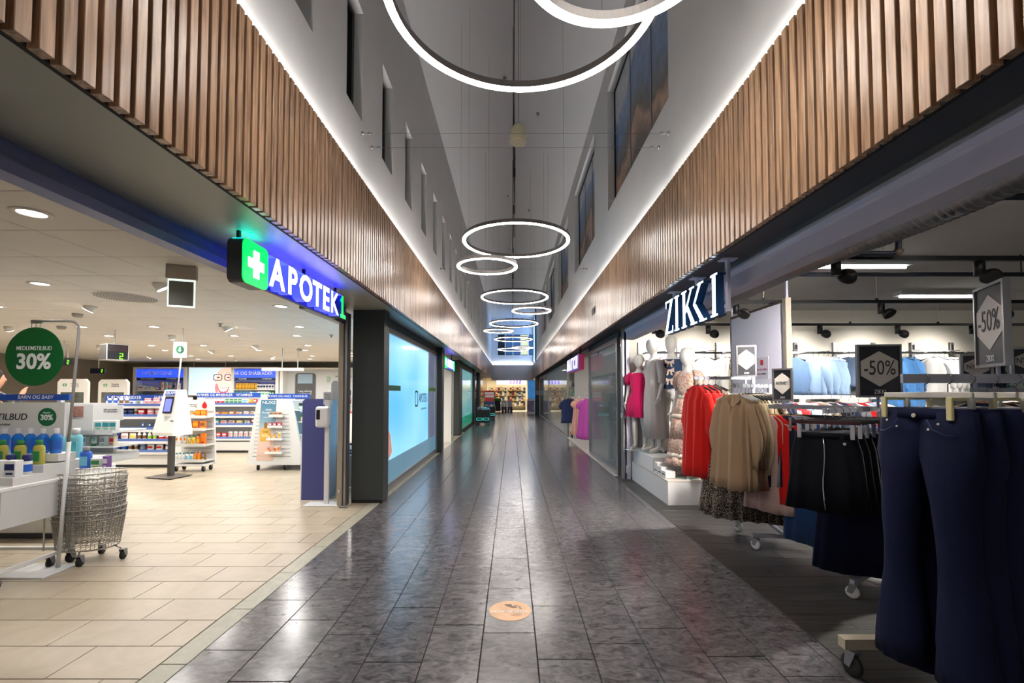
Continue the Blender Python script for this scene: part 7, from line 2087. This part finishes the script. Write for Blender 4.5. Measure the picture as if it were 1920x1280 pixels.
MB().lathe([(0.088, 1.63), (0.09, 1.66), (0.07, 1.72), (0.02, 1.745)], 18).xf(Matrix.Scale(k, 4) @ Matrix.Translation((0, -0.005, 0.0))).prism([(-0.07, -0.07), (0.07, -0.07), (0.05, -0.17), (-0.05, -0.17)], 'z', 1.60, 1.612).build('cap', M_WHITEC, m5)
stl = thing('stool', 'small white metal stool behind the tall glass pane', 'stool', (2.08, 8.45, 0), R(10))
MB().cbox(-0.17, 0.17, -0.17, 0.17, 0.42, 0.44, 0.004).build('seat', M_WHITEM, stl)
for x in (-0.155, 0.155):
    for y in (-0.155, 0.155): MB().box(x - 0.01, x + 0.01, y - 0.01, y + 0.01, 0, 0.42).build('leg', M_WHITEM, stl)
def tall_shelf(loc, rz, w, zs, label, cols, m=M_WHITE, n=6, bw=0.09, d=0.3, kind='carton'):
    t = thing('shelf_unit', label, 'shelf unit', loc, rz)
    h = zs[-1] + 0.3
    for s in (-1, 1): MB().box(s * w / 2 - 0.012, s * w / 2 + 0.012, 0, d, 0, h).build('side_panel', m, t)
    MB().box(-w / 2, w / 2, d - 0.01, d, 0, h).build('back_panel', m, t)
    for z in zs: MB().box(-w / 2, w / 2, 0, d, z - 0.02, z).build('shelf', m, t)
    M_ = Matrix.Translation(loc) @ Matrix.Rotation(rz, 4, 'Z')
    for i, z in enumerate(zs):
        for j in range(n):
            x = -w / 2 + w * (j + 0.5) / n
            c = cols[(i * 5 + j * 3) % len(cols)]
            p = M_ @ Vector((x, 0.12, z))
            product(kind, bw, bw * (1.4 + 0.4 * ((i + j) % 3)), bw * 0.8, c, ('white', 'navy', 'cream')[(i + j) % 3], 'grey', p, '%s %s, shelf %s up, %s along, on %s' % (c, 'carton' if kind == 'carton' else 'bottle', ORD[i], ORD[j], label.split(',')[0]), rz, 'goods on ' + label, label_part=False)
    return t
tall_shelf((3.6, 13.55, 0), 0, 1.4, [0.4, 0.8, 1.2, 1.6], 'white shelf behind dresses', ['white', 'pink', 'peach', 'red'], n=5, bw=0.14)
tall_shelf((4.6, 13.55, 0), 0, 0.5, [0.3, 0.6, 0.9, 1.2], 'narrow shelf behind stool', ['grey', 'black', 'mint'], n=3, bw=0.1)
tall_shelf((3.2, 24.0, 0), 0, 2.2, [0.5, 0.9, 1.3, 1.7], 'pale shelf behind far glass', ['cream', 'white', 'mint', 'grey'], n=9, bw=0.15, kind='bottle')

# ------------------------------------------------------------------ far end shop
COLS = ['brown', 'gold', 'cream', 'red', 'white', 'amber', 'olive', 'grey']
for i, x in enumerate((-1.15, 0.35)):
    tall_shelf((x, 36.6, 0), 0, 1.45, [0.35, 0.75, 1.15, 1.55], ('left', 'right')[i] + ' end shop shelf', COLS[i * 3:] + COLS[:i * 3], mat('warm beige shelf', (206, 190, 160), 0.6), n=8, bw=0.15, d=0.45)
pn = thing('promo_banner', 'violet and white hanging banner in the far end shop', 'banner', (-0.1, 35.6, 2.02))
MB().box(-1.1, 1.2, 0, 0.03, 0.0, 0.42).build('white_strip', mat('pale blue lit banner', (206, 216, 240), 0.5, emit=(200, 210, 240), es=0.4), pn)
for q in range(4): MB().prism([(-0.1 + q * 0.24, 0.04), (0.06 + q * 0.24, 0.04), (0.1 + q * 0.24, 0.38), (-0.04 + q * 0.24, 0.38)], 'y', -0.01, 0).build('violet_shape', mat('violet print', (110, 90, 190), 0.5, emit=(110, 90, 200), es=0.4), pn)
for x in (-1.0, 1.1): MB().tube([(x, 0.015, 0.42), (x, 0.015, 0.6)], 0.006, 5).build('wire', M_GREYMET, pn)
bp_ = thing('blue_poster', 'tall blue poster panel beside the far end shop', 'poster', (1.45, 33.9, 0))
MB().box(-0.28, 0.28, 0, 0.04, 0, 2.3).build('panel', mat('blue poster print', (60, 120, 180), 0.4, emit=(60, 130, 200), es=0.35, noise=(2, 0.4)), bp_)
MB().box(-0.3, -0.28, -0.01, 0.05, 0, 2.32).build('edge', M_WHITEM, bp_)
tb = thing('sale_table', 'dark table with green lid in front of the far end shop', 'table', (-1.05, 32.6, 0))
MB().cbox(-0.24, 0.24, -0.25, 0.25, 0.08, 0.8, 0.01).build('body', mat('dark brown panel', (52, 42, 38), 0.6), tb)
MB().cbox(-0.27, 0.27, -0.28, 0.28, 0.8, 1.0, 0.01).build('green_lid', mat('grass green cloth', (84, 130, 40), 0.7), tb)
for x in (-0.2, 0.2): caster(tb, x, -0.2, 0.04)
for k in range(4):
    t = thing('poster_stand', 'navy stand with pale notice, %s from left before the far end shop' % ORD[k], 'stand', (-0.66 + 0.2 * k, 32.7, 0), group='navy poster stands')
    MB().cbox(-0.09, 0.09, -0.03, 0.03, 0.08, 0.84, 0.005).build('panel', pm('navy'), t)
    MB().box(-0.06, 0.07, -0.034, -0.03, 0.4, 0.8).build('notice', pm('white'), t)
    MB().box(-0.09, 0.09, -0.1, 0.1, 0, 0.08).build('foot', M_BLKMET, t)
ab = thing('pavement_sign', 'white A-board with violet picture by the dark column', 'sign', (1.25, 30.4, 0), R(-4))
for s in (-1, 1):
    f = MB()
    frame_loop(f, [(-0.26, 0), (0.26, 0), (0.26, 0.95), (-0.26, 0.95)], [(-0.21, 0.12), (0.21, 0.12), (0.21, 0.88), (-0.21, 0.88)], 'y', -0.015, 0.015)
    f.xf(Matrix.Translation((0, s * 0.2, 0)) @ Matrix.Rotation(R(11 * s), 4, 'X')).build('frame', M_WHITEM, ab)
    MB().box(-0.21, 0.21, -0.008, 0.008, 0.12, 0.88).xf(Matrix.Translation((0, s * 0.2, 0)) @ Matrix.Rotation(R(11 * s), 4, 'X')).build('picture', mat('violet orange print', (130, 110, 170), 0.4, noise=(5, 0.5)), ab)
MB().prism([(-0.2, 0.94), (0.2, 0.94), (0.12, 1.03), (-0.12, 1.03)], 'y', -0.02, 0.02).build('top_plate', M_WHITEM, ab)
# black sale bins on the pharmacy side
M_TEALOUT = mat('lit teal outline', (60, 200, 190), 0.4, emit=(60, 200, 190), es=0.5)
for k, (x, y, sc) in enumerate(((-1.24, 20.0, 1.0), (-1.16, 24.2, 1.0))):
    t = thing('sale_bin', ('near', 'far')[k] + ' black wheeled sale bin with teal outlines along the pharmacy side', 'bin', (x, y, 0))
    MB().cbox(-0.28, 0.28, -0.28, 0.28, 0.10, 0.66, 0.01).build('body', mat('black blue panel', (14, 16, 22), 0.5), t)
    for q in (-0.16, 0.13):
        f = MB()
        frame_loop(f, [(q + u, 0.26 + v) for u, v in ring_poly(0.13, 0.055, 0.03)], [(q + u, 0.26 + v) for u, v in ring_poly(0.11, 0.035, 0.02)], 'y', -0.29, -0.281)
        f.build('outline', M_TEALOUT, t)
    for a_ in (-0.22, 0.22):
        for b_ in (-0.22, 0.22): caster(t, a_, b_, 0.045)
    rq = random.Random(k)
    for q in range(7):
        p = thing('wrapped_pack', 'shiny wrapped pack in the %s sale bin, %s of seven' % (('near', 'far')[k], ORD[q]), 'pack', (x - 0.21 + 0.07 * q, y + rq.uniform(-0.12, 0.12), 0.66), rq.uniform(-1, 1), 'wrapped packs in the sale bins')
        MB().cbox(-0.05, 0.05, -0.03, 0.03, 0, rq.uniform(0.06, 0.14), 0.008).build('wrapper', pm(rq.choice(['white', 'grey', 'skyblue'])), p)
        MB().box(-0.03, 0.03, -0.032, -0.03, 0.02, 0.045).build('printed_label', pm('navy'), p)
mr_ = thing('magazine_rack', 'slanted rack of red and white magazines behind the sale bins', 'rack', (-1.30, 26.2, 0))
MB().box(-0.3, 0.3, 0.0, 0.4, 0, 0.9).build('body', mat('blue grey bin', (50, 70, 110), 0.5), mr_)
for q in range(5):
    MB().prism([(0.0, 0.9 + 0.1 * q), (0.06, 0.9 + 0.1 * q), (0.06 + 0.06, 1.12 + 0.1 * q), (0.05, 1.12 + 0.1 * q)], 'x', -0.26, 0.26).xf(Matrix.Translation((0, 0.06 * q, 0))).build('magazine', pm(('red', 'white', 'pink', 'white', 'red')[q]), mr_)

# ------------------------------------------------------------------ person half hidden behind the round sign
pe = thing('person', 'person with dark hair, grey jumper and black sleeves behind the round sign', 'person', (-7.07, 6.25, 0), R(150))
def person_body(t):
    V, E, Rr = [], [], []
    def v(p, r, par=None):
        V.append(p); Rr.append(r if isinstance(r, tuple) else (r, r))
        if par is not None: E.append((par, len(V) - 1))
        return len(V) - 1
    pel = v((0, 0, 0.90), (0.16, 0.11)); wa = v((0, -0.01, 1.05), (0.135, 0.10), pel); ch = v((0, -0.02, 1.22), (0.155, 0.115), wa)
    up = v((0, 0, 1.33), (0.12, 0.08), ch); nb = v((0, 0, 1.41), 0.055, up); nk = v((0, -0.015, 1.46), 0.05, nb)
    h1 = v((0, -0.04, 1.51), (0.055, 0.068), nk); h2 = v((0, -0.035, 1.585), (0.07, 0.088), h1); h3 = v((0, -0.02, 1.65), (0.06, 0.075), h2)
    nose = v((0, -0.13, 1.565), 0.012, h2)
    for s in (-1, 1):
        sh = v((s * 0.17, 0, 1.34), 0.06, up)
        el_ = v((s * 0.25, -0.12, 1.15), 0.045, sh)
        wr = v((s * 0.12, -0.25, 1.37) if s == -1 else (s * 0.2, -0.33, 1.10), 0.028, el_)
        b_ = Vector(V[wr]); D = (b_ - Vector(V[el_])).normalized(); sd = Vector((1, 0, 0))
        pw = v(tuple(b_ + D * 0.06), (0.038, 0.02), wr)
        for q in range(4):
            c_ = b_ + D * 0.10 + sd * (0.02 * (q - 1.5))
            a_ = v(tuple(c_), 0.009, pw)
            a_ = v(tuple(c_ + D * 0.035 + Vector((0, 0, -0.008))), 0.0085, a_)
            v(tuple(c_ + D * (0.05 + 0.01 * (q in (1, 2))) + Vector((0, 0, -0.03))), 0.0075, a_)
        a_ = v(tuple(b_ + D * 0.05 - sd * 0.045 * s), 0.011, pw)
        v(tuple(b_ + D * 0.085 - sd * 0.055 * s + Vector((0, 0, -0.02))), 0.009, a_)
        hp = v((s * 0.09, 0, 0.84), 0.092, pel); kn = v((s * 0.095, -0.01, 0.47), 0.06, hp); an = v((s * 0.1, 0.02, 0.08), 0.036, kn)
        he = v((s * 0.1, -0.02, 0.045), 0.04, an); v((s * 0.11, -0.17, 0.032), (0.038, 0.025), he)
    me = bpy.data.meshes.new('body')
    me.from_pydata(V, E, [])
    me.materials.append(mat('light skin', (206, 150, 120), 0.5))
    o = obj('body', me, t)
    md = o.modifiers.new('skin', 'SKIN'); md.use_smooth_shade = True
    for i, r in enumerate(Rr):
        me.skin_vertices[0].data[i].radius = r
        me.skin_vertices[0].data[i].use_root = i == 0
    s_ = o.modifiers.new('sub', 'SUBSURF'); s_.levels = s_.render_levels = 2
    return V
PV = person_body(pe)
M_HAIR = mat('dark brown hair', (44, 32, 26), 0.55, bump=0.5, bscale=200)
MB().loft([[(0.085 * f * math.cos(2 * math.pi * i / 20), 0.015 + 0.10 * f * math.sin(2 * math.pi * i / 20) + dy, z) for i in range(20)] for z, f, dy in ((1.46, 0.55, 0.05), (1.51, 0.88, 0.035), (1.57, 1.0, 0.012), (1.63, 1.0, -0.004), (1.68, 0.88, -0.01), (1.715, 0.66, -0.012), (1.735, 0.36, -0.012), (1.742, 0.1, -0.012))]).build('hair', M_HAIR, pe)
for s in (-1, 1):
    MB().lathe([(0.008, 0), (0.008, 0.004)], 8).xf(Matrix.Translation((s * 0.028, -0.117, 1.588)) @ Matrix.Rotation(R(90), 4, 'X')).build('eye', M_BLKMET, pe)
    MB().lathe([(0.012, -0.022), (0.02, 0.0), (0.012, 0.022)], 8).xf(Matrix.Translation((s * 0.076, -0.02, 1.57))).build('ear', mat('light skin', (206, 150, 120), 0.5), pe)
MB().box(-0.024, 0.024, -0.118, -0.108, 1.532, 1.54).build('mouth', mat('lip colour', (160, 84, 78), 0.5), pe)
shell(pe, 1.0, [(1.40, 0.09, 0.075), (1.37, 0.19, 0.11), (1.2, 0.19, 0.145), (1.0, 0.175, 0.135), (0.86, 0.185, 0.14)], 'jumper', cloth('grey knit', (140, 144, 156)), 3, 0.012, 3)
M_BSL = cloth('black sleeve knit', (18, 18, 20))
MB().tube([(-0.15, 0, 1.35), (-0.25, -0.12, 1.15), (-0.135, -0.23, 1.345)], [0.075, 0.06, 0.042], 12).build('sleeve', M_BSL, pe)
MB().tube([(0.15, 0, 1.35), (0.25, -0.12, 1.15), (0.205, -0.30, 1.11)], [0.075, 0.06, 0.042], 12).build('sleeve', M_BSL, pe)
jeans_mesh(0.84, 0.165, 0.13, 2.0, False).xf(Matrix.Translation((0, 0, 0.92)) @ Matrix.Scale(1.25, 4, (0, 1, 0))).build('trousers', M_DNAVY, pe)

# ------------------------------------------------------------------ footprint sticker on the arcade floor
fs = thing('floor_sticker', 'round sandy floor sticker with footprint and HUSK METERN!', 'sticker', (-0.012, 2.98, 0.0))
MB().lathe([(0.134, 0.0004), (0.134, 0.0014)], 48, smooth=False).build('disc', mat('printed sand', (222, 178, 136), 0.45, noise=(12, 0.12)), fs)
text(fs, 'HUSK METERN!', 0.036, M_WTXT, (0.0, -0.018, 0.0022), (0, 0, 0), ext=0.0003, bold=0.02, sx=0.95)
M_PRINTD = mat('printed footprint shade', (120, 92, 72), 0.5)
for cx, cy, a, b, an in ((0.012, 0.05, 0.034, 0.012, -20), (-0.012, 0.075, 0.026, 0.013, 0), (0.034, 0.068, 0.008, 0.006, 0), (0.05, 0.06, 0.008, 0.006, 0), (0.064, 0.048, 0.008, 0.006, 0), (0.066, 0.03, 0.012, 0.007, -40), (0.04, -0.055, 0.034, 0.018, 10)):
    p = [(cx + a * math.cos(R(q)) * math.cos(R(an)) - b * math.sin(R(q)) * math.sin(R(an)), cy + a * math.cos(R(q)) * math.sin(R(an)) + b * math.sin(R(q)) * math.cos(R(an))) for q in range(0, 360, 20)]
    MB().prism(p, 'z', 0.0014, 0.0019).build('footprint_print', M_PRINTD if cy > 0 else mat('printed heel shade', (188, 146, 110), 0.5), fs)
